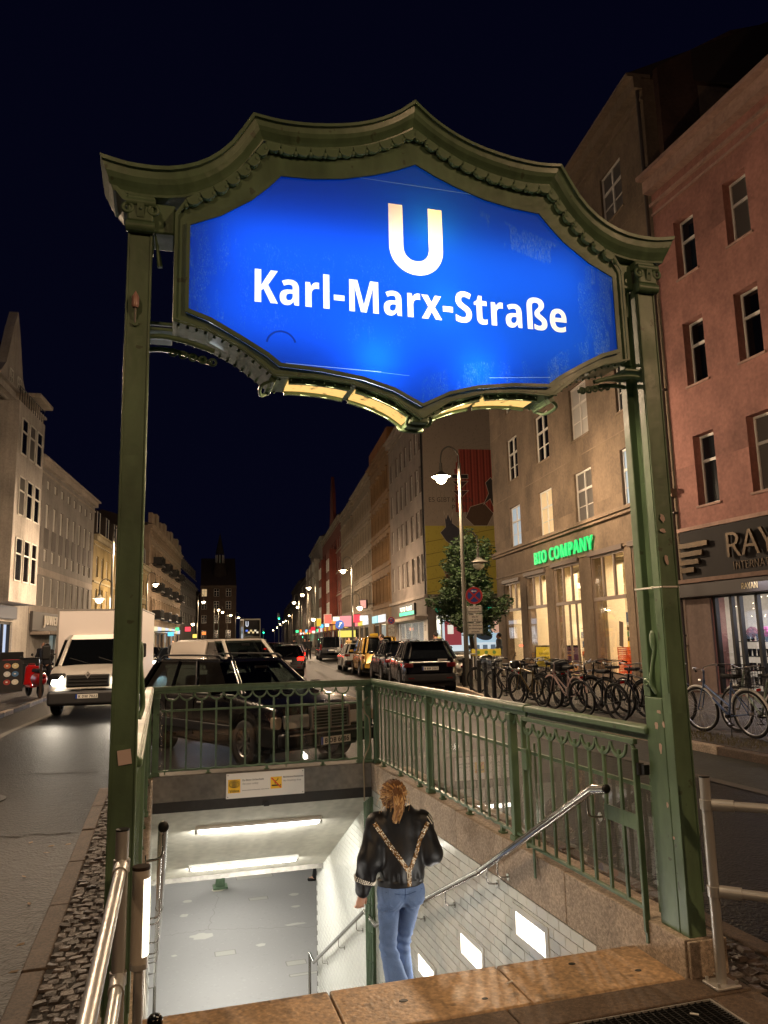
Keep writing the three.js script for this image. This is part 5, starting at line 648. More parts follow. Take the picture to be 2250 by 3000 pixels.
// ---- brown corner house with the lit grocery
{ const Wd = 17, xt = t => Wd - t, op = [];
  [[5.62, 7.49], [8.75, 10.75], [12.0, 13.95], [15.3, 17.1]].forEach(([a, c], r) => [[13.05, 14.5], [9.2, 10.7], [5.42, 6.95], [1.7, 3.2]].forEach(([p, q], i) => op.push([xt(q), xt(p), a, c, { style: 'cross', pane: r === 0 ? ['blue', 'lit', 'curtain', 'blue'][i] : pick('dark', 'dim', 'curtain', 'curtain', 'blind'), recess: 0.12, sill: r > 0 }])));
  const shops = [[13.6, 15.9, 4.05], [10.4, 12.8, 4.15], [7.0, 9.55, 4.25], [3.45, 6.0, 4.3], [0.5, 2.95, 4.3]]; shops.forEach(([p, q, h]) => op.push([xt(q), xt(p), 0.03, h, null]));
  const b = building('brown_house', 'brown stucco corner house with a brightly lit grocery at street level', { side: 'right', t0: 0, t1: Wd, H: 18.5, depth: 12, wall: wallM(0x94826e, T.stain), side2: wallM(0x94826e, T.stain), trim: wallM(0x9c8a76), openings: op, rear: 4.55, roofH: 3.2 });
  obj('string_course', [bb(-0.1, Wd, 5.36, 5.46, 0.002, 0.16), bb(-0.16, Wd, 5.462, 5.58, 0.002, 0.26)], b.userData.trim, b); obj('string_course', [bb(0, Wd, 4.36, 4.42, 0.002, 0.05)], b.userData.trim, b);
  obj('joint_course', [8.05, 11.3, 14.6].map(y => bb(0, Wd, y, y + 0.03, 0.001, 0.012)), b.userData.trim, b).userData.kind = 'stuff';
  obj('downpipe', [bar([Wd - 0.12, 0.1, 0.1], [Wd - 0.12, 18.2, 0.1], 0.055, 10), ...[1.5, 4.9, 8.5, 12, 15.5].map(y => box(0.16, 0.05, 0.14, Wd - 0.12, y, 0.06))], mat.brownFrame, b);
  // shop fronts
  shops.forEach(([p, q, h], i) => { const a = xt(q), c = xt(p), f = S({ color: 0x6b5c4f, roughness: 0.5 });
    const g = [bb(a, a + 0.06, 0.03, h, -0.14, -0.03), bb(c - 0.06, c, 0.03, h, -0.14, -0.03), bb(a + 0.06, c - 0.06, h - 0.09, h, -0.14, -0.03), bb(a + 0.06, c - 0.06, 2.72, 2.84, -0.15, -0.02)]; for (const k of [1 / 3, 2 / 3]) g.push(bb(a + (c - a) * k - 0.05, a + (c - a) * k + 0.05, 2.84, h - 0.09, -0.12, -0.04)); if (i === 2) for (const k of [0.25, 0.5, 0.75]) g.push(bb(a + (c - a) * k - 0.035, a + (c - a) * k + 0.035, 0.03, 2.72, -0.12, -0.05)); else g.push(bb(a + 0.06, c - 0.06, 0.03, 0.3, -0.13, -0.04));
    const sf = obj('shop_window', g, f, b); obj('pane', [box(c - a - 0.1, h - 0.1, 0.0008, (a + c) / 2, h / 2, -0.08)], mat.glass, sf); obj('blind_box', [rbb(a - 0.06, c + 0.06, h - 0.02, h + 0.16, -0.1, 0.1, 0.02)], S({ color: 0x5c5048, roughness: 0.6 }), sf); });
  const sg = thing('shop_sign', 'glowing green raised letters reading BIO COMPANY above the grocery', 'sign', [b.position.x, 0, b.position.z], b.rotation.y), gm = S({ color: 0x0d5a34, emissive: 0x12e070, emissiveIntensity: 1.15, roughness: 0.5 });
  letters(sg, 'BIO COMPANY', 0.5, 0.05, gm, xt(11.36), 4.53, 0.08, { width: 5.9 }); panelLight(sg, xt(8.4), 4.78, 0.22, 5.8, 0.45, 0x2cff90, 1.6, [xt(8.4), 4.78, 2]);
  // interior
  const room = thing('grocery_room', 'warm lit grocery interior with shelves and hanging lamps', 'shop interior', [b.position.x, 0, b.position.z], b.rotation.y), cw = S({ color: 0xe6dac0, roughness: 0.8 });
  obj('back_wall', [bb(0.3, Wd - 0.3, 0.01, 4.5, -6.2, -6.1)], cw, room); obj('side_wall', [bb(0.28, 0.4, 0.01, 4.5, -6.1, -0.42), bb(Wd - 0.4, Wd - 0.28, 0.01, 4.5, -6.1, -0.42)], cw, room); obj('floor', [bb(0.4, Wd - 0.4, -0.02, 0.015, -6.1, -0.32)], S({ color: 0xb09a78, roughness: 0.4 }), room); obj('ceiling', [bb(0.4, Wd - 0.4, 4.4, 4.5, -6.1, -0.45)], S({ color: 0xcfc2a2, roughness: 0.8 }), room);
  for (const x of [2.2, 5.4, 9.5, 12.7]) obj('column', [bb(x, x + 0.7, 0.015, 4.4, -1.6, -0.9)], cw, room);
  for (const x of [2.8, 6.2, 9.6, 13, 15.6]) panelLight(room, x, 4.25, -2.6, 2.2, 2.4, 0xffe6c0, 18, [x, 0, -2.6]);
  for (const [x, z, y] of [[3.6, -3.2, 3.5], [4.6, -2.2, 3.6], [7.4, -2.6, 3.55], [8.4, -3.4, 3.5], [11.0, -2.4, 3.4], [12.2, -1.7, 3.25], [13.6, -2.2, 3.1], [14.8, -2.8, 3.3]]) { const l = obj('hanging_lamp', [cyl(0.1, 0.42, 0.22, x, y + 0.1, z, 0, 0, 0, 18, true), cyl(0.008, 0.008, 4.4 - y, x, (4.4 + y) / 2 + 0.1, z)], mat.white, room); obj('lit_disc', [cyl(0.38, 0.38, 0.02, x, y, z, 0, 0, 0, 18)], glow(0xffe4b4, 2.2), l); }
  for (let k = 0; k < 5; k++) { const x = 0.9 + k * 3.2; obj('shelf_unit', [bb(x, x + 2.2, 0.02, 1.95, -4.6, -4.1), ...[0.5, 0.95, 1.4, 1.85].map(y => bb(x, x + 2.2, y, y + 0.03, -4.1, -3.7))], S({ color: 0x8a7a62, roughness: 0.6 }), room); for (const y of [0.53, 0.98, 1.43]) for (let i = 0; i < 12; i++) obj('goods', [rbox(0.13, rr(0.18, 0.32), 0.2, 0.01, x + 0.1 + i * 0.18, y + 0.14, -3.9)], S({ color: pick(0xa83a2a, 0xd8b040, 0x3a6a3a, 0xe0d8c8, 0x2f4f7a, 0xc86a2a), roughness: 0.6 }), room); }
  const crate = shared([bb(-0.3, 0.3, 0, 0.02, -0.2, 0.2), ...[0.05, 0.11, 0.17, 0.23].flatMap(y => [bb(-0.3, 0.3, y, y + 0.035, 0.19, 0.2), bb(-0.3, 0.3, y, y + 0.035, -0.2, -0.19), bb(-0.3, -0.29, y, y + 0.035, -0.19, 0.19), bb(0.29, 0.3, y, y + 0.035, -0.19, 0.19)]), ...[[-1, -1], [1, -1], [-1, 1], [1, 1]].map(([a, c]) => bb(a * 0.285 - 0.015, a * 0.285 + 0.015, 0.02, 0.27, c * 0.185 - 0.012, c * 0.185 + 0.012))]);
  for (let k = 0; k < 12; k++) { const c = new THREE.Mesh(crate, S({ color: k % 5 === 3 ? 0xa82a1c : 0xe0561e, roughness: 0.45 })); c.name = numbered('plastic_crate'); scene.add(c); b.updateMatrixWorld(true); c.position.copy(b.localToWorld(V(xt(5.4) + (k / 4 | 0) * 0.72, 0.02 + (k % 4) * 0.28, -0.85))); c.rotation.y = b.rotation.y + rr(-0.05, 0.05); tag(c, 'orange plastic crate stacked inside the grocery window', 'crate', 'crates in the grocery window'); }
  for (let k = 0; k < 4; k++) { const x = 1.3 + k * 3.6; obj('poster', [box(0.7, 1.0, 0.02, x, 2.1, -5.98)], S({ color: pick(0x3a5a3a, 0x8a3a2a, 0xd8c890, 0x3a4a6a), roughness: 0.7 }), room); obj('fridge', [rbb(x + 0.8, x + 2.0, 0.02, 2.1, -6.05, -5.5, 0.03)], S({ color: 0x8a9296, roughness: 0.4 }), room); obj('display_table', [bb(x, x + 1.4, 0.02, 0.8, -2.9, -2.2)], S({ color: 0x7a5a3a, roughness: 0.6 }), room); for (let i = 0; i < 7; i++) obj('goods', [sph(0.09, x + 0.15 + i * 0.18, 0.88, -2.5 + rr(-0.2, 0.2), 1, 8)], S({ color: pick(0xb83a20, 0xe0a030, 0x5a7a2a, 0xd8d0a0), roughness: 0.5 }), room); }
  for (const y of [4.15, 4.28]) obj('ceiling_duct', [bar([0.6, y, -1.4], [Wd - 0.6, y, -1.4], 0.07, 10)], mat.galv, room);
  obj('window_sticker', [at(poly([[-0.18, -0.4], [0.1, -0.45], [0.2, 0.35], [-0.08, 0.4]], 0.004), xt(4.15), 1.6, -0.07)], S({ color: 0x4a3a2a, roughness: 0.7 }), room);
  obj('lit_showcase', [rbb(xt(12.2), xt(11.5), 1.0, 2.0, -2.6, -2.4, 0.02)], glow(0xfff0c8, 1.6), room); }
// ---- grey corner house with the mural, photo shop below
{ const t0 = 33.2, t1 = 48, Wd = t1 - t0, op = []; const cols = [0.7, 3.4, 5.4, 7.4, 9.6, 11.6, 13.2];
  [[5.6, 7.6], [8.9, 10.9], [12.1, 14.1], [15.3, 17.0]].forEach(([a, c], r) => cols.forEach((x, i) => op.push([x, x + 1.05, a, c, { style: 'double', pane: pick('dark', 'dark', 'curtain', 'dim'), recess: 0.18 }])));
  op.push([2.2, 13.4, 0.3, 2.9, null]);
  const b = building('mural_house', 'grey corner house with a painted side wall and a photo shop below', { side: 'right', t0, t1, H: 19, depth: 14, wall: wallM(0x9a8f88), side2: wallM(0x8f8478), trim: wallM(0xb0a59c), openings: op, rear: 3.3 });
  obj('string_course', [bb(-0.1, Wd + 0.14, 4.4, 4.62, 0.002, 0.22)], b.userData.trim, b); obj('downpipe', [bar([Wd - 0.1, 4.6, 0.1], [Wd - 0.1, 19, 0.1], 0.07)], mat.black, b);
  // mural sheet on the side wall
  const mur = canvas(900, 1450, (g, w, h) => { const k = h / 14.5, Y = y => (19 - y) * k, X = s => s * k; // 9 m x 14.5 m
    g.fillStyle = '#a09180'; g.fillRect(0, 0, w, h); g.fillStyle = '#b8a848'; g.fillRect(0, Y(9.4), w, h); g.strokeStyle = '#5b5420'; g.lineWidth = 3; for (let i = 0; i < 9; i++) { g.beginPath(); g.moveTo(0, Y(8.2 - i * 0.9)); g.lineTo(w, Y(9.9 - i * 0.9)); g.stroke(); }
    g.strokeStyle = '#948674'; for (let i = 0; i < 4; i++) { g.beginPath(); g.arc(X(5.2), Y(11.5), (3.7 + i * 0.3) * k, Math.PI, 4.72); g.stroke(); }
    for (let i = 0; i < 26; i++) { g.fillStyle = ['#8a3a2e', '#9a4436', '#702c22', '#a64e3c'][i % 4]; g.fillRect(X(2.3) + i * 12, Y(15.1 - Math.max(0, 3 - i) * 0.5), 13, Y(10.4) - Y(15.1 - Math.max(0, 3 - i) * 0.5)); }
    g.fillStyle = '#453d36'; g.font = '46px sans-serif'; g.fillText('ES GIBT KEINEN', X(0.3), Y(11.15)); g.fillText('PLAN', X(2.0), Y(10.6)); g.fillText('ET B', X(2.4), Y(10.05));
    const fig = (pts, fill) => { g.beginPath(); pts.forEach(([s, y], i) => i ? g.lineTo(X(s), Y(y)) : g.moveTo(X(s), Y(y))); g.closePath(); g.fillStyle = fill; g.fill(); g.strokeStyle = '#b9ab98'; g.lineWidth = 4; g.stroke(); };
    fig([[2.1, 13.2], [3.3, 13.2], [3.3, 12.9], [2.1, 12.9]], '#2c2523'); fig([[2.1, 12.7], [2.7, 12.1], [3.3, 12.7]], '#4c302a'); fig([[2.1, 12.0], [2.7, 11.4], [3.3, 12.0]], '#4c302a');
    fig([[1.4, 10.5], [1.55, 9.9], [1.7, 10.3], [1.9, 9.8], [2.05, 10.4], [2.0, 9.6], [2.5, 9.2], [2.8, 8.2], [2.4, 7.2], [2.1, 6.9], [2.2, 7.4], [1.9, 8.0], [1.5, 8.3], [1.1, 8.9], [1.5, 9.3]], '#46444a'); fig([[3.4, 10.8], [4.4, 11.1], [5.1, 10.3], [4.6, 9.4], [3.6, 9.4], [3.0, 10.0]], '#5b4634'); fig([[4.6, 12.6], [5.0, 13], [5.4, 12.4], [5.5, 11.2], [5.2, 10.6], [4.9, 11.4], [4.4, 11.0], [4.8, 11.8]], '#3d3733'); fig([[1.6, 5.0], [1.2, 6.4], [2.0, 6.7], [3.6, 6.4], [4.6, 5.0]], '#7a4a3c');
    for (let i = 0; i < 5000; i++) { g.fillStyle = rnd() < 0.5 ? 'rgba(30,25,20,0.10)' : 'rgba(170,150,120,0.07)'; g.fillRect(rnd() * w, rnd() * h, 2 + rnd() * 5, 2 + rnd() * 14); } });
  printed('mural', 9, 14.4, mur, b, Wd + 0.03, 11.8, -4.5, [0, Math.PI / 2, 0], { roughness: 0.9 }); obj('gable_wall', [bb(Wd - 0.02, Wd + 0.02, 4.5, 19.4, -14, 0)], wallM(0x8f8478), b);
  // photo shop
  obj('fascia', [bb(0.3, Wd + 0.1, 3.2, 4.3, 0.003, 0.1)], wallM(0x7d746c), b); obj('awning', [rbb(1.6, Wd - 0.2, 2.86, 3.1, 0.0, 0.9, 0.05)], wallM(0xb0a598), b);
  const sgn = (par, w, h, text, x, y, z, rot, lx) => { const s = thing('light_box_sign', lx, 'sign', [b.position.x, 0, b.position.z], b.rotation.y), tx = canvas(512, 128, (g, W, H) => { g.fillStyle = '#1c2426'; g.fillRect(0, 0, W, H); g.fillStyle = '#1fc79a'; g.fillRect(0, H * 0.66, W, H * 0.34); g.fillStyle = '#f4fbff'; g.font = 'bold 76px sans-serif'; g.fillText(text, 20, 74); }); obj('case', [box(w, h, 0.14, 0, 0, -0.08)].map(q => q.applyMatrix4(M4(x, y, z, ...rot))), mat.black, s); printed('lit_face', w - 0.04, h - 0.04, tx, s, x, y, z + (rot[1] ? 0 : 0.002), rot, { emissive: 0.9 }).translateZ(0.004); return s; };
  sgn(b, 6.2, 0.85, 'FOTO PLASI', 8.2, 3.75, 0.26, [0, 0, 0], 'long green and white light box over the photo shop front'); sgn(b, 4.2, 0.85, 'FOTO', Wd + 0.28, 3.75, -2.6, [0, Math.PI / 2, 0], 'green and white light box reading FOTO on the side wall');
  const room = thing('photo_shop_room', 'white lit photo shop interior with yellow shelves', 'shop interior', [b.position.x, 0, b.position.z], b.rotation.y), wl = S({ color: 0xe6e8ea, roughness: 0.7 });
  obj('back_wall', [bb(0.4, Wd - 0.4, 0.05, 3.2, -3.3, -3.2)], wl, room); obj('ceiling', [bb(0.4, Wd - 0.4, 3.1, 3.2, -3.2, -0.45)], wl, room); obj('floor', [bb(0.4, Wd - 0.4, 0.01, 0.05, -3.2, -0.42)], wl, room); obj('side_wall', [bb(0.35, 0.45, 0.05, 3.2, -3.2, -0.42)], wl, room); for (const x of [4, 8, 12]) panelLight(room, x, 3.05, -1.6, 3.4, 2, 0xf6f4ea, 5, [x, 0, -1.6]);
  for (let i = 0; i < 4; i++) for (const y of [0.6, 1.2, 1.8]) obj('shelf', [bb(3 + i * 2.5, 5 + i * 2.5, y, y + 0.4, -2.9, -2.5)], S({ color: pick(0xd8c050, 0xe8e4d0, 0xb8c8d8), roughness: 0.6 }), room);
  obj('shop_frame', [bb(2.2, 13.4, 2.78, 2.9, -0.28, -0.2), bb(2.2, 13.4, 0.3, 0.44, -0.28, -0.2), ...[2.2, 4.9, 7.6, 10.4, 13.3].map(x => bb(x, x + 0.1, 0.44, 2.78, -0.28, -0.2))], mat.galv, b); obj('pane', [box(11.1, 2.5, 0.0008, 7.8, 1.6, -0.24)], mat.glass, b);
  obj('poster_pillar', [rbb(Wd - 1.3, Wd + 0.03, 0.05, 2.85, 0.003, 0.05, 0.01)], mat.white, b); printed('poster', 1.2, 2.7, canvas(256, 576, (g) => { g.fillStyle = '#dcdad4'; g.fillRect(0, 0, 256, 576); g.fillStyle = '#191919'; g.font = 'bold 120px serif'; g.fillText('11', 50, 150); g.fillText('11', 50, 520); g.font = '24px sans-serif'; g.fillStyle = '#777'; g.fillText('Passfotos', 70, 290); }), b, Wd - 0.64, 1.45, 0.053);
  // side windows: lit poster displays
  const disp = canvas(1024, 320, (g, w, h) => { g.fillStyle = '#cfe0ea'; g.fillRect(0, 0, w, h); g.fillStyle = '#a8c8de'; g.fillRect(260, 20, 480, 220); g.fillStyle = '#23282c'; g.beginPath(); g.ellipse(430, 170, 90, 46, 0.2, 0, 7); g.fill(); g.fillStyle = '#c8a08a'; g.beginPath(); g.ellipse(560, 80, 60, 70, 0, 0, 7); g.fill(); g.fillStyle = '#8a3a40'; g.fillRect(30, 20, 170, 240); g.fillStyle = '#e4e2d8'; g.fillRect(60, 60, 60, 90); g.fillStyle = '#5a6a78'; for (let i = 0; i < 9; i++) g.fillRect(250 + i * 82, 262, 50, 50); });
  obj('side_window_frame', [bb(Wd + 0.03, Wd + 0.12, 0.5, 0.62, -8.2, -0.9), bb(Wd + 0.03, Wd + 0.12, 2.85, 2.97, -8.2, -0.9), ...[-8.2, -5.7, -3.3, -0.98].map(z => bb(Wd + 0.03, Wd + 0.12, 0.62, 2.85, z, z + 0.08))], mat.galv, b);
  printed('lit_display', 7.2, 2.25, disp, b, Wd + 0.06, 1.74, -4.55, [0, Math.PI / 2, 0], { emissive: 0.8 }); panelLight(b, Wd + 0.2, 1.74, -4.55, 7, 2.1, 0xdcecf8, 0.7, [Wd + 3, 1.74, -4.55]); }

// ---- further houses on that side
function terrace(side, name, label, t0, t1, H, colour, o = {}) {
  const Wd = t1 - t0, op = [], n = Math.max(2, Math.floor(Wd / (o.pitch || 2.6))), g = (Wd - n * (o.w || 1.15)) / (n + 1); const fl = o.floors || [[5.2, 7.2], [8.7, 10.6], [12.1, 13.9], [15.3, 17]];
  fl.forEach(([a, c], r) => { for (let i = 0; i < n; i++) { const x = g + i * ((o.w || 1.15) + g); op.push([x, x + (o.w || 1.15), a, c, { style: o.style || 'double', pane: rnd() < 0.04 ? 'lit' : pick('dark', 'dark', 'dim', o.pane || 'curtain'), recess: 0.16, frame: o.frame || mat.windowFrame }]); } });
  if (o.shop !== false) for (let x = 0.8; x + 3.4 < Wd; x += 4.2) op.push([x, x + 3.4, 0.2, 3.0, null]);
  const b = building(name, label, { side, t0, t1, H, depth: o.depth || 12, wall: wallM(colour, o.map || T.plaster), side2: wallM(colour), trim: wallM(o.trim || colour), openings: op, rear: 0, roofH: o.roofH ?? 3 });
  fl.forEach(([a]) => obj('string_course', [bb(0, Wd, a - 0.55, a - 0.4, 0.002, 0.14)], b.userData.trim, b));
  if (o.ornate) fl.forEach(([a, c]) => { for (let i = 0; i < n; i++) { const x = g + i * ((o.w || 1.15) + g), w = o.w || 1.15; obj('window_surround', [rbb(x - 0.22, x - 0.06, a - 0.1, c + 0.1, 0.002, 0.12, 0.02), rbb(x + w + 0.06, x + w + 0.22, a - 0.1, c + 0.1, 0.002, 0.12, 0.02), rbb(x - 0.3, x + w + 0.3, c + 0.12, c + 0.3, 0.002, 0.24, 0.03)], b.userData.trim, b); } });
  if (o.shop !== false) { let i = 0; for (let x = 0.8; x + 3.4 < Wd; x += 4.2, i++) { const c = o.shopColours ? o.shopColours[i % o.shopColours.length] : pick(0xfff0d0, 0xf0f6ff, 0xffe0b0, 0xd8f0ff), lit = o.litShops ?? 0.75; const on = rnd() < lit; const sw = obj('shop_window', [bb(x, x + 3.4, 2.86, 3.0, -0.3, -0.1), bb(x, x + 3.4, 0.2, 0.4, -0.3, -0.1), ...[0, 0.33, 0.66, 1].map(k => bb(x + k * 3.3, x + k * 3.3 + 0.1, 0.4, 2.86, -0.28, -0.12))], pick(mat.black, mat.galv, mat.brownFrame), b); obj('lit_shop_pane', [bb(x + 0.05, x + 3.35, 0.4, 2.86, -0.34, -0.31)], on ? glow(c, 0.85) : mat.dimGlass, sw); for (let k = 0; k < 6; k++) obj('window_goods', [rbox(rr(0.2, 0.6), rr(0.2, 0.9), 0.1, 0.03, x + 0.4 + k * 0.5, rr(0.7, 1.6), -0.24)], S({ color: pick(0x30343a, 0x8a3030, 0xd0c8b8, 0x305a70, 0xc89a40), roughness: 0.7 }), sw); if (on && i % 2 === 0 && t1 < 100) panelLight(b, x + 1.7, 1.7, 0.1, 3.2, 2.2, c, 0.8, [x + 1.7, 1.0, 3]);
      const fc = pick(0x2a2c30, 0xd0d0d0, 0x7a1f1f, 0x1f4f3a, 0xd8b020); obj('fascia', [rbb(x - 0.1, x + 3.5, 3.15, 3.85, 0.003, 0.2, 0.02)], o.fascias ? glow(o.fascias[i % o.fascias.length], 0.9) : S({ color: fc, roughness: 0.6 }), b); } }
  return b;
}
{ const b = terrace('right', 'ochre_house', 'narrow brown ornate house next to the mural house', 48.05, 60, 19.2, 0x9a7a55, { ornate: true, pitch: 2.3, floors: [[5, 7.2], [8.7, 10.8], [12.1, 14.0], [15.4, 17.2]], shopColours: [0xd8f4ff, 0xbfefff], fascias: [0x9fe8f0, 0xffffff] });
  obj('attic', [bb(0, 11.9, 19.35, 21, -0.6, 0.1)], wallM(0xb07a45), b); }
terrace('right', 'stucco_house', 'long pale stucco house with rows of ornate windows', 60.05, 76, 19.1, 0xa39684, { ornate: true, pitch: 2.2, shopColours: [0xffe9a0, 0xfff4d8], fascias: [0xff8890, 0xffe85a, 0xffffff], trim: 0xb5a896 });
terrace('right', 'stucco_house', 'second pale stucco house, adjoining the red bay-fronted house', 76.05, 91, 18.9, 0x9c907f, { ornate: true, pitch: 2.2, trim: 0xada08e, shopColours: [0xfff4d8], fascias: [0x30343a, 0xffd050] });
{ const b = terrace('right', 'red_bay_house', 'red house with projecting bays and a tall gable roof', 91.05, 125, 19.6, 0x8a4436, { pitch: 3.4, w: 1.5, style: 'cross', trim: 0xb0a090, shopColours: [0xfff0d0], fascias: [0x8a2020, 0xd8a020], roofH: 5 });
  for (const x of [5, 21]) { obj('bay', [rbb(x, x + 6, 4.6, 15.5, 0.003, 1.1, 0.03)], wallM(0x8a4436), b); for (const y of [5.4, 8.9, 12.2]) for (const k of [0.8, 3.6]) { const w = win(b, x + k, x + k + 1.5, y, y + 1.9, { style: 'cross', pane: pick('dark', 'dim', 'curtain'), recess: -1.14, sill: false }); } }
  obj('gable', [at(poly([[0, 0], [9, 0], [7.2, 2], [6.4, 5.5], [4.5, 8.5], [2.6, 5.5], [1.8, 2]], 0.5), 17, 19.6, -0.3)], wallM(0x8a4436), b); }
{ const b = terrace('right', 'white_bay_house', 'white house with rounded bays and balconies beyond the red house', 125.05, 160, 21, 0xb8b0a6, { pitch: 3.2, w: 1.3, fascias: [0xff3040, 0xf0f0f0], roofH: 3 });
  for (const x of [3, 14, 25]) { obj('bay', [rbb(x, x + 5, 4.6, 17.5, 0.003, 1.3, 0.3)], wallM(0xb8b0a6), b); for (const y of [5.2, 8.7, 12.1, 15]) win(b, x + 1.6, x + 3.2, y, y + 1.9, { style: 'double', pane: pick('dark', 'dim'), recess: -1.34, sill: false }); obj('balcony', [rbb(x - 2.6, x - 0.1, 8.1, 9.1, 0.003, 1.1, 0.05)], wallM(0x8a8480), b); } }
terrace('right', 'dark_terrace', 'dark distant house front with small lit shops', 160.05, 210, 17, 0x6e645c, { pitch: 4, w: 1.4, fascias: [0xffd070, 0xff5050] }); terrace('right', 'dark_terrace', 'taller distant house front with chimney stacks', 210.05, 270, 19, 0x665e58, { pitch: 5, w: 1.5, roofH: 4 }); terrace('right', 'dark_terrace', 'farthest house front on the lamp post side', 270.05, 380, 14, 0x5c5550, { pitch: 8, w: 1.8, shop: false });

// ---- left side: rounded corner house, jeweller's, cream house, balconied house, corner tower
{ const b = terrace('left', 'gabled_corner_house', 'pale corner house with a bay and a curved pointed gable', -16, 7.9, 15.8, 0xd0cac4, { pitch: 3.1, w: 1.2, style: 'transom', floors: [[5.0, 7.4], [8.6, 10.8], [12.2, 14.2]], fascias: [0x6a625c], litShops: 0.9, shopColours: [0xcfe0ff, 0xffe8d0], roofH: 4 });
  const xb = 17.2; obj('bay', [rbb(xb - 1.4, xb + 3.5, 3.9, 14.6, 0.003, 1.3, 0.05)], wallM(0xd0cac4), b); for (const [y, h] of [[5.0, 2.3], [8.5, 2.1], [11.8, 2.0]]) for (const x of [xb - 0.9, xb + 0.5, xb + 1.9]) win(b, x, x + 1.05, y, y + h, { style: 'transom', pane: pick('dark', 'dim', 'curtain'), recess: -1.34, sill: false });
  obj('gable', [at(poly([[0, 0], [7, 0], [6.1, 0.8], [5.0, 1.8], [4.1, 4.2], [3.5, 5.4], [2.9, 4.2], [2.0, 1.8], [0.9, 0.8]], 0.5), 15.2, 15.4, -0.45)], wallM(0xc8c2bc), b); for (const x of [17.8, 19.2]) win(b, x, x + 0.6, 15.9, 17.1, { style: 'double', pane: 'dark', recess: -0.06, sill: false });
  obj('balcony_rail', [tube([[xb - 1.4, 15.4, 1.25], [xb + 3.45, 15.4, 1.25]], 0.03, 2, 5), ...Array.from({ length: 12 }, (_, i) => bar([xb - 1.3 + i * 0.42, 14.6, 1.25], [xb - 1.3 + i * 0.42, 15.4, 1.25], 0.02, 5))], mat.black, b); obj('dormer_eaves', [rbb(xb + 1.2, xb + 3.9, 15.6, 15.85, -0.3, 1.6, 0.05)], wallM(0xcfc4b8), b); }
{ const t0 = 8.0, t1 = 25.4, Wd = 17.4, op = []; const xs = Array.from({ length: 9 }, (_, i) => 0.7 + i * 1.86);
  xs.forEach((x, i) => { op.push([x, x + 0.85, 4.2, 6.1, { style: 'plain', pane: 'curtain', recess: 0.14, sill: false }]); for (const [a, c] of [[7.1, 7.9], [9.3, 10.9], [11.9, 12.5]]) op.push([x, x + 0.85, a, c, { style: 'plain', pane: 'blind', recess: 0.14, sill: false }]); }); op.push([5, 16.8, 0.2, 2.5, null]);
  const b = building('jeweller_house', 'grey banded house with a jeweller at street level', { side: 'left', t0, t1, H: 13.5, depth: 10, wall: wallM(0x9d9894), side2: wallM(0x9d9894), trim: wallM(0xb9aea4), openings: op, rear: 2.8, roofH: 2.2 });
  obj('pale_band', [bb(0, Wd, 3.6, 4.15, 0.002, 0.03), bb(0, Wd, 6.15, 6.6, 0.002, 0.03)], wallM(0xbcb1a8), b); xs.forEach(x => obj('panel_strip', [bb(x - 0.06, x + 0.91, 7.95, 9.25, 0.002, 0.03)], wallM(0x77716e), b));
  const sg = thing('shop_sign', 'dark shop sign with raised pale letters reading JUWELIER', 'sign', [b.position.x, 0, b.position.z], b.rotation.y); obj('board', [rbb(0.2, 17, 2.55, 3.75, 0.003, 0.2, 0.02)], S({ color: 0x3a3634, roughness: 0.6 }), sg); letters(sg, 'JUWELIER', 0.6, 0.06, S({ color: 0xb8aea0, roughness: 0.5 }), 2.6, 2.95, 0.21, { width: 5.2 }); obj('emblem', [new THREE.TorusGeometry(0.35, 0.06, 6, 20).translate(9.0, 2.95, 0.25), sph(0.14, 9.0, 3.45, 0.25)], S({ color: 0xa89a86, roughness: 0.5 }), sg); letters(sg, 'GOLD', 0.34, 0.05, S({ color: 0xb8aea0, roughness: 0.5 }), 10.2, 3.35, 0.21, { width: 1.9 });
  obj('awning', [rbb(0.4, 16.8, 2.3, 2.52, 0.003, 1.2, 0.05)], wallM(0x9a8f86), b); for (const x of [5, 7.2, 9.3, 11.5, 13.6, 16.7]) obj('shop_frame', [bb(x, x + 0.12, 0.2, 2.5, -0.3, -0.16)], mat.galv, b); for (const [x0, x1] of [[5.1, 7.1], [9.4, 11.4], [13.7, 16.6]]) obj('lit_shop_pane', [bb(x0, x1, 0.3, 2.4, -0.34, -0.3)], glow(0xc8dcd4, 0.22), b); for (const [x0, x1] of [[7.3, 9.2], [11.6, 13.5]]) obj('dark_pane', [bb(x0, x1, 0.3, 2.4, -0.34, -0.3)], mat.darkGlass, b); }
{ const b = terrace('left', 'cream_house', 'low cream house with a row of dormers behind the street lamp', 25.5, 58, 10.8, 0xb5a06a, { pitch: 2.2, w: 0.95, floors: [[4.4, 6.4], [7.4, 9.2]], roofH: 3.6, trim: 0xcfc3a2, litShops: 0.5 }); for (let i = 0; i < 8; i++) { const d = obj('dormer', [rbb(1.2 + i * 3.9, 2.6 + i * 3.9, 11.0, 13.2, -1.6, -0.1, 0.04)], wallM(0x4a403a), b); obj('pane', [bb(1.35 + i * 3.9, 2.45 + i * 3.9, 11.3, 13.0, -0.1, -0.06)], mat.dimGlass, d); obj('frame', [bb(1.3 + i * 3.9, 1.4 + i * 3.9, 11.2, 13.1, -0.07, -0.03), bb(2.4 + i * 3.9, 2.5 + i * 3.9, 11.2, 13.1, -0.07, -0.03)], mat.windowFrame, d); } }
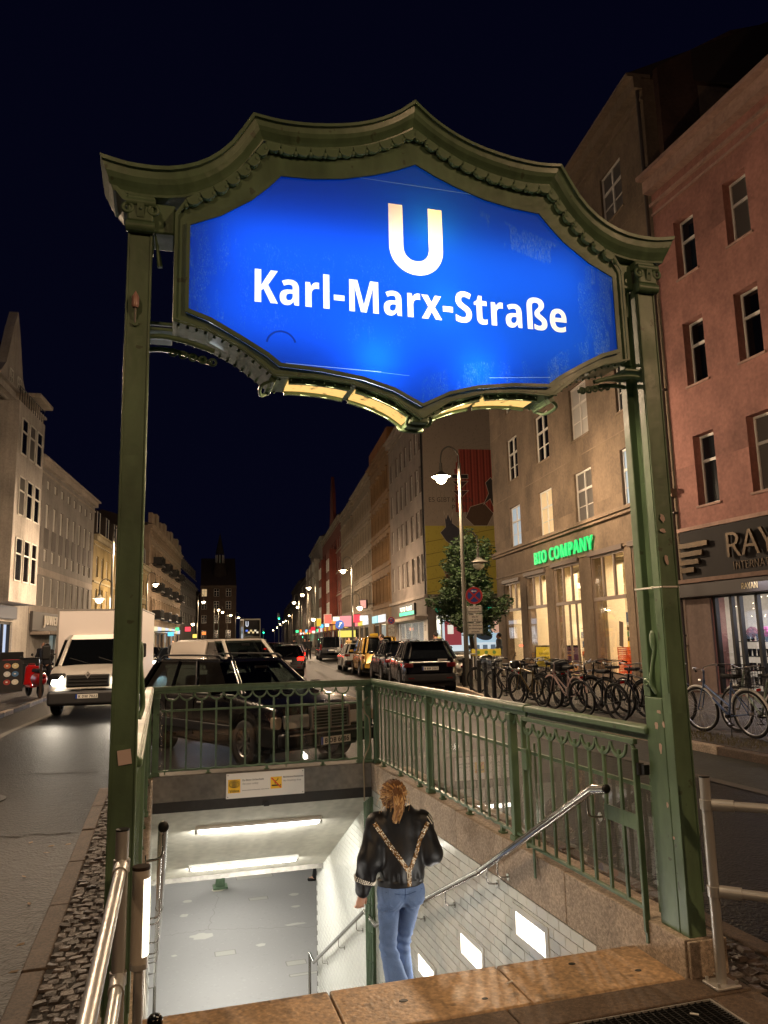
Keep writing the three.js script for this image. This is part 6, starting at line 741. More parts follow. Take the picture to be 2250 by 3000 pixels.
{ const b = terrace('left', 'balcony_house', 'pale ornate house with stacked iron balconies and stepped battlements', 58.1, 97, 16.6, 0xc2ab94, { ornate: true, pitch: 2.8, w: 1.1, litShops: 1, shopColours: [0xf4f8ff, 0xffe8c0], fascias: [0xdfeaff, 0xfff0c0], cornice: 0, roofH: 2, trim: 0xcdb8a0 });
  for (let i = 0; i < 9; i++) obj('merlon', [rbb(0.4 + i * 4.3, 2.6 + i * 4.3, 16.7, 18.3 + (i % 2) * 0.5, -0.3, 0.2, 0.03)], b.userData.trim, b); for (const x of [3, 12, 21, 30]) for (const y of [4.9, 8.4, 11.8]) { const k = obj('balcony', [rbb(x, x + 3.4, y - 0.15, y, 0.003, 1.3, 0.02), ...Array.from({ length: 9 }, (_, i) => bar([x + 0.1 + i * 0.4, y, 1.25], [x + 0.1 + i * 0.4, y + 1, 1.25], 0.025, 5)), bb(x, x + 3.4, y + 1, y + 1.06, 1.2, 1.3), bb(x, x + 0.05, y + 0.1, y + 1, 0.01, 1.2), bb(x + 3.35, x + 3.4, y + 0.1, y + 1, 0.01, 1.2)], mat.black, b); } obj('awning', [at(box(9, 0.06, 2.2, 8, 3.2, 1.1), 0, 0, 0, 0.0, 0, 0)], wallM(0x9aa09a), b); }
terrace('left', 'dark_office', 'dark flat-roofed office front before the corner tower house', 97.1, 130, 13, 0x4c4844, { pitch: 3.4, w: 1.6, shop: false, roofH: 0.6, pane: 'dark' });
{ // corner house with turret facing down the street
  const p = onPlane(585, 1880, AL.clone().addScaledVector(D7, 150), D7.clone()), b = building('turret_house', 'brown corner house with a dark roof and a slim lantern turret', { side: 'left', at: [p.x, 0, p.z], turn: -0.05, t0: 0, t1: 8.6, W: 8.6, H: 15.2, depth: 22, wall: wallM(0x5a4a40), side2: wallM(0x54463c), trim: wallM(0x6a5c50), openings: gridWins([0.3, 3.2, 6.1], 1.25, [2.6, 6.2, 9.6, 12.7], 1.9, (x, y) => ({ style: 'cross', pane: x < 1 && y > 12 ? 'lit' : pick('dark', 'dim'), recess: 0.15 })), roofH: 8 });
  obj('turret', [cyl(0.9, 1.1, 2.2, 4.6, 22.2, -5, 0, 0, 0, 8), cyl(0.02, 1.1, 5.5, 4.6, 26.4, -5, 0, 0, 0, 8), cyl(1.4, 2.4, 4, 4.6, 19.2, -5, 0, 0, 0, 8)], wallM(0x3c342f), b); obj('lantern_posts', Array.from({ length: 8 }, (_, i) => bar([4.6 + Math.cos(i * 0.785) * 1.0, 21.2, -5 + Math.sin(i * 0.785) * 1.0], [4.6 + Math.cos(i * 0.785) * 1.0, 23.4, -5 + Math.sin(i * 0.785) * 1.0], 0.09, 5)), mat.windowFrame, b).userData.kind = 'stuff'; }
terrace('left', 'dark_terrace', 'distant dark house front beyond the corner tower house', 178, 300, 14, 0x5c524c, { pitch: 9, w: 1.8, shop: false });
// ================================================================ street lamps, signs, tree, furniture
const WARM = 0xffdcb6, lampGlass = glow(0xffe2b0, 40), lampOff = S({ color: 0xb9b4a4, roughness: 0.2 }), poleM = S({ color: 0x5a5850, roughness: 0.45, metalness: 0.3 });
function gooseneck(t, dir, y, reach, name, lit, I, tint = WARM) { // arm over the street, hood and globe
  const x = dir * reach, top = y + 1.0, arm = obj(name, [tube([[0, y - 0.5, 0], [0, top - 0.35, 0], [x * 0.12, top - 0.05, 0], [x * 0.5, top + 0.1, 0], [x * 0.88, top - 0.05, 0], [x, top - 0.35, 0], [x, y + 0.32, 0]], 0.028, 40, 8), bar([x, y + 0.2, 0], [x, y + 0.5, 0], 0.06, 10, 0.045)], poleM, t);
  obj('hood', [lathe([[0.03, 0.24], [0.08, 0.2], [0.14, 0.14], [0.33, 0.04], [0.34, 0.02], [0.2, 0.03], [0.0, 0.04]], 22, x, y, 0)], poleM, arm);
  obj(lit ? 'lit_globe' : 'glass_globe', [lathe([[0.0, -0.22], [0.065, -0.212], [0.135, -0.17], [0.185, -0.08], [0.2, 0.02], [0.0, 0.03]], 20, x, y, 0)], lit ? lampGlass : lampOff, arm);
  if (lit) lamp(t, x, y - 0.14, 0, tint, I, 8);
}
function streetLamp(label, pos, turn, { I = 170, low = 0, up = 1, h = 6.95, side = -1, tint = WARM } = {}) {
  const t = thing('street_lamp', label, 'street lamp', pos, turn, 'street lamps along the kerbs');
  obj('pole', [cyl(0.055, 0.085, h + 0.55, 0, (h + 0.55) / 2, 0, 0, 0, 0, 14), cyl(0.1, 0.12, 0.9, 0, 0.45, 0, 0, 0, 0, 14), cyl(0.09, 0.1, 0.08, 0, 0.94, 0)], poleM, t);
  if (up) gooseneck(t, side, h, 0.72, 'upper_arm', true, I, tint); if (low) gooseneck(t, -side, 4.05, 0.62, 'lower_arm', low === 2, I * 0.3, tint); return t;
}
streetLamp('tall street lamp lit beside the tree, its lower globe unlit', [8.52, 0, -20.55], 0.15, { low: 1, I: 250 });
const lampAt = (label, px, py, o = {}) => { const p = onY(px, py, 6.95), left = o.left; return streetLamp(label, [p.x + (left ? -0.7 : 0.7), 0, p.z], o.turn ?? 0.1, { side: left ? 1 : -1, ...o }); };
lampAt('lit street lamp in front of the pale stucco houses', 1005, 1672, { low: 2, I: 170 }); lampAt('lit street lamp before the white bay house', 886, 1742, { low: 2, I: 160 });
lampAt('distant lit street lamp near the green traffic light', 862, 1765, { I: 150 }); lampAt('far lit street lamp on the shop side of the road', 847, 1803, { I: 95, tint: 0xffcb98 }); lampAt('far lit street lamp on the shop side of the road', 838, 1818, { I: 100 }); lampAt('far lit street lamp on the shop side of the road', 820, 1828, { I: 80 });
streetLamp('lamp post in front of the cream house with its lower globe lit', (p => [p.x, 0, p.z])(onY(326, 1755, 4.05)), 0, { side: 1, low: 2, I: 260 });
lampAt('lit street lamp before the balcony house', 455, 1712, { left: 1, low: 2, I: 170 }); lampAt('lit street lamp before the turret house', 596, 1763, { left: 1, low: 2, I: 140 }); lampAt('distant lit street lamp on the jeweller side', 652, 1793, { left: 1, I: 120 }); lampAt('distant lit street lamp on the jeweller side', 699, 1809, { left: 1, I: 100 });
for (const [px, py, left] of [[905, 1722, 0], [872, 1778, 0], [830, 1822, 0], [812, 1838, 0], [800, 1846, 0], [640, 1786, 1], [676, 1802, 1], [715, 1820, 1], [735, 1834, 1], [748, 1842, 1]]) lampAt('small lit street lamp in the far row of lamps', px, py, { left, I: 60 });
// lamps further back along the same kerbs, behind the photographer
streetLamp('street lamp on the kerb behind the stairs, bicycle side', [7.0, 0, 9.5], 0, { I: 95, tint: 0xffcb98 }); streetLamp('street lamp on the kerb behind the stairs, jeweller side', [-5.4, 0, 9], 0, { side: 1, I: 38, tint: 0xffcb98 }); streetLamp('street lamp on the kerb opposite the stairs, before the red house', [-5.3, 0, -11.5], 0, { side: 1, I: 200 });

// ---- road signs
const roundSign = canvas(256, 256, (g) => { g.fillStyle = '#b3202a'; g.beginPath(); g.arc(128, 128, 127, 0, 7); g.fill(); g.fillStyle = '#1f3f94'; g.beginPath(); g.arc(128, 128, 98, 0, 7); g.fill(); g.strokeStyle = '#b3202a'; g.lineWidth = 26; g.beginPath(); g.moveTo(58, 58); g.lineTo(198, 198); g.moveTo(198, 58); g.lineTo(58, 198); g.stroke(); g.fillStyle = '#f2f2f2'; g.fillRect(96, 56, 70, 12); g.beginPath(); g.moveTo(84, 62); g.lineTo(110, 44); g.lineTo(110, 80); g.fill(); });
const plateTex = lines => canvas(256, 128 * Math.max(1, lines.length / 2), (g, w, h) => { g.fillStyle = '#d9d4c8'; g.fillRect(0, 0, w, h); g.strokeStyle = '#222'; g.lineWidth = 5; g.strokeRect(6, 6, w - 12, h - 12); g.fillStyle = '#1c1c1c'; g.font = 'bold 40px sans-serif'; g.textAlign = 'center'; lines.forEach((s, i) => g.fillText(s, w / 2, 54 + i * 56, 236)); });
const plateA = plateTex(['auf dem', 'Seitenstreifen']), plateB = plateTex(['Mo-Fr', '7-17 h']), plateC = plateTex(['Be-/Entladen', '(er)-Abhol(un)gen', 'erlaubt']);
function parkSign(label, pos, turn) { const t = thing('no_stopping_sign', label, 'road sign', pos, turn, 'no stopping signs'); obj('post', [cyl(0.03, 0.03, 3.15, 0, 1.57, 0)], mat.galv, t); obj('disc', [cyl(0.27, 0.27, 0.012, 0, 2.86, 0.045, Math.PI / 2, 0, 0, 30)], mat.galv, t); { const g = new THREE.CircleGeometry(0.265, 32); g.userData.ready = true; const o = obj('disc_face', g, S({ map: roundSign, roughness: 0.4 }), t); o.position.set(0, 2.86, 0.053); } let y = 2.42; for (const [h, tx] of [[0.25, plateA], [0.25, plateB], [0.36, plateC]]) { obj('plate', [rbox(0.46, h - 0.02, 0.008, 0.003, 0, y, 0.045)], mat.white, t); printed('plate_print', 0.45, h - 0.03, tx, t, 0, y, 0.051); y -= h / 2 + (h === 0.25 && tx === plateB ? 0.19 : 0.135); } return t; }
const psgn = parkSign('round no stopping sign with three white plates beside the lamp post', [8.16, 0, -18.85], -0.33); { const p = onY(1146, 1818, 2.86); parkSign('round no stopping sign with white plates outside the photo shop', [p.x, 0, p.z], -0.2); }
{ const p = onY(995, 1830, 2.8), t = thing('direction_sign', 'round blue arrow sign on a post by the tripod and bicycles', 'road sign', [p.x, 0, p.z], -0.15); obj('post', [cyl(0.035, 0.035, 3.1, 0, 1.55, 0)], mat.galv, t); obj('disc', [cyl(0.36, 0.36, 0.02, 0, 2.8, 0.05, Math.PI / 2, 0, 0, 26)], S({ color: 0x1f4fa8, roughness: 0.4 }), t); obj('arrow', [box(0.07, 0.4, 0.006, 0.02, 2.78, 0.064, 0, 0, -0.5), box(0.2, 0.07, 0.006, 0.08, 2.94, 0.064)], mat.white, t); }
{ const p = onY(1085, 1837, 3.0), t = thing('one_way_sign', 'blue one way sign with a white arrow pointing at the photo shop', 'road sign', [p.x, 0, p.z], -0.2); obj('post', [cyl(0.035, 0.035, 3.3, -0.7, 1.65, 0)], mat.galv, t); obj('panel', [rbox(1.5, 0.42, 0.02, 0.01, 0, 3, 0.05)], S({ color: 0x26406a, roughness: 0.4 }), t); obj('arrow', [box(0.9, 0.12, 0.006, -0.1, 3, 0.064), at(poly([[0.35, -0.16], [0.65, 0], [0.35, 0.16]], 0.006), 0, 3, 0.061)], mat.white, t); }
{ const p = onY(960, 1790, 5.2); for (const [dx, c, l] of [[0, 0xff7a66, 'lit orange and white box sign hung from the stucco house'], [2.2, 0xffd23c, 'lit yellow box sign hung beside the awning']]) { const t = thing('hanging_sign', l, 'sign', [p.x + dx, 4.2, p.z - dx * 8], -0.1); obj('case', [rbox(1.0, 1.2, 0.2, 0.03)], mat.white, t); obj('lit_face', [box(0.92, 1.1, 0.01, 0, 0, 0.105)], glow(c, 0.9), t); } }
for (const [px, py, w, h, c, l] of [[1015, 1820, 2.2, 1.4, 0xff9aa2, 'pink and white lit window sign on the stucco house'], [1016, 1857, 2.8, 0.9, 0xffec66, 'long yellow lit sign over the corner shop door'], [1063, 1770, 0.9, 0.9, 0xffb0a0, 'small square lit sign under the lower lamp'], [918, 1842, 1.4, 0.8, 0xff3048, 'red lit sign down the street']]) { const p = onPlane(px, py, QR.clone().addScaledVector(D7, 70).add(V(-1.2, 0, 0)), V(Math.cos(TH), 0, Math.sin(TH))), t = thing('light_box_sign', l, 'sign', [p.x, p.y, p.z], -0.9); obj('case', [rbox(w, h, 0.25, 0.03, 0, 0, -0.13)], mat.black, t); obj('lit_face', [box(w - 0.1, h - 0.1, 0.01)], glow(c, 0.95), t); obj('arm', [bar([w / 2, 0, -0.15], [w / 2 + 1.0, 0, -0.3], 0.03, 6)], mat.darkMetal, t); }
// ---- bollards
{ const bg = t => { obj('shaft', [cyl(0.05, 0.06, 0.86, 0, 0.43, 0, 0, 0, 0, 12)], mat.black, t); obj('collar', [cyl(0.062, 0.062, 0.03, 0, 0.78, 0, 0, 0, 0, 12)], mat.black, t); obj('knob', [sph(0.055, 0, 0.9, 0, [1, 0.9, 1], 12)], mat.black, t); };
  [[8.31, -20.28], [7.88, -18.67], [7.64, -17.48], [7.06, -15.68], [6.89, -14.77]].forEach(([x, z], i) => { const t = thing('bollard', 'slim black iron bollard at the kerb between lamp post and bicycles', 'bollard', [x, 0, z], 0, 'bollards at the kerb'); bg(t); }); }
// ---- traffic signals
function signal(label, px, py, h, lit) { const p = onY(px, py, h), t = thing('traffic_signal', label, 'traffic light', [p.x, 0, p.z], 0, 'traffic lights down the street'); obj('post', [cyl(0.06, 0.07, h + 0.6, 0, (h + 0.6) / 2, -0.12)], mat.darkMetal, t); obj('head', [rbox(0.34, 1.0, 0.24, 0.05, 0, h + 0.28, 0)], mat.black, t); const c = [0xff3020, 0xffb020, 0x20ffb0]; [0.6, 0.28, -0.04].forEach((y, i) => { const on = i === lit; obj(on ? 'lit_lens' : 'lens', [sph(0.12, 0, h + y, 0.1, [1, 1, 0.5], 12)], on ? glow(c[i], 9) : mat.darkGlass, t); obj('visor', [cyl(0.14, 0.14, 0.16, 0, h + y, 0.16, Math.PI / 2, 0, 0, 12, true)], mat.black, t); }); lamp(t, 0, h - 0.04, 0.4, c[lit], 14, 4); return t; }
signal('overhead green traffic light above the far road', 817, 1812, 5.2, 2); signal('green traffic light at the far crossing by the shops', 886, 1866, 2.4, 2); signal('green traffic light near the glass lift', 772, 1853, 3.2, 2); 
// ---- glass lift with a U sign
{ const p = onY(733, 1814, 4.22), t = thing('glass_lift', 'dark glass lift box with a white U in the middle of the road', 'lift', [p.x, 0, p.z], 0.1); t.scale.set(0.5, 0.68, 0.6); obj('glass_box', [rbb(-1.9, 1.9, 0.2, 6.0, -1.6, 1.6, 0.05)], mat.darkGlass, t); obj('edge_frame', [bb(-2, 2, 6.0, 6.25, -1.7, 1.7), ...[[-1, -1], [1, -1], [-1, 1], [1, 1]].map(([a, b]) => bb(a * 1.95 - 0.08, a * 1.95 + 0.08, 0, 6, b * 1.65 - 0.08, b * 1.65 + 0.08)), bb(-1.9, 1.9, 3.0, 3.15, 1.6, 1.66)], poleM, t); letters(t, 'U', 0.9, 0.04, glow(0xe8f0ff, 0.8), -1.6, 4.9, 1.66); for (let i = 0; i < 6; i++) obj('lit_panel', [box(0.5, 0.3, 0.02, -1.2 + i * 0.5, 4.2 - (i % 2) * 0.3, 1.63)], glow(pick(0xff4050, 0xfff0d0, 0x5080ff, 0xffe0a0), 0.8), t); }
// ---- tree
{ const t = thing('street_tree', 'leafy young street tree between the tall lamp and the mural', 'tree', [10.4, 0, -24.6]);
  const H = 2.9; obj('trunk', [tube([[0, -0.05, 0], [0.02, 1, 0.01], [-0.02, 2, 0], [0.03, 3.2, 0.02], [0.0, 4.6, 0]], 0.085, 20, 9), cyl(0.09, 0.14, 0.5, 0, 0.2, 0, 0, 0, 0, 9)], S({ color: 0x6a5f4c, roughness: 0.9, map: T.concrete }), t);
  const limbs = [], tips = []; for (let i = 0; i < 26; i++) { const y0 = 1.75 + (i / 26) * 2.9, a = i * 2.4, l = (1.1 - 0.3 * Math.abs(i - 7) / 12) * rr(0.45, 1.2), e = [Math.cos(a) * l, y0 + rr(0.1, 0.7), Math.sin(a) * l]; limbs.push(tube([[0, y0, 0], [e[0] * 0.5, y0 + 0.25, e[2] * 0.5], e], 0.02, 8, 5)); for (let k = 0; k < 7; k++) { const s = rr(0.35, 1.15); tips.push([e[0] * s + rr(-0.3, 0.3), y0 + (e[1] - y0) * s + rr(-0.3, 0.35), e[2] * s + rr(-0.3, 0.3)]); } } obj('limbs', limbs, S({ color: 0x4f4636, roughness: 0.9 }), t).userData.kind = 'stuff';
  const pos = [], leafM = P({ color: 0x263c18, roughness: 0.65, transmission: 0.3, thickness: 0, side: THREE.DoubleSide }), leafM2 = P({ color: 0x30491c, roughness: 0.6, transmission: 0.3, thickness: 0, side: THREE.DoubleSide }), pos2 = [];
  for (let k = 0; k < 4; k++) tips.push([rr(-0.2, 0.2), 5 + k * 0.22, rr(-0.2, 0.2)]);
  for (const [x, y, z] of tips) for (let i = 0; i < 105; i++) { const a = rr(0, 6.283), u = rr(-1, 1), r = 0.34 * Math.cbrt(rnd()), s = Math.sqrt(1 - u * u), c = V(x + Math.cos(a) * s * r, y + u * r * 0.8, z + Math.sin(a) * s * r), q = new THREE.Quaternion().setFromEuler(new THREE.Euler(rr(-0.9, 0.9), rr(0, 6.28), rr(-0.9, 0.9))), w = rr(0.03, 0.05), l = rr(0.07, 0.12), P4 = [[-w, 0, 0], [0, 0.012, -l * 0.6], [w, 0, 0], [0, -0.01, l]].map(v => V(...v).applyQuaternion(q).add(c)); const o = rnd() < 0.6 ? pos : pos2; for (const k of [0, 3, 1, 1, 3, 2]) o.push(P4[k].x, P4[k].y, P4[k].z); }
  for (const [p, m] of [[pos, leafM], [pos2, leafM2]]) { const g = new THREE.BufferGeometry(); g.setAttribute('position', new THREE.Float32BufferAttribute(p, 3)); g.computeVertexNormals(); obj('crown', g, m, t).userData.kind = 'stuff'; }
  const gb = thing('tree_guard', 'low steel guard frame round the young tree', 'tree guard', [10.4, 0, -24.6]); for (const [a, b] of [[-0.6, -0.6], [0.6, -0.6], [-0.6, 0.6], [0.6, 0.6]]) obj('stake', [bar([a, 0, b], [a, 1.0, b], 0.03)], mat.galv, gb); obj('hoop', pipe([[-0.6, 0.95, -0.6], [0.6, 0.95, -0.6], [0.6, 0.95, 0.6], [-0.6, 0.95, 0.6], [-0.6, 0.95, -0.6]], 0.025), mat.galv, gb); }
// ---- pavement boards, cafe chairs, banner
function aboard(label, pos, turn, w, h, tex) { const t = thing('pavement_board', label, 'sign board', pos, turn); for (const [s, r] of [[1, -0.12], [-1, 0.12]]) { const f = obj('frame', [box(w, 0.04, 0.03, 0, h, 0), box(w, 0.04, 0.03, 0, 0.06, 0), box(0.04, h, 0.03, -w / 2, h / 2, 0), box(0.04, h, 0.03, w / 2, h / 2, 0), box(w, h, 0.012, 0, h / 2, -0.002)].map(g => g.applyMatrix4(M4(0, 0, s * 0.13, r, 0, 0))), mat.black, t); } printed('poster', w - 0.06, h - 0.1, tex, t, 0, h / 2, 0.13 - h / 2 * Math.sin(0.12) * 1 + 0.018, [-0.12, 0, 0]); return t; }
{ const y = canvas(256, 384, (g) => { g.fillStyle = '#d8c41c'; g.fillRect(0, 0, 256, 384); g.fillStyle = '#5a4a0c'; g.font = 'bold 46px sans-serif'; g.textAlign = 'center'; g.fillText('GRUND', 128, 120); g.fillText('WASSER', 128, 180); g.fillStyle = '#8a7a1c'; for (let i = 0; i < 6; i++) g.fillRect(50, 215 + i * 20, 150 - (i % 3) * 20, 8); g.fillStyle = '#6fa8a0'; g.fillRect(0, 350, 256, 34); });
  const p = onY(1598, 1972), q = onY(1677, 1976); aboard('yellow pavement board reading GRUND WASSER before the grocery', [p.x, 0, p.z], -0.75, 0.75, 1.15, y);
  aboard('purple pavement board with a pizza picture by the grocery door', [q.x, 0, q.z], -0.8, 0.75, 1.15, canvas(256, 384, (g) => { g.fillStyle = '#4a2a48'; g.fillRect(0, 0, 256, 384); g.fillStyle = '#b98a50'; g.fillRect(40, 60, 150, 8); g.fillRect(40, 110, 120, 20); g.beginPath(); g.ellipse(160, 290, 80, 66, 0.3, 0, 7); g.fill(); g.fillStyle = '#c9b8a0'; g.lineWidth = 6; g.strokeStyle = '#d8d0c0'; g.strokeRect(86, 236, 148, 110); for (let i = 0; i < 60; i++) { g.fillStyle = ['#a83a24', '#e0c070', '#4a5a24', '#7a3020'][i % 4]; g.beginPath(); g.arc(160 + rr(-60, 60), 290 + rr(-46, 46), 7, 0, 7); g.fill(); } }));
  const a = onY(28, 2026); aboard('pavement board covered with bright food pictures outside the corner house', [a.x, 0, a.z], 0.35, 0.75, 1.4, canvas(256, 448, (g) => { g.fillStyle = '#1c1414'; g.fillRect(0, 0, 256, 448); g.fillStyle = '#e04858'; g.font = 'bold 60px sans-serif'; g.fillRect(20, 16, 210, 60); for (const [x, y2, c] of [[80, 150, '#c9704a'], [180, 150, '#e0d0a0'], [80, 250, '#d8d8d8'], [180, 250, '#4a78a8'], [80, 350, '#a83a30'], [180, 350, '#e8e0d0']]) { g.fillStyle = c; g.beginPath(); g.ellipse(x, y2, 44, 34, 0, 0, 7); g.fill(); g.fillStyle = '#f0ece0'; g.fillRect(x - 16, y2 - 10, 26, 16); } })); }
function bistroChair(pos, turn) { const t = thing('bistro_chair', 'folding slatted chair outside the grocery windows', 'chair', pos, turn, 'folding chairs before the grocery'), m = S({ color: 0x7a5a3a, roughness: 0.6 }); for (let i = 0; i < 4; i++) obj('seat_slat', [box(0.38, 0.015, 0.07, 0, 0.45, -0.13 + i * 0.085)], m, t); for (const y of [0.72, 0.82]) obj('back_slat', [box(0.38, 0.06, 0.015, 0, y, 0.2)], m, t); for (const s of [-1, 1]) { obj('leg', [bar([s * 0.18, 0, -0.18], [s * 0.18, 0.86, 0.21], 0.011, 6)], mat.black, t); obj('leg', [bar([s * 0.16, 0, 0.2], [s * 0.16, 0.46, -0.16], 0.011, 6)], mat.black, t); } }
{ const put = (px, py, a) => { const p = onY(px, py); bistroChair([p.x, 0, p.z], a); }; put(1556, 1972, 0.6); put(1500, 1968, 1.2); put(1722, 1980, 2.2); put(1790, 1984, -0.8); put(1850, 1986, 0.7);
  const p = onY(1755, 1983), t = thing('bistro_table', 'small square table among the folding chairs', 'table', [p.x, 0, p.z], 0.4); obj('top', [rbox(0.6, 0.025, 0.6, 0.01, 0, 0.73, 0)], S({ color: 0x8a6a44, roughness: 0.5 }), t); for (const s of [-1, 1]) for (const k of [-1, 1]) obj('leg', [bar([s * 0.25, 0, k * 0.25], [-s * 0.25, 0.72, k * 0.25], 0.012, 6)], mat.black, t); }
{ const p = onY(1428, 1990), t = thing('banner_board', 'yellow banner with green motifs tied to the pavement railing', 'banner', [p.x, 0, p.z], -0.4); obj('banner', [box(1.1, 0.26, 0.02, 0, 1.0, 0)], S({ color: 0xa89a2c, roughness: 0.7 }), t); for (const x of [-0.5, 0.5]) obj('stake', [bar([x, 0, -0.02], [x, 1.15, -0.02], 0.02)], mat.galv, t); for (const x of [-0.3, 0, 0.3]) obj('motif', [cyl(0.07, 0.07, 0.004, x, 1.0, 0.012, Math.PI / 2, 0, 0, 12)], S({ color: 0x4a6a28, roughness: 0.7 }), t); }
{ const p = onY(100, 2008), t = thing('litter_bin', 'dark square bin on the pavement behind the red scooter', 'bin', [p.x - 0.3, 0, p.z - 0.6]); obj('bin', [rbox(0.8, 1.05, 0.7, 0.04, 0, 0.56, 0)], mat.black, t); obj('lid', [rbox(0.84, 0.06, 0.74, 0.03, 0, 1.1, 0)], mat.black, t); }
{ // grass and dead leaves at the foot of the bicycles
  const g = []; for (let i = 0; i < 900; i++) { const x = rr(6.56, 7.2), z = rr(-8.2, -4.6), h = rr(0.02, 0.07) * (rnd() < 0.2 ? 1.8 : 1), a = rr(0, 6.28); g.push(at(new THREE.ConeGeometry(0.004, h, 3), x, h / 2, z, rr(-0.5, 0.5), a, rr(-0.5, 0.5))); } const o = obj('grass_tufts', g, S({ color: 0x6b6440, roughness: 0.9 })); o.userData = { kind: 'stuff', label: 'dry grass tufts along the kerb under the bicycles', category: 'grass' }; }

// small lit signs over the far shops, both sides
{ const cols = [0xffffff, 0xff4050, 0xffd860, 0x60d0ff, 0x50ffa0, 0xfff0d0, 0xff8a40];
  for (let i = 0; i < 26; i++) { const right = i % 5 < 3, t0 = (right ? 62 : 60) + i * 6.2 * rr(0.9, 1.1), base = (right ? QR : AL).clone().addScaledVector(D7, t0), out = right ? -0.7 : 0.7, t = thing('projecting_sign', `small ${['white', 'red', 'yellow', 'light blue', 'green', 'cream', 'orange'][i % 7]} lit sign projecting over the far pavement`, 'sign', [base.x + out, rr(2.9, 4.6), base.z], -0.05, 'lit signs projecting over the far shops'), w = rr(0.6, 1.1), h = rr(0.5, 1.0); obj('case', [rbox(w, h, 0.16, 0.03)], mat.black, t); obj('lit_face', [box(w - 0.06, h - 0.06, 0.01, 0, 0, 0.085)], glow(cols[i % 7], 1.6), t); obj('bracket', [bar([0, h / 2, 0], [right ? w : -w, h / 2 + 0.1, 0], 0.02, 5)], mat.darkMetal, t); } }
// ================================================================ vehicles
const lerpTable = (tb, x) => { if (x <= tb[0][0]) return tb[0][1]; for (let i = 0; i + 1 < tb.length; i++) if (x <= tb[i + 1][0]) { const [a, b] = tb[i], [c, d] = tb[i + 1]; return b + (d - b) * (x - a) / (c - a); } return tb[tb.length - 1][1]; };
const carGlass = P({ color: 0x8e9a98, transmission: 1, thickness: 0, roughness: 0.03 }), carGlassDark = S({ color: 0x0a0c0e, roughness: 0.05 });
const carPaint = (c, r = 0.25) => P({ color: c, roughness: r, metalness: 0.2, clearcoat: 1, clearcoatRoughness: 0.06 });
const redOn = glow(0xff1a10, 10), redOff = P({ color: 0x5a0a0c, roughness: 0.15, clearcoat: 1 }), headOn = glow(0xfff6e0, 16), headOff = P({ color: 0xd8d6ce, roughness: 0.2, clearcoat: 1 });
const plateCache = new Map();
function plateOf(text) { if (!plateCache.has(text)) plateCache.set(text, S({ map: canvas(256, 56, (g) => { g.fillStyle = '#e6e4dc'; g.fillRect(0, 0, 256, 56); g.fillStyle = '#1c3f9c'; g.fillRect(0, 0, 22, 56); g.fillStyle = '#141414'; g.font = 'bold 44px sans-serif'; g.fillText(text, 32, 45, 216); g.strokeStyle = '#222'; g.lineWidth = 3; g.strokeRect(1, 1, 254, 54); }), roughness: 0.45 })); return plateCache.get(text); }
const wheelParts = new Map();
function wheelGeos(R, w) { const k = R + '_' + w; if (!wheelParts.has(k)) { const ty = lathe([[R * 0.64, -w / 2], [R * 0.9, -w / 2], [R * 0.98, -w * 0.38], [R, -w * 0.2], [R, w * 0.2], [R * 0.98, w * 0.38], [R * 0.9, w / 2], [R * 0.64, w / 2]], 28).rotateX(Math.PI / 2); const rim = [lathe([[R * 0.66, w * 0.42], [R * 0.6, w * 0.46], [R * 0.56, w * 0.2], [R * 0.1, w * 0.24], [0, w * 0.3]], 24).rotateX(Math.PI / 2)]; for (let i = 0; i < 10; i++) rim.push(box(R * 0.5, R * 0.09, w * 0.1, R * 0.34, 0, w * 0.36).applyMatrix4(M4(0, 0, 0, 0, 0, i * Math.PI / 5))); wheelParts.set(k, [shared(ty), shared(rim), shared(rim.map(g => g.clone().rotateY(Math.PI)))]); } return wheelParts.get(k); }
const rimM = S({ color: 0x8f8f8f, metalness: 0.8, roughness: 0.35 });
function wheel(t, x, z, R, w, rm = rimM) { const [a, b, c] = wheelGeos(R, w), o = new THREE.Mesh(a, mat.rubber); o.name = 'wheel'; o.position.set(x, R, z); t.add(o); const r = new THREE.Mesh(z > 0 ? b : c, rm); r.name = 'rim'; o.add(r); return o; }
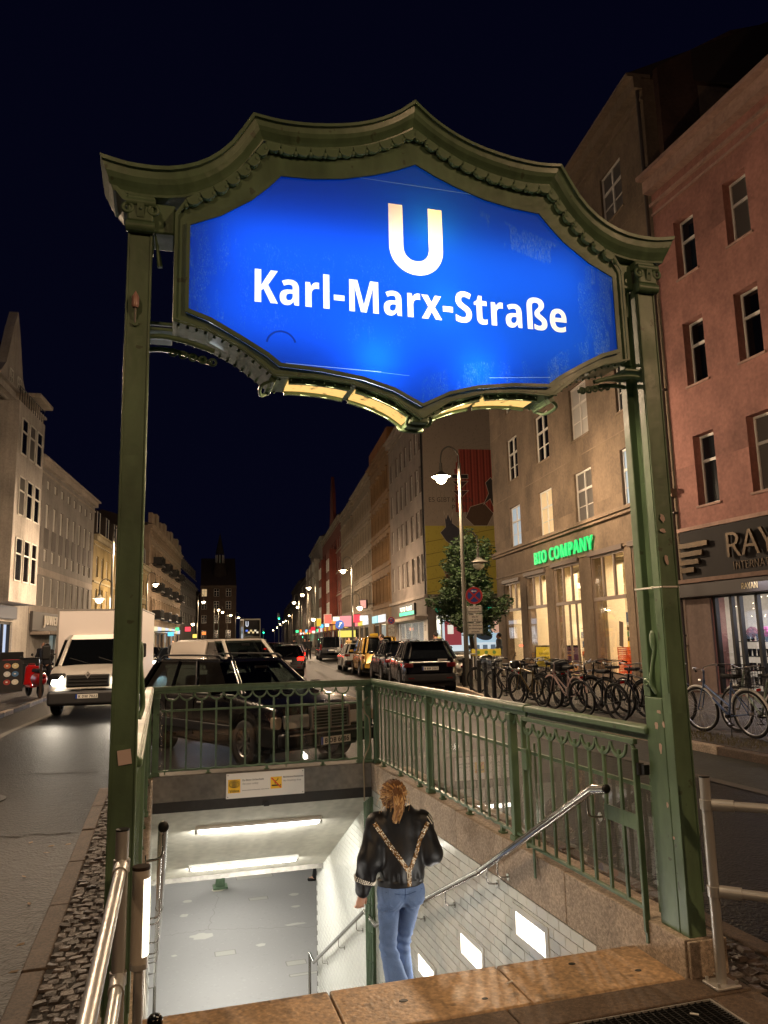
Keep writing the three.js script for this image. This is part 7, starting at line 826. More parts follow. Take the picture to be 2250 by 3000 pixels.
function loftBody(s) {   // lower body: sections across the car at stations along it
  const xs = []; const L0 = s.deck[0][0], L1 = s.deck[s.deck.length - 1][0]; for (let i = 0; i <= 60; i++) xs.push(L0 + (L1 - L0) * i / 60); for (const a of s.axles) for (const d of [-1.16, -1.1, -0.9, -0.6, 0.6, 0.9, 1.1, 1.16]) xs.push(a + d * s.R); xs.sort((a, b) => a - b);
  const rings = xs.map(x => { const w = lerpTable(s.plan, x), top = lerpTable(s.deck, x); let bot = lerpTable(s.sill, x); for (const a of s.axles) { const d = Math.abs(x - a) / (s.R * 1.14); if (d < 1) bot = Math.max(bot, Math.min(top - 0.14, s.R + s.R * 1.14 * Math.sqrt(1 - d * d))); }
    const h = top - bot, mid = Math.min(bot + 0.12, bot + h * 0.3); const half = [[w * 0.7, bot], [w * 0.965, bot + 0.01], [w * 0.995, mid], [w, bot + h * 0.5], [w * 0.985, top - Math.min(0.1, h * 0.3)], [w * 0.95, top - Math.min(0.03, h * 0.1)], [w * 0.88, top], [w * 0.45, top + (s.crown ?? 0.025)], [0, top + (s.crown ?? 0.025) * 1.2]];
    return [...half.map(([z, y]) => [x, y, z]), ...half.slice(0, -1).reverse().map(([z, y]) => [x, y, -z])]; });
  const pos = [], idx = [], n = rings[0].length; rings.forEach(r => r.forEach(p => pos.push(...p))); for (let i = 0; i + 1 < rings.length; i++) for (let j = 0; j + 1 < n; j++) { const a = i * n + j, b = a + 1, c = a + n, d = c + 1; idx.push(a, c, b, b, c, d); }
  for (const [r, f] of [[0, 0], [rings.length - 1, 1]]) { const o = r * n; for (let j = 1; j + 1 < n; j++) f ? idx.push(o, o + j, o + j + 1) : idx.push(o, o + j + 1, o + j); }
  const g = new THREE.BufferGeometry(); g.setAttribute('position', new THREE.Float32BufferAttribute(pos, 3)); g.setIndex(idx); g.computeVertexNormals(); return g;
}
function quadStrip(A, B) { const pos = [], n = A.length; for (let i = 0; i < n; i++) { const j = (i + 1) % n; pos.push(...A[i], ...B[i], ...B[j], ...A[i], ...B[j], ...A[j]); } const g = new THREE.BufferGeometry(); g.setAttribute('position', new THREE.Float32BufferAttribute(pos, 3)); g.computeVertexNormals(); return g; }
function capRing(A, up = 0.03, inset = 0.9) { const c = A.reduce((s, p) => [s[0] + p[0] / A.length, s[1] + p[1] / A.length, 0], [0, 0, 0]), B = A.map(p => [c[0] + (p[0] - c[0]) * inset, p[1] + up, p[2] * inset]), pos = []; for (let i = 1; i + 1 < B.length; i++) pos.push(...B[0], ...B[i], ...B[i + 1]); const g = new THREE.BufferGeometry(); g.setAttribute('position', new THREE.Float32BufferAttribute(pos, 3)); g.computeVertexNormals(); return [quadStrip(A, B), g]; }
function car(s) {
  const t = thing(s.name, s.label, s.category || 'car', s.pos, s.turn, s.group), paint = s.paintM || carPaint(s.colour, s.rough), W = s.W / 2; t.position.y = ROADY;
  const body = obj('body', loftBody(s), paint, t);
  // greenhouse
  const { x0, x1, x2, x3, wb, wt, yb, yt } = s.cab, ch = 0.12; const ring = (a, b, w, y, c) => [[a, y, w - c * 1.4], [a - c, y, w], [b + c, y, w], [b, y, w - c * 1.4], [b, y, -(w - c * 1.4)], [b + c, y, -w], [a - c, y, -w], [a, y, -(w - c * 1.4)]];
  const B = ring(x0, x3, wb, yb, ch), Tq = ring(x1, x2, wt, yt, ch), glassM = s.clear ? carGlass : carGlassDark;
  obj('windows', quadStrip(B, Tq), glassM, t);
  obj('roof', [...capRing(Tq, 0.045, 0.9), quadStrip(Tq.map(([x, y, z]) => [x, y - 0.05, z * 1.004]), Tq.map(([x, y, z]) => [x, y + 0.002, z * 1.01]))], paint, t);
  const lp = (a, b, k) => a.map((v, i) => v + (b[i] - v) * k), trimM = s.pillar || paint;
  for (const sg of [0, 1]) { const f = i => sg ? 7 - i : i; const P = (i, j) => obj('pillar', [bar(B[f(i)], Tq[f(i)], j, 8)], trimM, t); P(0, 0.04); P(3, 0.05); P(2, 0.055); for (const k of s.posts || [0.45]) obj('pillar', [bar(lp(B[f(1)], B[f(2)], k), lp(Tq[f(1)], Tq[f(2)], k), 0.035, 8)], trimM, t); obj('waist_strip', [bar([x0, yb + 0.01, (sg ? -1 : 1) * wb * 1.0], [x3, yb + 0.01, (sg ? -1 : 1) * wb * 1.0], 0.014, 6)], s.waist || mat.black, t); if (s.rails) obj('roof_rail', [tube([[x1 - 0.1, yt + 0.05, (sg ? -1 : 1) * wt * 0.9], [x1 - 0.3, yt + 0.1, (sg ? -1 : 1) * wt * 0.9], [x2 + 0.3, yt + 0.1, (sg ? -1 : 1) * wt * 0.9], [x2 + 0.1, yt + 0.05, (sg ? -1 : 1) * wt * 0.9]], 0.018, 14, 6)], mat.black, t); }
  if (s.clear) { const m = S({ color: 0x15161a, roughness: 0.9 }); for (const [x, z] of [[0.15, 0.36], [0.15, -0.36]]) { const k = obj('seat', [rbox(0.5, 0.14, 0.48, 0.05, x, yb - 0.3, z), rbox(0.14, 0.6, 0.46, 0.05, x - 0.28, yb - 0.02, z, 0, 0, 0.15)], m, t); obj('headrest', [rbox(0.09, 0.17, 0.26, 0.04, x - 0.34, yb + 0.33, z)], m, k); } obj('rear_bench', [rbox(0.16, 0.6, 1.2, 0.05, x2 > -1.5 ? -0.9 : -0.85, yb - 0.05, 0)], m, t); obj('steering_wheel', [new THREE.TorusGeometry(0.17, 0.016, 6, 20).applyMatrix4(M4(0.55, yb - 0.02, 0.36, 0, Math.PI / 2 - 0.4, 0))], mat.black, t); obj('inner_mirror', [rbox(0.03, 0.06, 0.22, 0.01, x1 + 0.12, yt - 0.1, 0)], mat.black, t); obj('cabin_floor', [bb(x3 + 0.1, x0 - 0.2, yb - 0.5, yb - 0.45, -wb * 0.9, wb * 0.9)], m, t); }
  for (const a of s.axles) for (const sg of [-1, 1]) { wheel(t, a, sg * (W - 0.12), s.R, 0.2, s.rimM || rimM); obj('arch_liner', [cyl(s.R * 1.12, s.R * 1.12, 0.24, a, s.R, sg * (W - 0.15), Math.PI / 2, 0, 0, 20, true)], mat.black, t); }
  obj('underbody', [bb(s.deck[0][0] + 0.35, s.deck[s.deck.length - 1][0] - 0.35, 0.2, 0.34, -W * 0.86, W * 0.86)], mat.black, t);
  // doors: recessed shut lines and handles
  for (const sg of [-1, 1]) { for (const x of s.shut || []) obj('shut_line', [box(0.008, yb - lerpTable(s.sill, x) - 0.12, 0.012, x, (yb + lerpTable(s.sill, x)) / 2 + 0.02, sg * (lerpTable(s.plan, x) * 0.996))], mat.black, t); for (const x of s.handles || []) obj('door_handle', [rbox(0.17, 0.028, 0.03, 0.01, x, yb - 0.12, sg * (W * 0.99))], s.handleM || mat.chrome, t); obj('side_mirror', [rbox(0.1, 0.13, 0.2, 0.04, x0 - 0.32, yb + 0.08, sg * (wb + 0.12))], s.mirrorM || paint, t); }
  const F = s.deck[s.deck.length - 1][0], Rr = s.deck[0][0];
  for (const [nm, x, y, z, w, h, m, dx] of s.lights || []) { const o = obj(nm, [rbox(dx || 0.1, h, w, 0.03, x, y, z)], m, t); }
  for (const [nm, g, m] of s.extra || []) obj(nm, g, m, t);
  if (s.plate) { const [txt, x, y, ry] = s.plate, g = new THREE.PlaneGeometry(0.52, 0.11); g.userData.ready = true; const hold = obj('plate_holder', [rbox(0.02, 0.13, 0.54, 0.005, x - Math.sign(x) * 0.014, y, 0)], mat.black, t), p = obj('number_plate', g, plateOf(txt), t); p.position.set(x, y, 0); p.rotation.y = x > 0 ? Math.PI / 2 : -Math.PI / 2; }
  return t;
}
const UPST = Math.PI / 2 - TH, DOWNST = -(Math.PI / 2 + TH);      // heading away from or towards the camera along the far street
// ---- black estate at the end of the stairwell
{ const s = { name: 'estate_car', label: 'black older estate car standing behind the end railing', colour: 0x08090b, rough: 0.22, pos: [0.14, 0, -9.45], turn: -65 * RAD, W: 1.74, R: 0.31, axles: [-1.42, 1.38], clear: true, rails: true, posts: [0.33, 0.62], crown: 0.03,
  deck: [[-2.38, 0.72], [-2.3, 0.92], [-1.4, 0.94], [0.9, 0.93], [1.0, 0.94], [1.7, 0.88], [2.12, 0.82], [2.2, 0.8], [2.25, 0.74], [2.27, 0.5]], plan: [[-2.38, 0.78], [-2.1, 0.85], [0, 0.87], [1.6, 0.86], [2.1, 0.84], [2.22, 0.82], [2.27, 0.8]], sill: [[-2.38, 0.4], [-2.2, 0.3], [-1.9, 0.24], [1.9, 0.24], [2.2, 0.28], [2.36, 0.36]],
  cab: { x0: 1.0, x1: 0.36, x2: -2.02, x3: -2.28, wb: 0.79, wt: 0.6, yb: 0.93, yt: 1.4 }, shut: [1.02, -0.1, -1.08], handles: [0.12, -0.88], waist: mat.chrome,
  lights: [['headlight', 2.22, 0.63, -0.55, 0.4, 0.18, headOff, 0.14], ['headlight', 2.22, 0.63, 0.55, 0.4, 0.18, headOff, 0.14], ['indicator', 2.16, 0.62, -0.81, 0.1, 0.16, P({ color: 0xb8a890, roughness: 0.15, clearcoat: 1 }), 0.16], ['indicator', 2.16, 0.62, 0.81, 0.1, 0.16, P({ color: 0xb8a890, roughness: 0.15, clearcoat: 1 }), 0.16], ['tail_light', -2.36, 0.7, 0.66, 0.24, 0.2, redOff], ['tail_light', -2.36, 0.7, -0.66, 0.24, 0.2, redOff]],
  extra: [['grille', [box(0.05, 0.25, 0.6, 2.25, 0.65, 0, 0, 0, 0.06)], mat.black], ['grille_surround', [box(0.08, 0.03, 0.66, 2.262, 0.79, 0), box(0.08, 0.02, 0.64, 2.285, 0.515, 0), box(0.08, 0.28, 0.025, 2.275, 0.65, 0.32, 0, 0, 0.06), box(0.08, 0.28, 0.025, 2.275, 0.65, -0.32, 0, 0, 0.06)], mat.chrome], ...[0.56, 0.6, 0.64, 0.68, 0.72, 0.76].map(y => ['grille_slat', [box(0.02, 0.008, 0.6, 2.3 - (y - 0.56) * 0.08, y, 0)], mat.chrome]), ['grille_bar', [box(0.02, 0.25, 0.014, 2.295, 0.65, 0)], mat.chrome], ['bonnet_star', [new THREE.TorusGeometry(0.035, 0.004, 5, 16).applyMatrix4(M4(2.2, 0.86, 0, 0, Math.PI / 2, 0)), bar([2.2, 0.8, 0], [2.2, 0.895, 0], 0.003, 5), bar([2.2, 0.86, 0], [2.2, 0.84, 0.03], 0.003, 5), bar([2.2, 0.86, 0], [2.2, 0.84, -0.03], 0.003, 5)], mat.chrome], ['bumper', [rbox(0.2, 0.22, 1.68, 0.07, 2.3, 0.4, 0)], S({ color: 0x151618, roughness: 0.4 })], ['bumper', [rbox(0.2, 0.24, 1.68, 0.07, -2.36, 0.42, 0)], S({ color: 0x151618, roughness: 0.4 })], ['bumper_strip', [rbox(0.02, 0.02, 1.5, 0.006, 2.402, 0.47, 0)], mat.chrome], ...[-1, 1].map(k => ['flank_moulding', [rbox(2.2, 0.13, 0.03, 0.012, -0.05, 0.46, k * 0.872)], S({ color: 0x191a1d, roughness: 0.5 })]), ['aerial', [bar([1.2, 0.95, 0.72], [0.75, 1.75, 0.78], 0.004, 5)], mat.black], ['wiper', [bar([1.0, 0.97, 0.1], [0.72, 1.12, -0.45], 0.008, 5)], mat.black]], plate: ['B OB 6686', 2.412, 0.36] };
  car(s); }
// ---- pale delivery van behind it
const smallVan = (label, colour, pos, turn, plate, on) => car({ name: 'small_van', category: 'van', label, colour, rough: 0.35, pos, turn, W: 1.8, R: 0.31, axles: [-1.35, 1.35], clear: true, posts: [0.3], crown: 0.04, deck: [[-2.15, 0.7], [-2.1, 1.1], [0.9, 1.08], [1.1, 1.07], [1.75, 0.94], [2.05, 0.8], [2.15, 0.6]], plan: [[-2.15, 0.84], [-1.9, 0.89], [1, 0.9], [1.8, 0.82], [2.15, 0.66]], sill: [[-2.15, 0.3], [2.15, 0.28]], cab: { x0: 1.25, x1: 0.5, x2: -2.0, x3: -2.12, wb: 0.84, wt: 0.7, yb: 1.08, yt: 1.74 }, shut: [0.95, -0.1], handles: [0.05], lights: [['headlight', 1.98, 0.78, -0.62, 0.36, 0.2, on ? headOn : headOff, 0.2], ['headlight', 1.98, 0.78, 0.62, 0.36, 0.2, on ? headOn : headOff, 0.2], ['tail_light', -2.14, 1.0, 0.78, 0.12, 0.4, redOff], ['tail_light', -2.14, 1.0, -0.78, 0.12, 0.4, redOff]], extra: [['side_panel', [quadStrip([[-2.12, 1.09, 0.845], [0.1, 1.09, 0.845], [0.02, 1.73, 0.715], [-2.02, 1.73, 0.715]].map(p => p), [[-2.12, 1.09, 0.846], [0.1, 1.09, 0.846], [0.02, 1.73, 0.716], [-2.02, 1.73, 0.716]]), at(box(2.1, 0.66, 0.03), -1.0, 1.41, 0.785, -0.2, 0, 0)], carPaint(colour, 0.35)], ['side_panel', [at(box(2.1, 0.66, 0.03), -1.0, 1.41, -0.785, 0.2, 0, 0)], carPaint(colour, 0.35)], ['grille', [rbox(0.06, 0.14, 0.9, 0.02, 2.1, 0.66, 0)], mat.black], ['bumper', [rbox(0.16, 0.24, 1.6, 0.07, 2.1, 0.42, 0)], S({ color: 0x2a2a2c, roughness: 0.5 })]], plate });
smallVan('pale delivery van standing behind the black estate car', 0xd8cfc4, [0.55, 0, -16.2], -68 * RAD, ['B GT 2140', 2.19, 0.5]);
// ---- box truck with headlights on
{ const t = thing('box_truck', 'white box truck driving up with its headlights on', 'truck', [-2.86, ROADY, -17.0], -94 * RAD); const paint = carPaint(0xd9d4cc, 0.4), tex = S({ color: 0xe8dfda, roughness: 0.55 });
  const cabS = { deck: [[-1.75, 1.1], [-1.7, 1.22], [-0.8, 1.22], [-0.6, 1.18], [-0.1, 1.03], [0.1, 0.9], [0.18, 0.6]], plan: [[-1.75, 0.99], [-0.5, 1.0], [-0.1, 0.94], [0.12, 0.84], [0.18, 0.78]], sill: [[-1.75, 0.36], [-0.1, 0.3], [0.18, 0.34]], axles: [-0.85], R: 0.35, crown: 0.03 }; obj('cab_body', loftBody(cabS), paint, t);
  const ring = (a, b, w, y, c) => [[a, y, w - c * 1.4], [a - c, y, w], [b, y, w], [b, y, -w], [a - c, y, -w], [a, y, -(w - c * 1.4)]], B = ring(-0.66, -1.72, 0.95, 1.2, 0.1), Tq = ring(-1.2, -1.72, 0.83, 1.86, 0.1); obj('cab_windows', quadStrip(B, Tq), carGlassDark, t); obj('cab_roof', [...capRing(Tq, 0.12, 0.86), quadStrip(Tq.map(([x, y, z]) => [x, y - 0.1, z * 1.005]), Tq.map(([x, y, z]) => [x, y + 0.003, z * 1.01]))], paint, t); for (const i of [0, 5]) obj('pillar', [bar(B[i], Tq[i], 0.05, 8)], paint, t); for (const [i, j] of [[1, 2], [4, 3]]) obj('pillar', [bar(B[j].map((v, k) => v + (B[i][k] - v) * 0.25), Tq[j].map((v, k) => v + (Tq[i][k] - v) * 0.3), 0.09, 8)], paint, t);
  const bx = obj('cargo_box', [rbb(-5.6, -1.5, 0.75, 2.62, -1.06, 1.06, 0.02)], tex, t); obj('edge_trim', [bb(-5.62, -1.48, 2.621, 2.66, -1.075, 1.075), bb(-1.499, -1.48, 0.75, 2.62, -1.075, -1.03), bb(-1.499, -1.48, 0.75, 2.62, 1.03, 1.075), bb(-5.6, -1.5, 0.7, 0.749, -1.07, 1.07)], S({ color: 0x8a8580, metalness: 0.5, roughness: 0.5 }), bx);
  for (const [y0, y1, x0, x1] of [[2.15, 2.42, -5.4, -3.2], [1.4, 1.8, -5.2, -2.4]]) obj('turquoise_stripe', [bb(x0, x1, y0, y1, 1.0605, 1.064)], S({ color: 0x3fc8c0, roughness: 0.5 }), bx); obj('underrun', [bb(-5.5, -1.7, 0.45, 0.7, -0.8, 0.8)], mat.black, t);
  for (const a of [-0.85, -4.5]) for (const k of [-1, 1]) wheel(t, a, k * 0.86, 0.35, 0.22);
  for (const k of [-1, 1]) { const h = obj('headlight_housing', [rbox(0.3, 0.3, 0.36, 0.08, 0.0, 0.9, k * 0.72, 0, -k * 0.35, 0)], mat.black, t); obj('headlight', [rbox(0.06, 0.22, 0.28, 0.04, 0.14, 0.88, k * 0.7, 0, -k * 0.35, 0.25)], headOn, h); const sl2 = new THREE.SpotLight(0xfff0d8, 12, 0, 0.5, 1, 2); sl2.position.set(0.24, 0.88, k * 0.7); sl2.castShadow = true; sl2.shadow.radius = 4; t.add(sl2); t.add(sl2.target); sl2.target.position.set(18, -0.5, k * 0.5 - 0.4); obj('side_mirror', [rbox(0.1, 0.36, 0.2, 0.04, -0.75, 1.55, k * 1.16), bar([-0.8, 1.5, k * 0.95], [-0.76, 1.5, k * 1.12], 0.02)], mat.black, t); obj('fog_light', [cyl(0.06, 0.06, 0.04, 0.2, 0.44, k * 0.66, 0, 0, Math.PI / 2, 14)], headOff, t); }
  obj('grille', [rbox(0.08, 0.3, 1.0, 0.03, 0.14, 0.86, 0)], mat.black, t); for (const y of [0.76, 0.84, 0.92]) obj('grille_slat', [rbox(0.02, 0.025, 0.9, 0.006, 0.19, y, 0)], mat.darkMetal, t); obj('emblem', [at(poly([[0, 0.09], [0.06, 0], [0, -0.09], [-0.06, 0]], 0.02, 0, [[[0, 0.05], [-0.03, 0], [0, -0.05], [0.03, 0]]]), 0.185, 1.0, 0, 0, Math.PI / 2, 0)], mat.chrome, t); obj('bumper', [rbox(0.26, 0.36, 1.84, 0.09, 0.1, 0.46, 0)], S({ color: 0x2b2b2d, roughness: 0.55 }), t); { const g = new THREE.PlaneGeometry(0.52, 0.11); g.userData.ready = true; obj('plate_holder', [rbox(0.02, 0.13, 0.54, 0.005, 0.226, 0.5, 0)], mat.black, t); const p = obj('number_plate', g, plateOf('K DM 7022'), t); p.position.set(0.239, 0.5, 0); p.rotation.y = Math.PI / 2; }
  obj('wiper', [bar([-0.66, 1.24, 0.1], [-0.8, 1.4, 0.6], 0.012, 5)], mat.black, t); obj('wiper', [bar([-0.66, 1.24, -0.6], [-0.8, 1.4, -0.1], 0.012, 5)], mat.black, t); }
// ---- parked and moving cars
const hatch = (o) => car({ name: 'hatchback', R: 0.32, W: 1.8, axles: [-1.3, 1.35], crown: 0.03, posts: [0.4, 0.72], rough: 0.25, deck: [[-2.12, 0.55], [-2.08, 0.88], [-1.9, 0.98], [0.8, 0.95], [1.0, 0.95], [1.7, 0.86], [2.05, 0.72], [2.13, 0.55]], plan: [[-2.12, 0.76], [-1.9, 0.86], [-1, 0.9], [1.2, 0.89], [1.8, 0.82], [2.13, 0.64]], sill: [[-2.12, 0.38], [-1.8, 0.26], [1.8, 0.24], [2.13, 0.3]], cab: { x0: 1.05, x1: 0.25, x2: -1.5, x3: -2.0, wb: 0.82, wt: 0.62, yb: 0.96, yt: 1.43 }, shut: [0.9, -0.2, -1.0], handles: [0.0, -0.85], ...o,
  lights: [['headlight', 2.0, 0.68, -0.64, 0.34, 0.16, o.head ? headOn : headOff, 0.16], ['headlight', 2.0, 0.68, 0.64, 0.34, 0.16, o.head ? headOn : headOff, 0.16], ['tail_light', -2.04, 0.86, 0.68, 0.3, 0.14, o.brake ? redOn : redOff, 0.14], ['tail_light', -2.04, 0.86, -0.68, 0.3, 0.14, o.brake ? redOn : redOff, 0.14], ['reflector', -2.14, 0.46, 0.6, 0.2, 0.05, redOff, 0.04], ['reflector', -2.14, 0.46, -0.6, 0.2, 0.05, redOff, 0.04]],
  extra: [['bumper', [rbox(0.22, 0.3, 1.66, 0.09, -2.04, 0.47, 0)], S({ color: 0x1d1e20, roughness: 0.5 })], ['bumper', [rbox(0.2, 0.26, 1.6, 0.09, 2.06, 0.44, 0)], S({ color: 0x1d1e20, roughness: 0.5 })], ['rear_spoiler', [rbox(0.22, 0.03, 1.2, 0.012, (o.cab || { x2: -1.5 }).x2 - 0.06, ((o.cab || { yt: 1.43 }).yt) + 0.035, 0)], o.paintM || carPaint(o.colour)], ['rear_wiper', [bar([-1.98, 1.0, 0], [-1.82, 1.12, 0.32], 0.01, 5)], mat.black], ...(o.extra2 || [])], plate: o.plate ? [o.plate, o.head ? 2.175 : -2.16, o.head ? 0.46 : 0.76] : undefined });
const suv = o => hatch({ name: 'suv', R: 0.36, W: 1.84, axles: [-1.28, 1.38], deck: [[-2.12, 0.6], [-2.1, 0.95], [-1.9, 1.08], [0.8, 1.05], [1.0, 1.05], [1.75, 0.98], [2.06, 0.84], [2.14, 0.6]], sill: [[-2.12, 0.42], [-1.8, 0.3], [1.8, 0.28], [2.13, 0.34]], cab: { x0: 1.05, x1: 0.3, x2: -1.62, x3: -2.04, wb: 0.84, wt: 0.64, yb: 1.06, yt: 1.56 }, rails: true, ...o });
suv({ label: 'black SUV parked at the kerb with its rear to the stairs', colour: 0x07080a, pos: [7.28, 0, -21.7], turn: UPST - 3 * RAD, plate: 'B BM 3161', extra2: [['light_bar', [rbox(0.05, 0.035, 1.3, 0.01, -2.06, 0.95, 0)], mat.chrome], ['lettering', [box(0.004, 0.05, 0.3, -2.085, 1.02, 0.4)], mat.chrome]] });
suv({ label: 'dark SUV parked nose to tail in front of the black one', colour: 0x0d0f13, pos: [8.2, 0, -27.4], turn: UPST, plate: 'B KR 418' });
{ const y = hatch({ name: 'taxi_van', category: 'taxi', label: 'ochre yellow taxi van parked between the dark SUV and a white car', colour: 0xc89a3a, pos: [8.85, 0, -33.4], turn: UPST, W: 1.88, deck: [[-2.3, 0.6], [-2.28, 1.05], [1.0, 1.05], [1.3, 1.04], [1.9, 0.94], [2.2, 0.75], [2.28, 0.55]], cab: { x0: 1.3, x1: 0.55, x2: -2.1, x3: -2.24, wb: 0.86, wt: 0.72, yb: 1.06, yt: 1.76 }, extra2: [['roof_sign', [rbox(0.14, 0.14, 0.4, 0.04, -0.2, 1.9, 0)], S({ color: 0xd8b020, roughness: 0.5 })]] }); }
hatch({ label: 'white hatchback parked in front of the yellow taxi van', colour: 0xd8d4cc, pos: [9.35, 0, -39.2], turn: UPST, W: 1.76 });
hatch({ name: 'braking_car', label: 'dark car in the road with bright red brake lights', colour: 0x0a0b0f, pos: [4.75, 0, -35.2], turn: UPST, plate: 'B AJ 3580', brake: 1 });
hatch({ label: 'silver car ahead of the braking dark car', colour: 0x9a9a9c, pos: [7.05, 0, -47.5], turn: UPST, brake: 1 });
{ const p = onY(972, 1934, ROADY); car({ name: 'minibus', category: 'van', label: 'large black minibus parked under the blue arrow sign', colour: 0x08090b, pos: [p.x, 0, p.z - 1.2], turn: UPST, W: 1.95, R: 0.34, axles: [-1.6, 1.6], posts: [0.3, 0.6], deck: [[-2.5, 0.6], [-2.48, 1.1], [1.4, 1.1], [1.6, 1.08], [2.3, 0.95], [2.5, 0.6]], plan: [[-2.5, 0.9], [-2.2, 0.97], [1.5, 0.97], [2.5, 0.75]], sill: [[-2.5, 0.34], [2.5, 0.3]], cab: { x0: 1.7, x1: 0.9, x2: -2.4, x3: -2.46, wb: 0.92, wt: 0.8, yb: 1.1, yt: 1.9 }, lights: [['tail_light', -2.5, 1.1, 0.88, 0.12, 0.5, redOff], ['tail_light', -2.5, 1.1, -0.88, 0.12, 0.5, redOff]], plate: ['B M 77', -2.53, 0.85] }); }
hatch({ name: 'oncoming_car', label: 'oncoming car with dazzling headlights behind the box truck', colour: 0x1a2026, pos: [-0.55, 0, -44], turn: DOWNST, head: 1, plate: 'B T 51' }); hatch({ name: 'oncoming_car', label: 'second oncoming car farther behind the box truck', colour: 0x30343a, pos: [1.0, 0, -57], turn: DOWNST, head: 1 }); hatch({ name: 'oncoming_car', label: 'dark car waiting by the kerb before the balcony house', colour: 0x121416, pos: [-2.1, 0, -52], turn: DOWNST });
for (const [x, z] of [[-0.55, -41.6], [1.0, -54.6]]) for (const k of [-0.64, 0.64]) { const sp = new THREE.SpotLight(0xeaf2ff, 90, 0, 0.45, 0.9, 2); sp.position.set(x + k, 0.6, z); sp.target.position.set(x - 1.3 + k, -0.6, z + 10); sp.castShadow = true; scene.add(sp); scene.add(sp.target); }
[[8.6, -62, 1, 0x202428], [11.4, -78, 1, 0x6a6a6c], [9.6, -86, 1, 0x14161a], [12.8, -98, 1, 0x4a1a1c], [11.2, -112, 1, 0x1c2024], [14.6, -120, 1, 0x8a8a8a], [13.4, -140, 1, 0x202020], [17, -150, 1, 0x303438], [16.5, -175, 1, 0x202024]].forEach(([x, z, b, c], i) => hatch({ name: 'distant_car', label: 'far car with red tail lights queuing down the street', group: 'cars queuing down the street', colour: c, pos: [x, 0, z], turn: UPST, brake: b }));

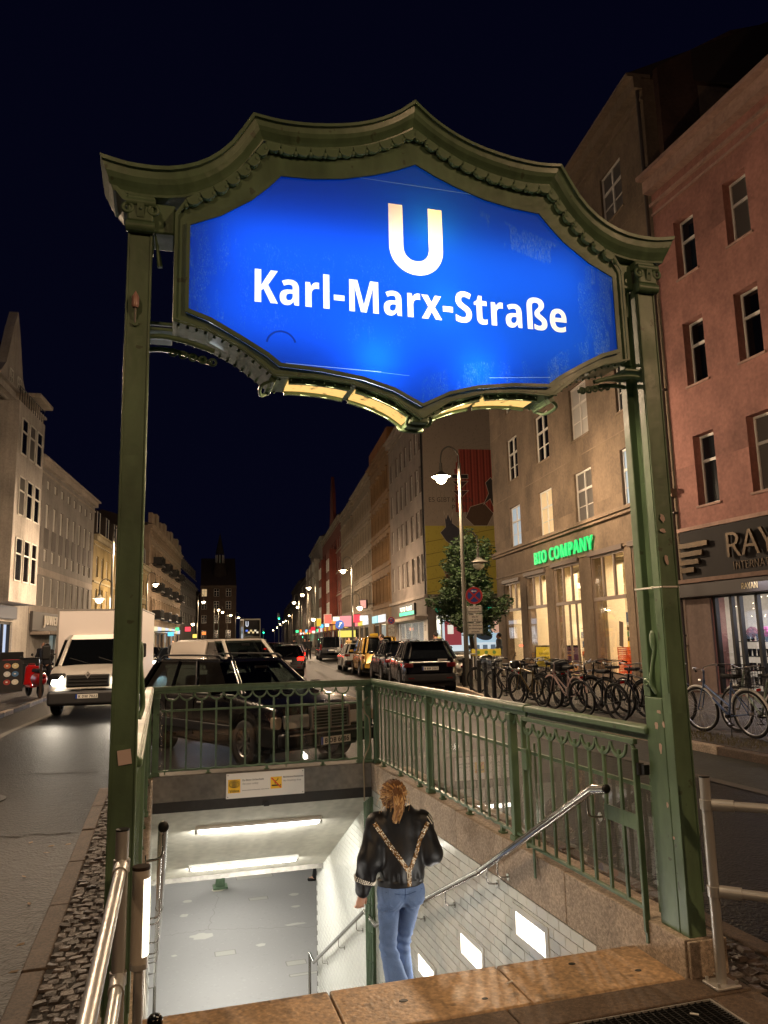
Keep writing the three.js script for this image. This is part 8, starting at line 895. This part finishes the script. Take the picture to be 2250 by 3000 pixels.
// ================================================================ bicycles
const tyreM = mat.rubber; function bikeWheel(R) { return { tyre: shared([new THREE.TorusGeometry(R, 0.023, 7, 36)]), rim: shared([new THREE.TorusGeometry(R - 0.025, 0.01, 5, 36), cyl(0.02, 0.02, 0.07, 0, 0, 0, Math.PI / 2), ...Array.from({ length: 22 }, (_, i) => { const a = i / 22 * 6.283; return bar([Math.cos(a) * 0.016, Math.sin(a) * 0.016, (i % 2 ? 1 : -1) * 0.025], [Math.cos(a + 0.25) * (R - 0.03), Math.sin(a + 0.25) * (R - 0.03), 0], 0.0013, 3); })]) }; }
const bw = bikeWheel(0.335);
function bicycle(label, pos, turn, o = {}) {   // front towards -x
  const t = thing('bicycle', label, 'bicycle', pos, turn, 'bicycles parked along the kerb'), m = S({ color: o.colour ?? 0x15161a, roughness: 0.3, metalness: 0.4 }), R = 0.335, Fr = [-0.53, R + 0.02, 0], Re = [0.53, R + 0.02, 0]; t.rotation.order = 'YXZ'; t.rotation.x = o.lean ?? 0.08;
  for (const [p, n] of [[Fr, 0], [Re, 1]]) { const w = new THREE.Mesh(bw.tyre, tyreM); w.name = 'wheel'; w.position.set(...p); t.add(w); const r = new THREE.Mesh(bw.rim, o.rim || mat.darkMetal); r.name = 'rim'; w.add(r); if (!n) w.rotation.y = o.steer ?? 0.15; }
  const bbk = [0.08, 0.29, 0], seat = [0.24, 0.82, 0], head = [-0.34, 0.84, 0], headL = [-0.38, 0.7, 0];
  obj('frame', [bar(headL, bbk, 0.018), bar(bbk, seat, 0.016), o.step ? bar([headL[0] + 0.01, headL[1] + 0.06, 0], [0.14, 0.44, 0], 0.016) : bar(head, [0.215, 0.76, 0], 0.016), bar(headL, head, 0.02), ...[-1, 1].flatMap(k => [bar(bbk, [Re[0], Re[1], k * 0.045], 0.009), bar([0.22, 0.74, 0], [Re[0], Re[1], k * 0.045], 0.008)])], m, t);
  obj('fork', [...[-1, 1].map(k => bar([headL[0], headL[1], k * 0.03], [Fr[0], Fr[1], k * 0.045], 0.009)), bar(headL, [-0.31, 0.98, 0], 0.013)], m, t);
  const hy = 1.0; obj('handlebar', [o.drop ? tube([[-0.34, hy, 0.2], [-0.44, hy, 0.21], [-0.46, hy - 0.1, 0.21], [-0.38, hy - 0.13, 0.21]], 0.011, 14, 6) : tube([[-0.2, hy + 0.02, 0.27], [-0.3, hy + 0.05, 0.22], [-0.38, hy + 0.02, 0.08], [-0.36, hy, 0], [-0.38, hy + 0.02, -0.08], [-0.3, hy + 0.05, -0.22], [-0.2, hy + 0.02, -0.27]], 0.011, 26, 6), bar([-0.32, 0.96, 0], [-0.36, hy, 0], 0.013)], mat.chrome, t); for (const k of [-1, 1]) obj('grip', [bar([-0.25, hy + 0.04, k * 0.245], [-0.16, hy + 0.01, k * 0.285], 0.016)], mat.rubber, t);
  obj('saddle', [rbox(0.26, 0.06, 0.15, 0.03, 0.27, 0.91, 0), rbox(0.14, 0.05, 0.06, 0.02, 0.12, 0.91, 0)], mat.rubber, t); obj('seat_post', [bar(seat, [0.26, 0.89, 0], 0.013)], mat.chrome, t);
  obj('chainring', [new THREE.TorusGeometry(0.085, 0.006, 4, 22).translate(bbk[0], bbk[1], 0.05), cyl(0.03, 0.03, 0.12, ...bbk, Math.PI / 2)], mat.darkMetal, t); obj('crank', [bar([bbk[0], bbk[1], 0.06], [bbk[0] + 0.12, bbk[1] - 0.11, 0.07], 0.009), rbox(0.09, 0.02, 0.07, 0.006, bbk[0] + 0.12, bbk[1] - 0.11, 0.11)], mat.darkMetal, t); obj('crank', [bar([bbk[0], bbk[1], -0.06], [bbk[0] - 0.12, bbk[1] + 0.11, -0.07], 0.009), rbox(0.09, 0.02, 0.07, 0.006, bbk[0] - 0.12, bbk[1] + 0.11, -0.11)], mat.darkMetal, t);
  if (o.guard !== false) for (const [p, a0, a1] of [[Fr, 0.3, 2.2], [Re, 0.2, 2.7]]) { const l = []; for (let i = 0; i <= 14; i++) { const a = a0 + (a1 - a0) * i / 14; l.push([p[0] + Math.cos(a) * 0.372, p[1] + Math.sin(a) * 0.372, 0]); } obj('mudguard', [tube(l, 0.019, 24, 6)], o.guardM || m, t); }
  if (o.rack) { obj('rack', [bar([0.32, 0.76, 0.05], [0.74, 0.76, 0.05], 0.006), bar([0.32, 0.76, -0.05], [0.74, 0.76, -0.05], 0.006), ...[0.4, 0.52, 0.64, 0.74].map(x => bar([x, 0.76, -0.06], [x, 0.76, 0.06], 0.005)), bar([0.62, 0.76, 0.05], [Re[0], Re[1], 0.06], 0.005), bar([0.62, 0.76, -0.05], [Re[0], Re[1], -0.06], 0.005)], mat.darkMetal, t); obj('rear_reflector', [rbox(0.02, 0.04, 0.08, 0.008, 0.76, 0.73, 0)], P({ color: 0xb81818, roughness: 0.2, clearcoat: 1 }), t); }
  const basket = (x, y, w, d, h) => { const g = []; for (let i = 0; i <= 8; i++) { const u = -w / 2 + w * i / 8; g.push(bar([x + u, y, -d / 2], [x + u * 1.08, y + h, -d / 2 * 1.08], 0.003, 3), bar([x + u, y, d / 2], [x + u * 1.08, y + h, d / 2 * 1.08], 0.003, 3), bar([x + u, y, -d / 2], [x + u, y, d / 2], 0.003, 3)); } for (let i = 0; i <= 6; i++) { const v = -d / 2 + d * i / 6; g.push(bar([x - w / 2, y, v], [x - w / 2 * 1.08, y + h, v * 1.08], 0.003, 3), bar([x + w / 2, y, v], [x + w / 2 * 1.08, y + h, v * 1.08], 0.003, 3)); } for (const k of [0.33, 0.66, 1]) { const a = w / 2 * (1 + 0.08 * k), b = d / 2 * (1 + 0.08 * k); g.push(...pipe([[x - a, y + h * k, -b], [x + a, y + h * k, -b], [x + a, y + h * k, b], [x - a, y + h * k, b], [x - a, y + h * k, -b]], k === 1 ? 0.006 : 0.003, 4)); } obj('basket', g, mat.black, t).userData.kind = 'stuff'; };
  if (o.rearBasket) basket(0.58, 0.78, 0.4, 0.32, 0.24); if (o.frontBasket) basket(-0.52, 0.82, 0.3, 0.36, 0.24); if (o.bag) obj('pannier', [rbox(0.34, 0.3, 0.16, 0.05, 0.55, 0.58, 0.13), rbox(0.3, 0.2, 0.3, 0.06, 0.5, 0.9, 0)], S({ color: 0x101114, roughness: 0.8 }), t);
  if (o.stand) obj('kick_stand', [bar([0.14, 0.28, 0.04], [0.28, 0.0, 0.2], 0.008)], mat.darkMetal, t); obj('front_light', [cyl(0.03, 0.02, 0.05, -0.42, 0.82, 0, 0, 0, Math.PI / 2, 10)], mat.chrome, t); return t;
}
const AZ = Math.PI / 2; // front down the street: local -x -> -z ... bicycles stand along the kerb
bicycle('blue step-through bicycle with a black rear basket by the portal post', [7.38, 0, -7.02], -AZ + 0.06, { colour: 0x5a6f96, step: true, rack: true, rearBasket: true, stand: true, lean: 0.1, rim: mat.chrome, guardM: mat.white });
bicycle('pale green bicycle with white mudguards behind the blue one', [7.72, 0, -6.75], -AZ - 0.1, { colour: 0x9fb0a0, step: true, rack: true, frontBasket: true, lean: -0.06, guardM: mat.white, rim: mat.chrome });
bicycle('silver pink step-through bicycle with a pale mudguard and rear basket bag', [7.12, 0, -11.6], -AZ + 0.02, { colour: 0xb09a94, step: true, rack: true, frontBasket: true, lean: 0.06, guardM: S({ color: 0xc9a8a0, roughness: 0.4 }) });
bicycle('black bicycle with disc-like dark wheels beside the silver pink one', [6.82, 0, -9.75], -AZ + 0.1, { rack: true, guard: false, lean: 0.1, rim: mat.darkMetal }); bicycle('black city bicycle leaning beside the post, rear rack empty', [7.25, 0, -9.2], -AZ - 0.05, { rack: true, lean: -0.08 }); bicycle('black bicycle with a front basket at the back of the row', [7.62, 0, -10.1], -AZ + 0.2, { frontBasket: true, lean: 0.05, rack: true });
bicycle('black bicycle with yellow fork and drop handlebar at the row end', [7.0, 0, -13.0], -AZ + 0.05, { colour: 0x5a4818, drop: true, guard: false, lean: 0.05 }); bicycle('black bicycle loaded with dark bags', [7.3, 0, -13.7], AZ + 0.1, { bag: true, rack: true, lean: 0.06 }); bicycle('black bicycle with rear basket squeezed between the loaded ones', [7.55, 0, -13.1], -AZ - 0.15, { rack: true, rearBasket: true, lean: -0.08 }); bicycle('black bicycle with a wide front basket nearest the bollards', [6.98, 0, -14.3], -AZ + 0.12, { frontBasket: true, rack: true, lean: 0.08 });
bicycle('black bicycle with rear bags in the second row behind the silver pink one', [7.6, 0, -11.9], AZ + 0.15, { bag: true, rack: true, lean: -0.06 }); bicycle('black bicycle without mudguards in the second row', [7.9, 0, -11.2], -AZ + 0.2, { guard: false, lean: 0.07, rim: mat.darkMetal }); bicycle('black city bicycle with rear basket behind the post', [7.7, 0, -9.0], AZ - 0.1, { rack: true, rearBasket: true, lean: 0.06, rim: mat.darkMetal }); bicycle('black bicycle with rear bags at the far end of the second row', [7.9, 0, -13.9], -AZ + 0.25, { bag: true, rack: true, lean: 0.05, rim: mat.darkMetal }); bicycle('dark bicycle leaning on the sign post by the bollards', [7.95, 0, -17.2], -AZ + 0.5, { lean: 0.12 }); bicycle('dark bicycle locked beside the blue arrow sign', (p => [p.x, 0, p.z])(onY(1025, 1955)), -AZ + 0.3, { rack: true }); bicycle('second dark bicycle locked by the arrow sign', (p => [p.x, 0, p.z])(onY(1012, 1950)), -AZ - 0.2, { rack: true });
// ---- scooters
function scooter(label, pos, turn, colour) { const t = thing('motor_scooter', label, 'scooter', pos, turn, 'parked scooters'), m = carPaint(colour, 0.3); for (const x of [-0.62, 0.6]) wheel(t, x, 0, 0.24, 0.1, mat.galv); obj('leg_shield', [rbox(0.06, 0.62, 0.42, 0.03, -0.42, 0.66, 0, 0, 0, -0.25), rbox(0.14, 0.2, 0.26, 0.06, -0.46, 0.95, 0)], m, t); obj('tail', [nets((x, y, z) => Math.hypot((x - 0.42) / 0.46, (y - 0.56) / 0.24, z / 0.22) - 1, [-0.1, 0.28, -0.26], [0.95, 0.86, 0.26], 0.04)], m, t); obj('front_mudguard', [nets((x, y, z) => Math.max(Math.hypot((x + 0.64) / 0.28, (y - 0.3) / 0.22, z / 0.1) - 1, 0.26 - y), [-0.98, 0.2, -0.14], [-0.3, 0.56, 0.14], 0.035)], m, t); obj('foot_board', [rbox(0.5, 0.06, 0.34, 0.02, -0.12, 0.32, 0)], m, t); obj('seat', [rbox(0.7, 0.12, 0.28, 0.05, 0.4, 0.83, 0)], mat.rubber, t); obj('handlebar', [bar([-0.4, 1.02, -0.32], [-0.4, 1.02, 0.32], 0.016), bar([-0.55, 0.4, 0], [-0.42, 1.0, 0], 0.03)], mat.darkMetal, t); for (const k of [-1, 1]) obj('mirror', [bar([-0.4, 1.02, k * 0.25], [-0.38, 1.22, k * 0.32], 0.008), sph(0.06, -0.38, 1.24, k * 0.33, [0.4, 1, 1], 10)], mat.black, t); obj('headlight', [cyl(0.08, 0.08, 0.06, -0.54, 0.96, 0, 0, 0, Math.PI / 2, 14)], headOff, t); obj('tail_light', [rbox(0.05, 0.07, 0.14, 0.02, 0.87, 0.62, 0)], redOff, t); return t; }
{ const p = onY(128, 2040); scooter('red motor scooter parked on the pavement beside the box truck', [p.x - 0.3, 0, p.z - 0.1], -1.15, 0xc01a1c); const q = onY(160, 2000); scooter('dark motor scooter parked just behind the red one', [q.x - 0.5, 0, q.z], -1.0, 0x1a1a1e); scooter('silver motor scooter on the pavement beside the black SUV', [8.75, 0, -21.6], -1.9, 0xb8b4ac); }
{ const p = onY(117, 2046), t = thing('bollard', 'thin brown post in front of the red scooter', 'bollard', [p.x, 0, p.z]); obj('shaft', [cyl(0.045, 0.05, 1.0, 0, 0.5, 0)], S({ color: 0x4a3a30, roughness: 0.7 }), t); obj('knob', [sph(0.05, 0, 1.0, 0)], S({ color: 0x4a3a30, roughness: 0.7 }), t); }

// ================================================================ people in the street
const ped = (px, h, d, turn, label, o) => { const p = V(CAMP.x, 0, CAMP.z), r = ray(px, 1880), k = d / Math.hypot(r.x, r.z); pedestrian([p.x + r.x * k, 0, p.z + r.z * k], turn, label, { h, ...o }); };
ped(1277, 1.8, 30.5, 0.4, 'person in a dark jacket facing the lit photo shop display', { coat: 0x2a2624, trousers: 0x1c1e24, walk: 0.05 }); ped(1118, 1.78, 33, 1.4, 'person in black standing by the yellow taxi door', { coat: 0x0e0e10, trousers: 0x15161a, walk: 0.02, hair: 0x3a2a1c }); ped(1022, 1.75, 62, 3.0, 'person in an ochre coat under the yellow sign', { coat: 0x9a8050, trousers: 0x3a342c }); ped(1064, 1.74, 58, 0.3, 'person in a striped dark top near the shop doors', { coat: 0x1c2026, trousers: 0x101114 }); ped(1044, 1.76, 60, 2.6, 'person in a dark coat passing the yellow board', { coat: 0x14161c, trousers: 0x14161c, long: true });
ped(862, 1.76, 70, 0.2, 'person crossing the road far behind the braking car', { coat: 0x15181e, trousers: 0x15181e }); ped(893, 1.72, 74, 3.2, 'person on the far pavement in a dark hooded coat', { coat: 0x20242a, trousers: 0x15161a, long: true }); ped(905, 1.75, 66, 0.1, 'person in black near the silver car', { coat: 0x0c0c0e, trousers: 0x0c0c0e });
ped(1462, 1.72, 31, 1.2, 'person with pale trousers walking past the brown house corner', { coat: 0x4a4e58, trousers: 0x8a8478 }); ped(128, 1.75, 38, 2.8, 'person in dark clothes in the jeweller doorway', { coat: 0x1c1a18, trousers: 0x1c1e22 }); ped(140, 1.7, 36, 0.4, 'shorter person beside the jeweller doorway', { coat: 0x2a2a2e, trousers: 0x14151a, longHair: true }); ped(508, 1.75, 46, 3.1, 'person crossing behind the pale van', { coat: 0x101216, trousers: 0x101216 }); ped(522, 1.72, 47, 3.3, 'second person crossing behind the pale van', { coat: 0x1c1410, trousers: 0x14161a, longHair: true });
{ const p = onY(930, 2575, FLOOR); pedestrian([p.x + 0.12, FLOOR, p.z], 1.5, 'person in the underground hall, one black shoe showing past the wall', { coat: 0x15161a, trousers: 0x101114, walk: 0.2 }); }
scene.traverse(o => { if (o.isMesh) { o.castShadow = true; o.receiveShadow = true; } });
renderer.render(scene, camera);
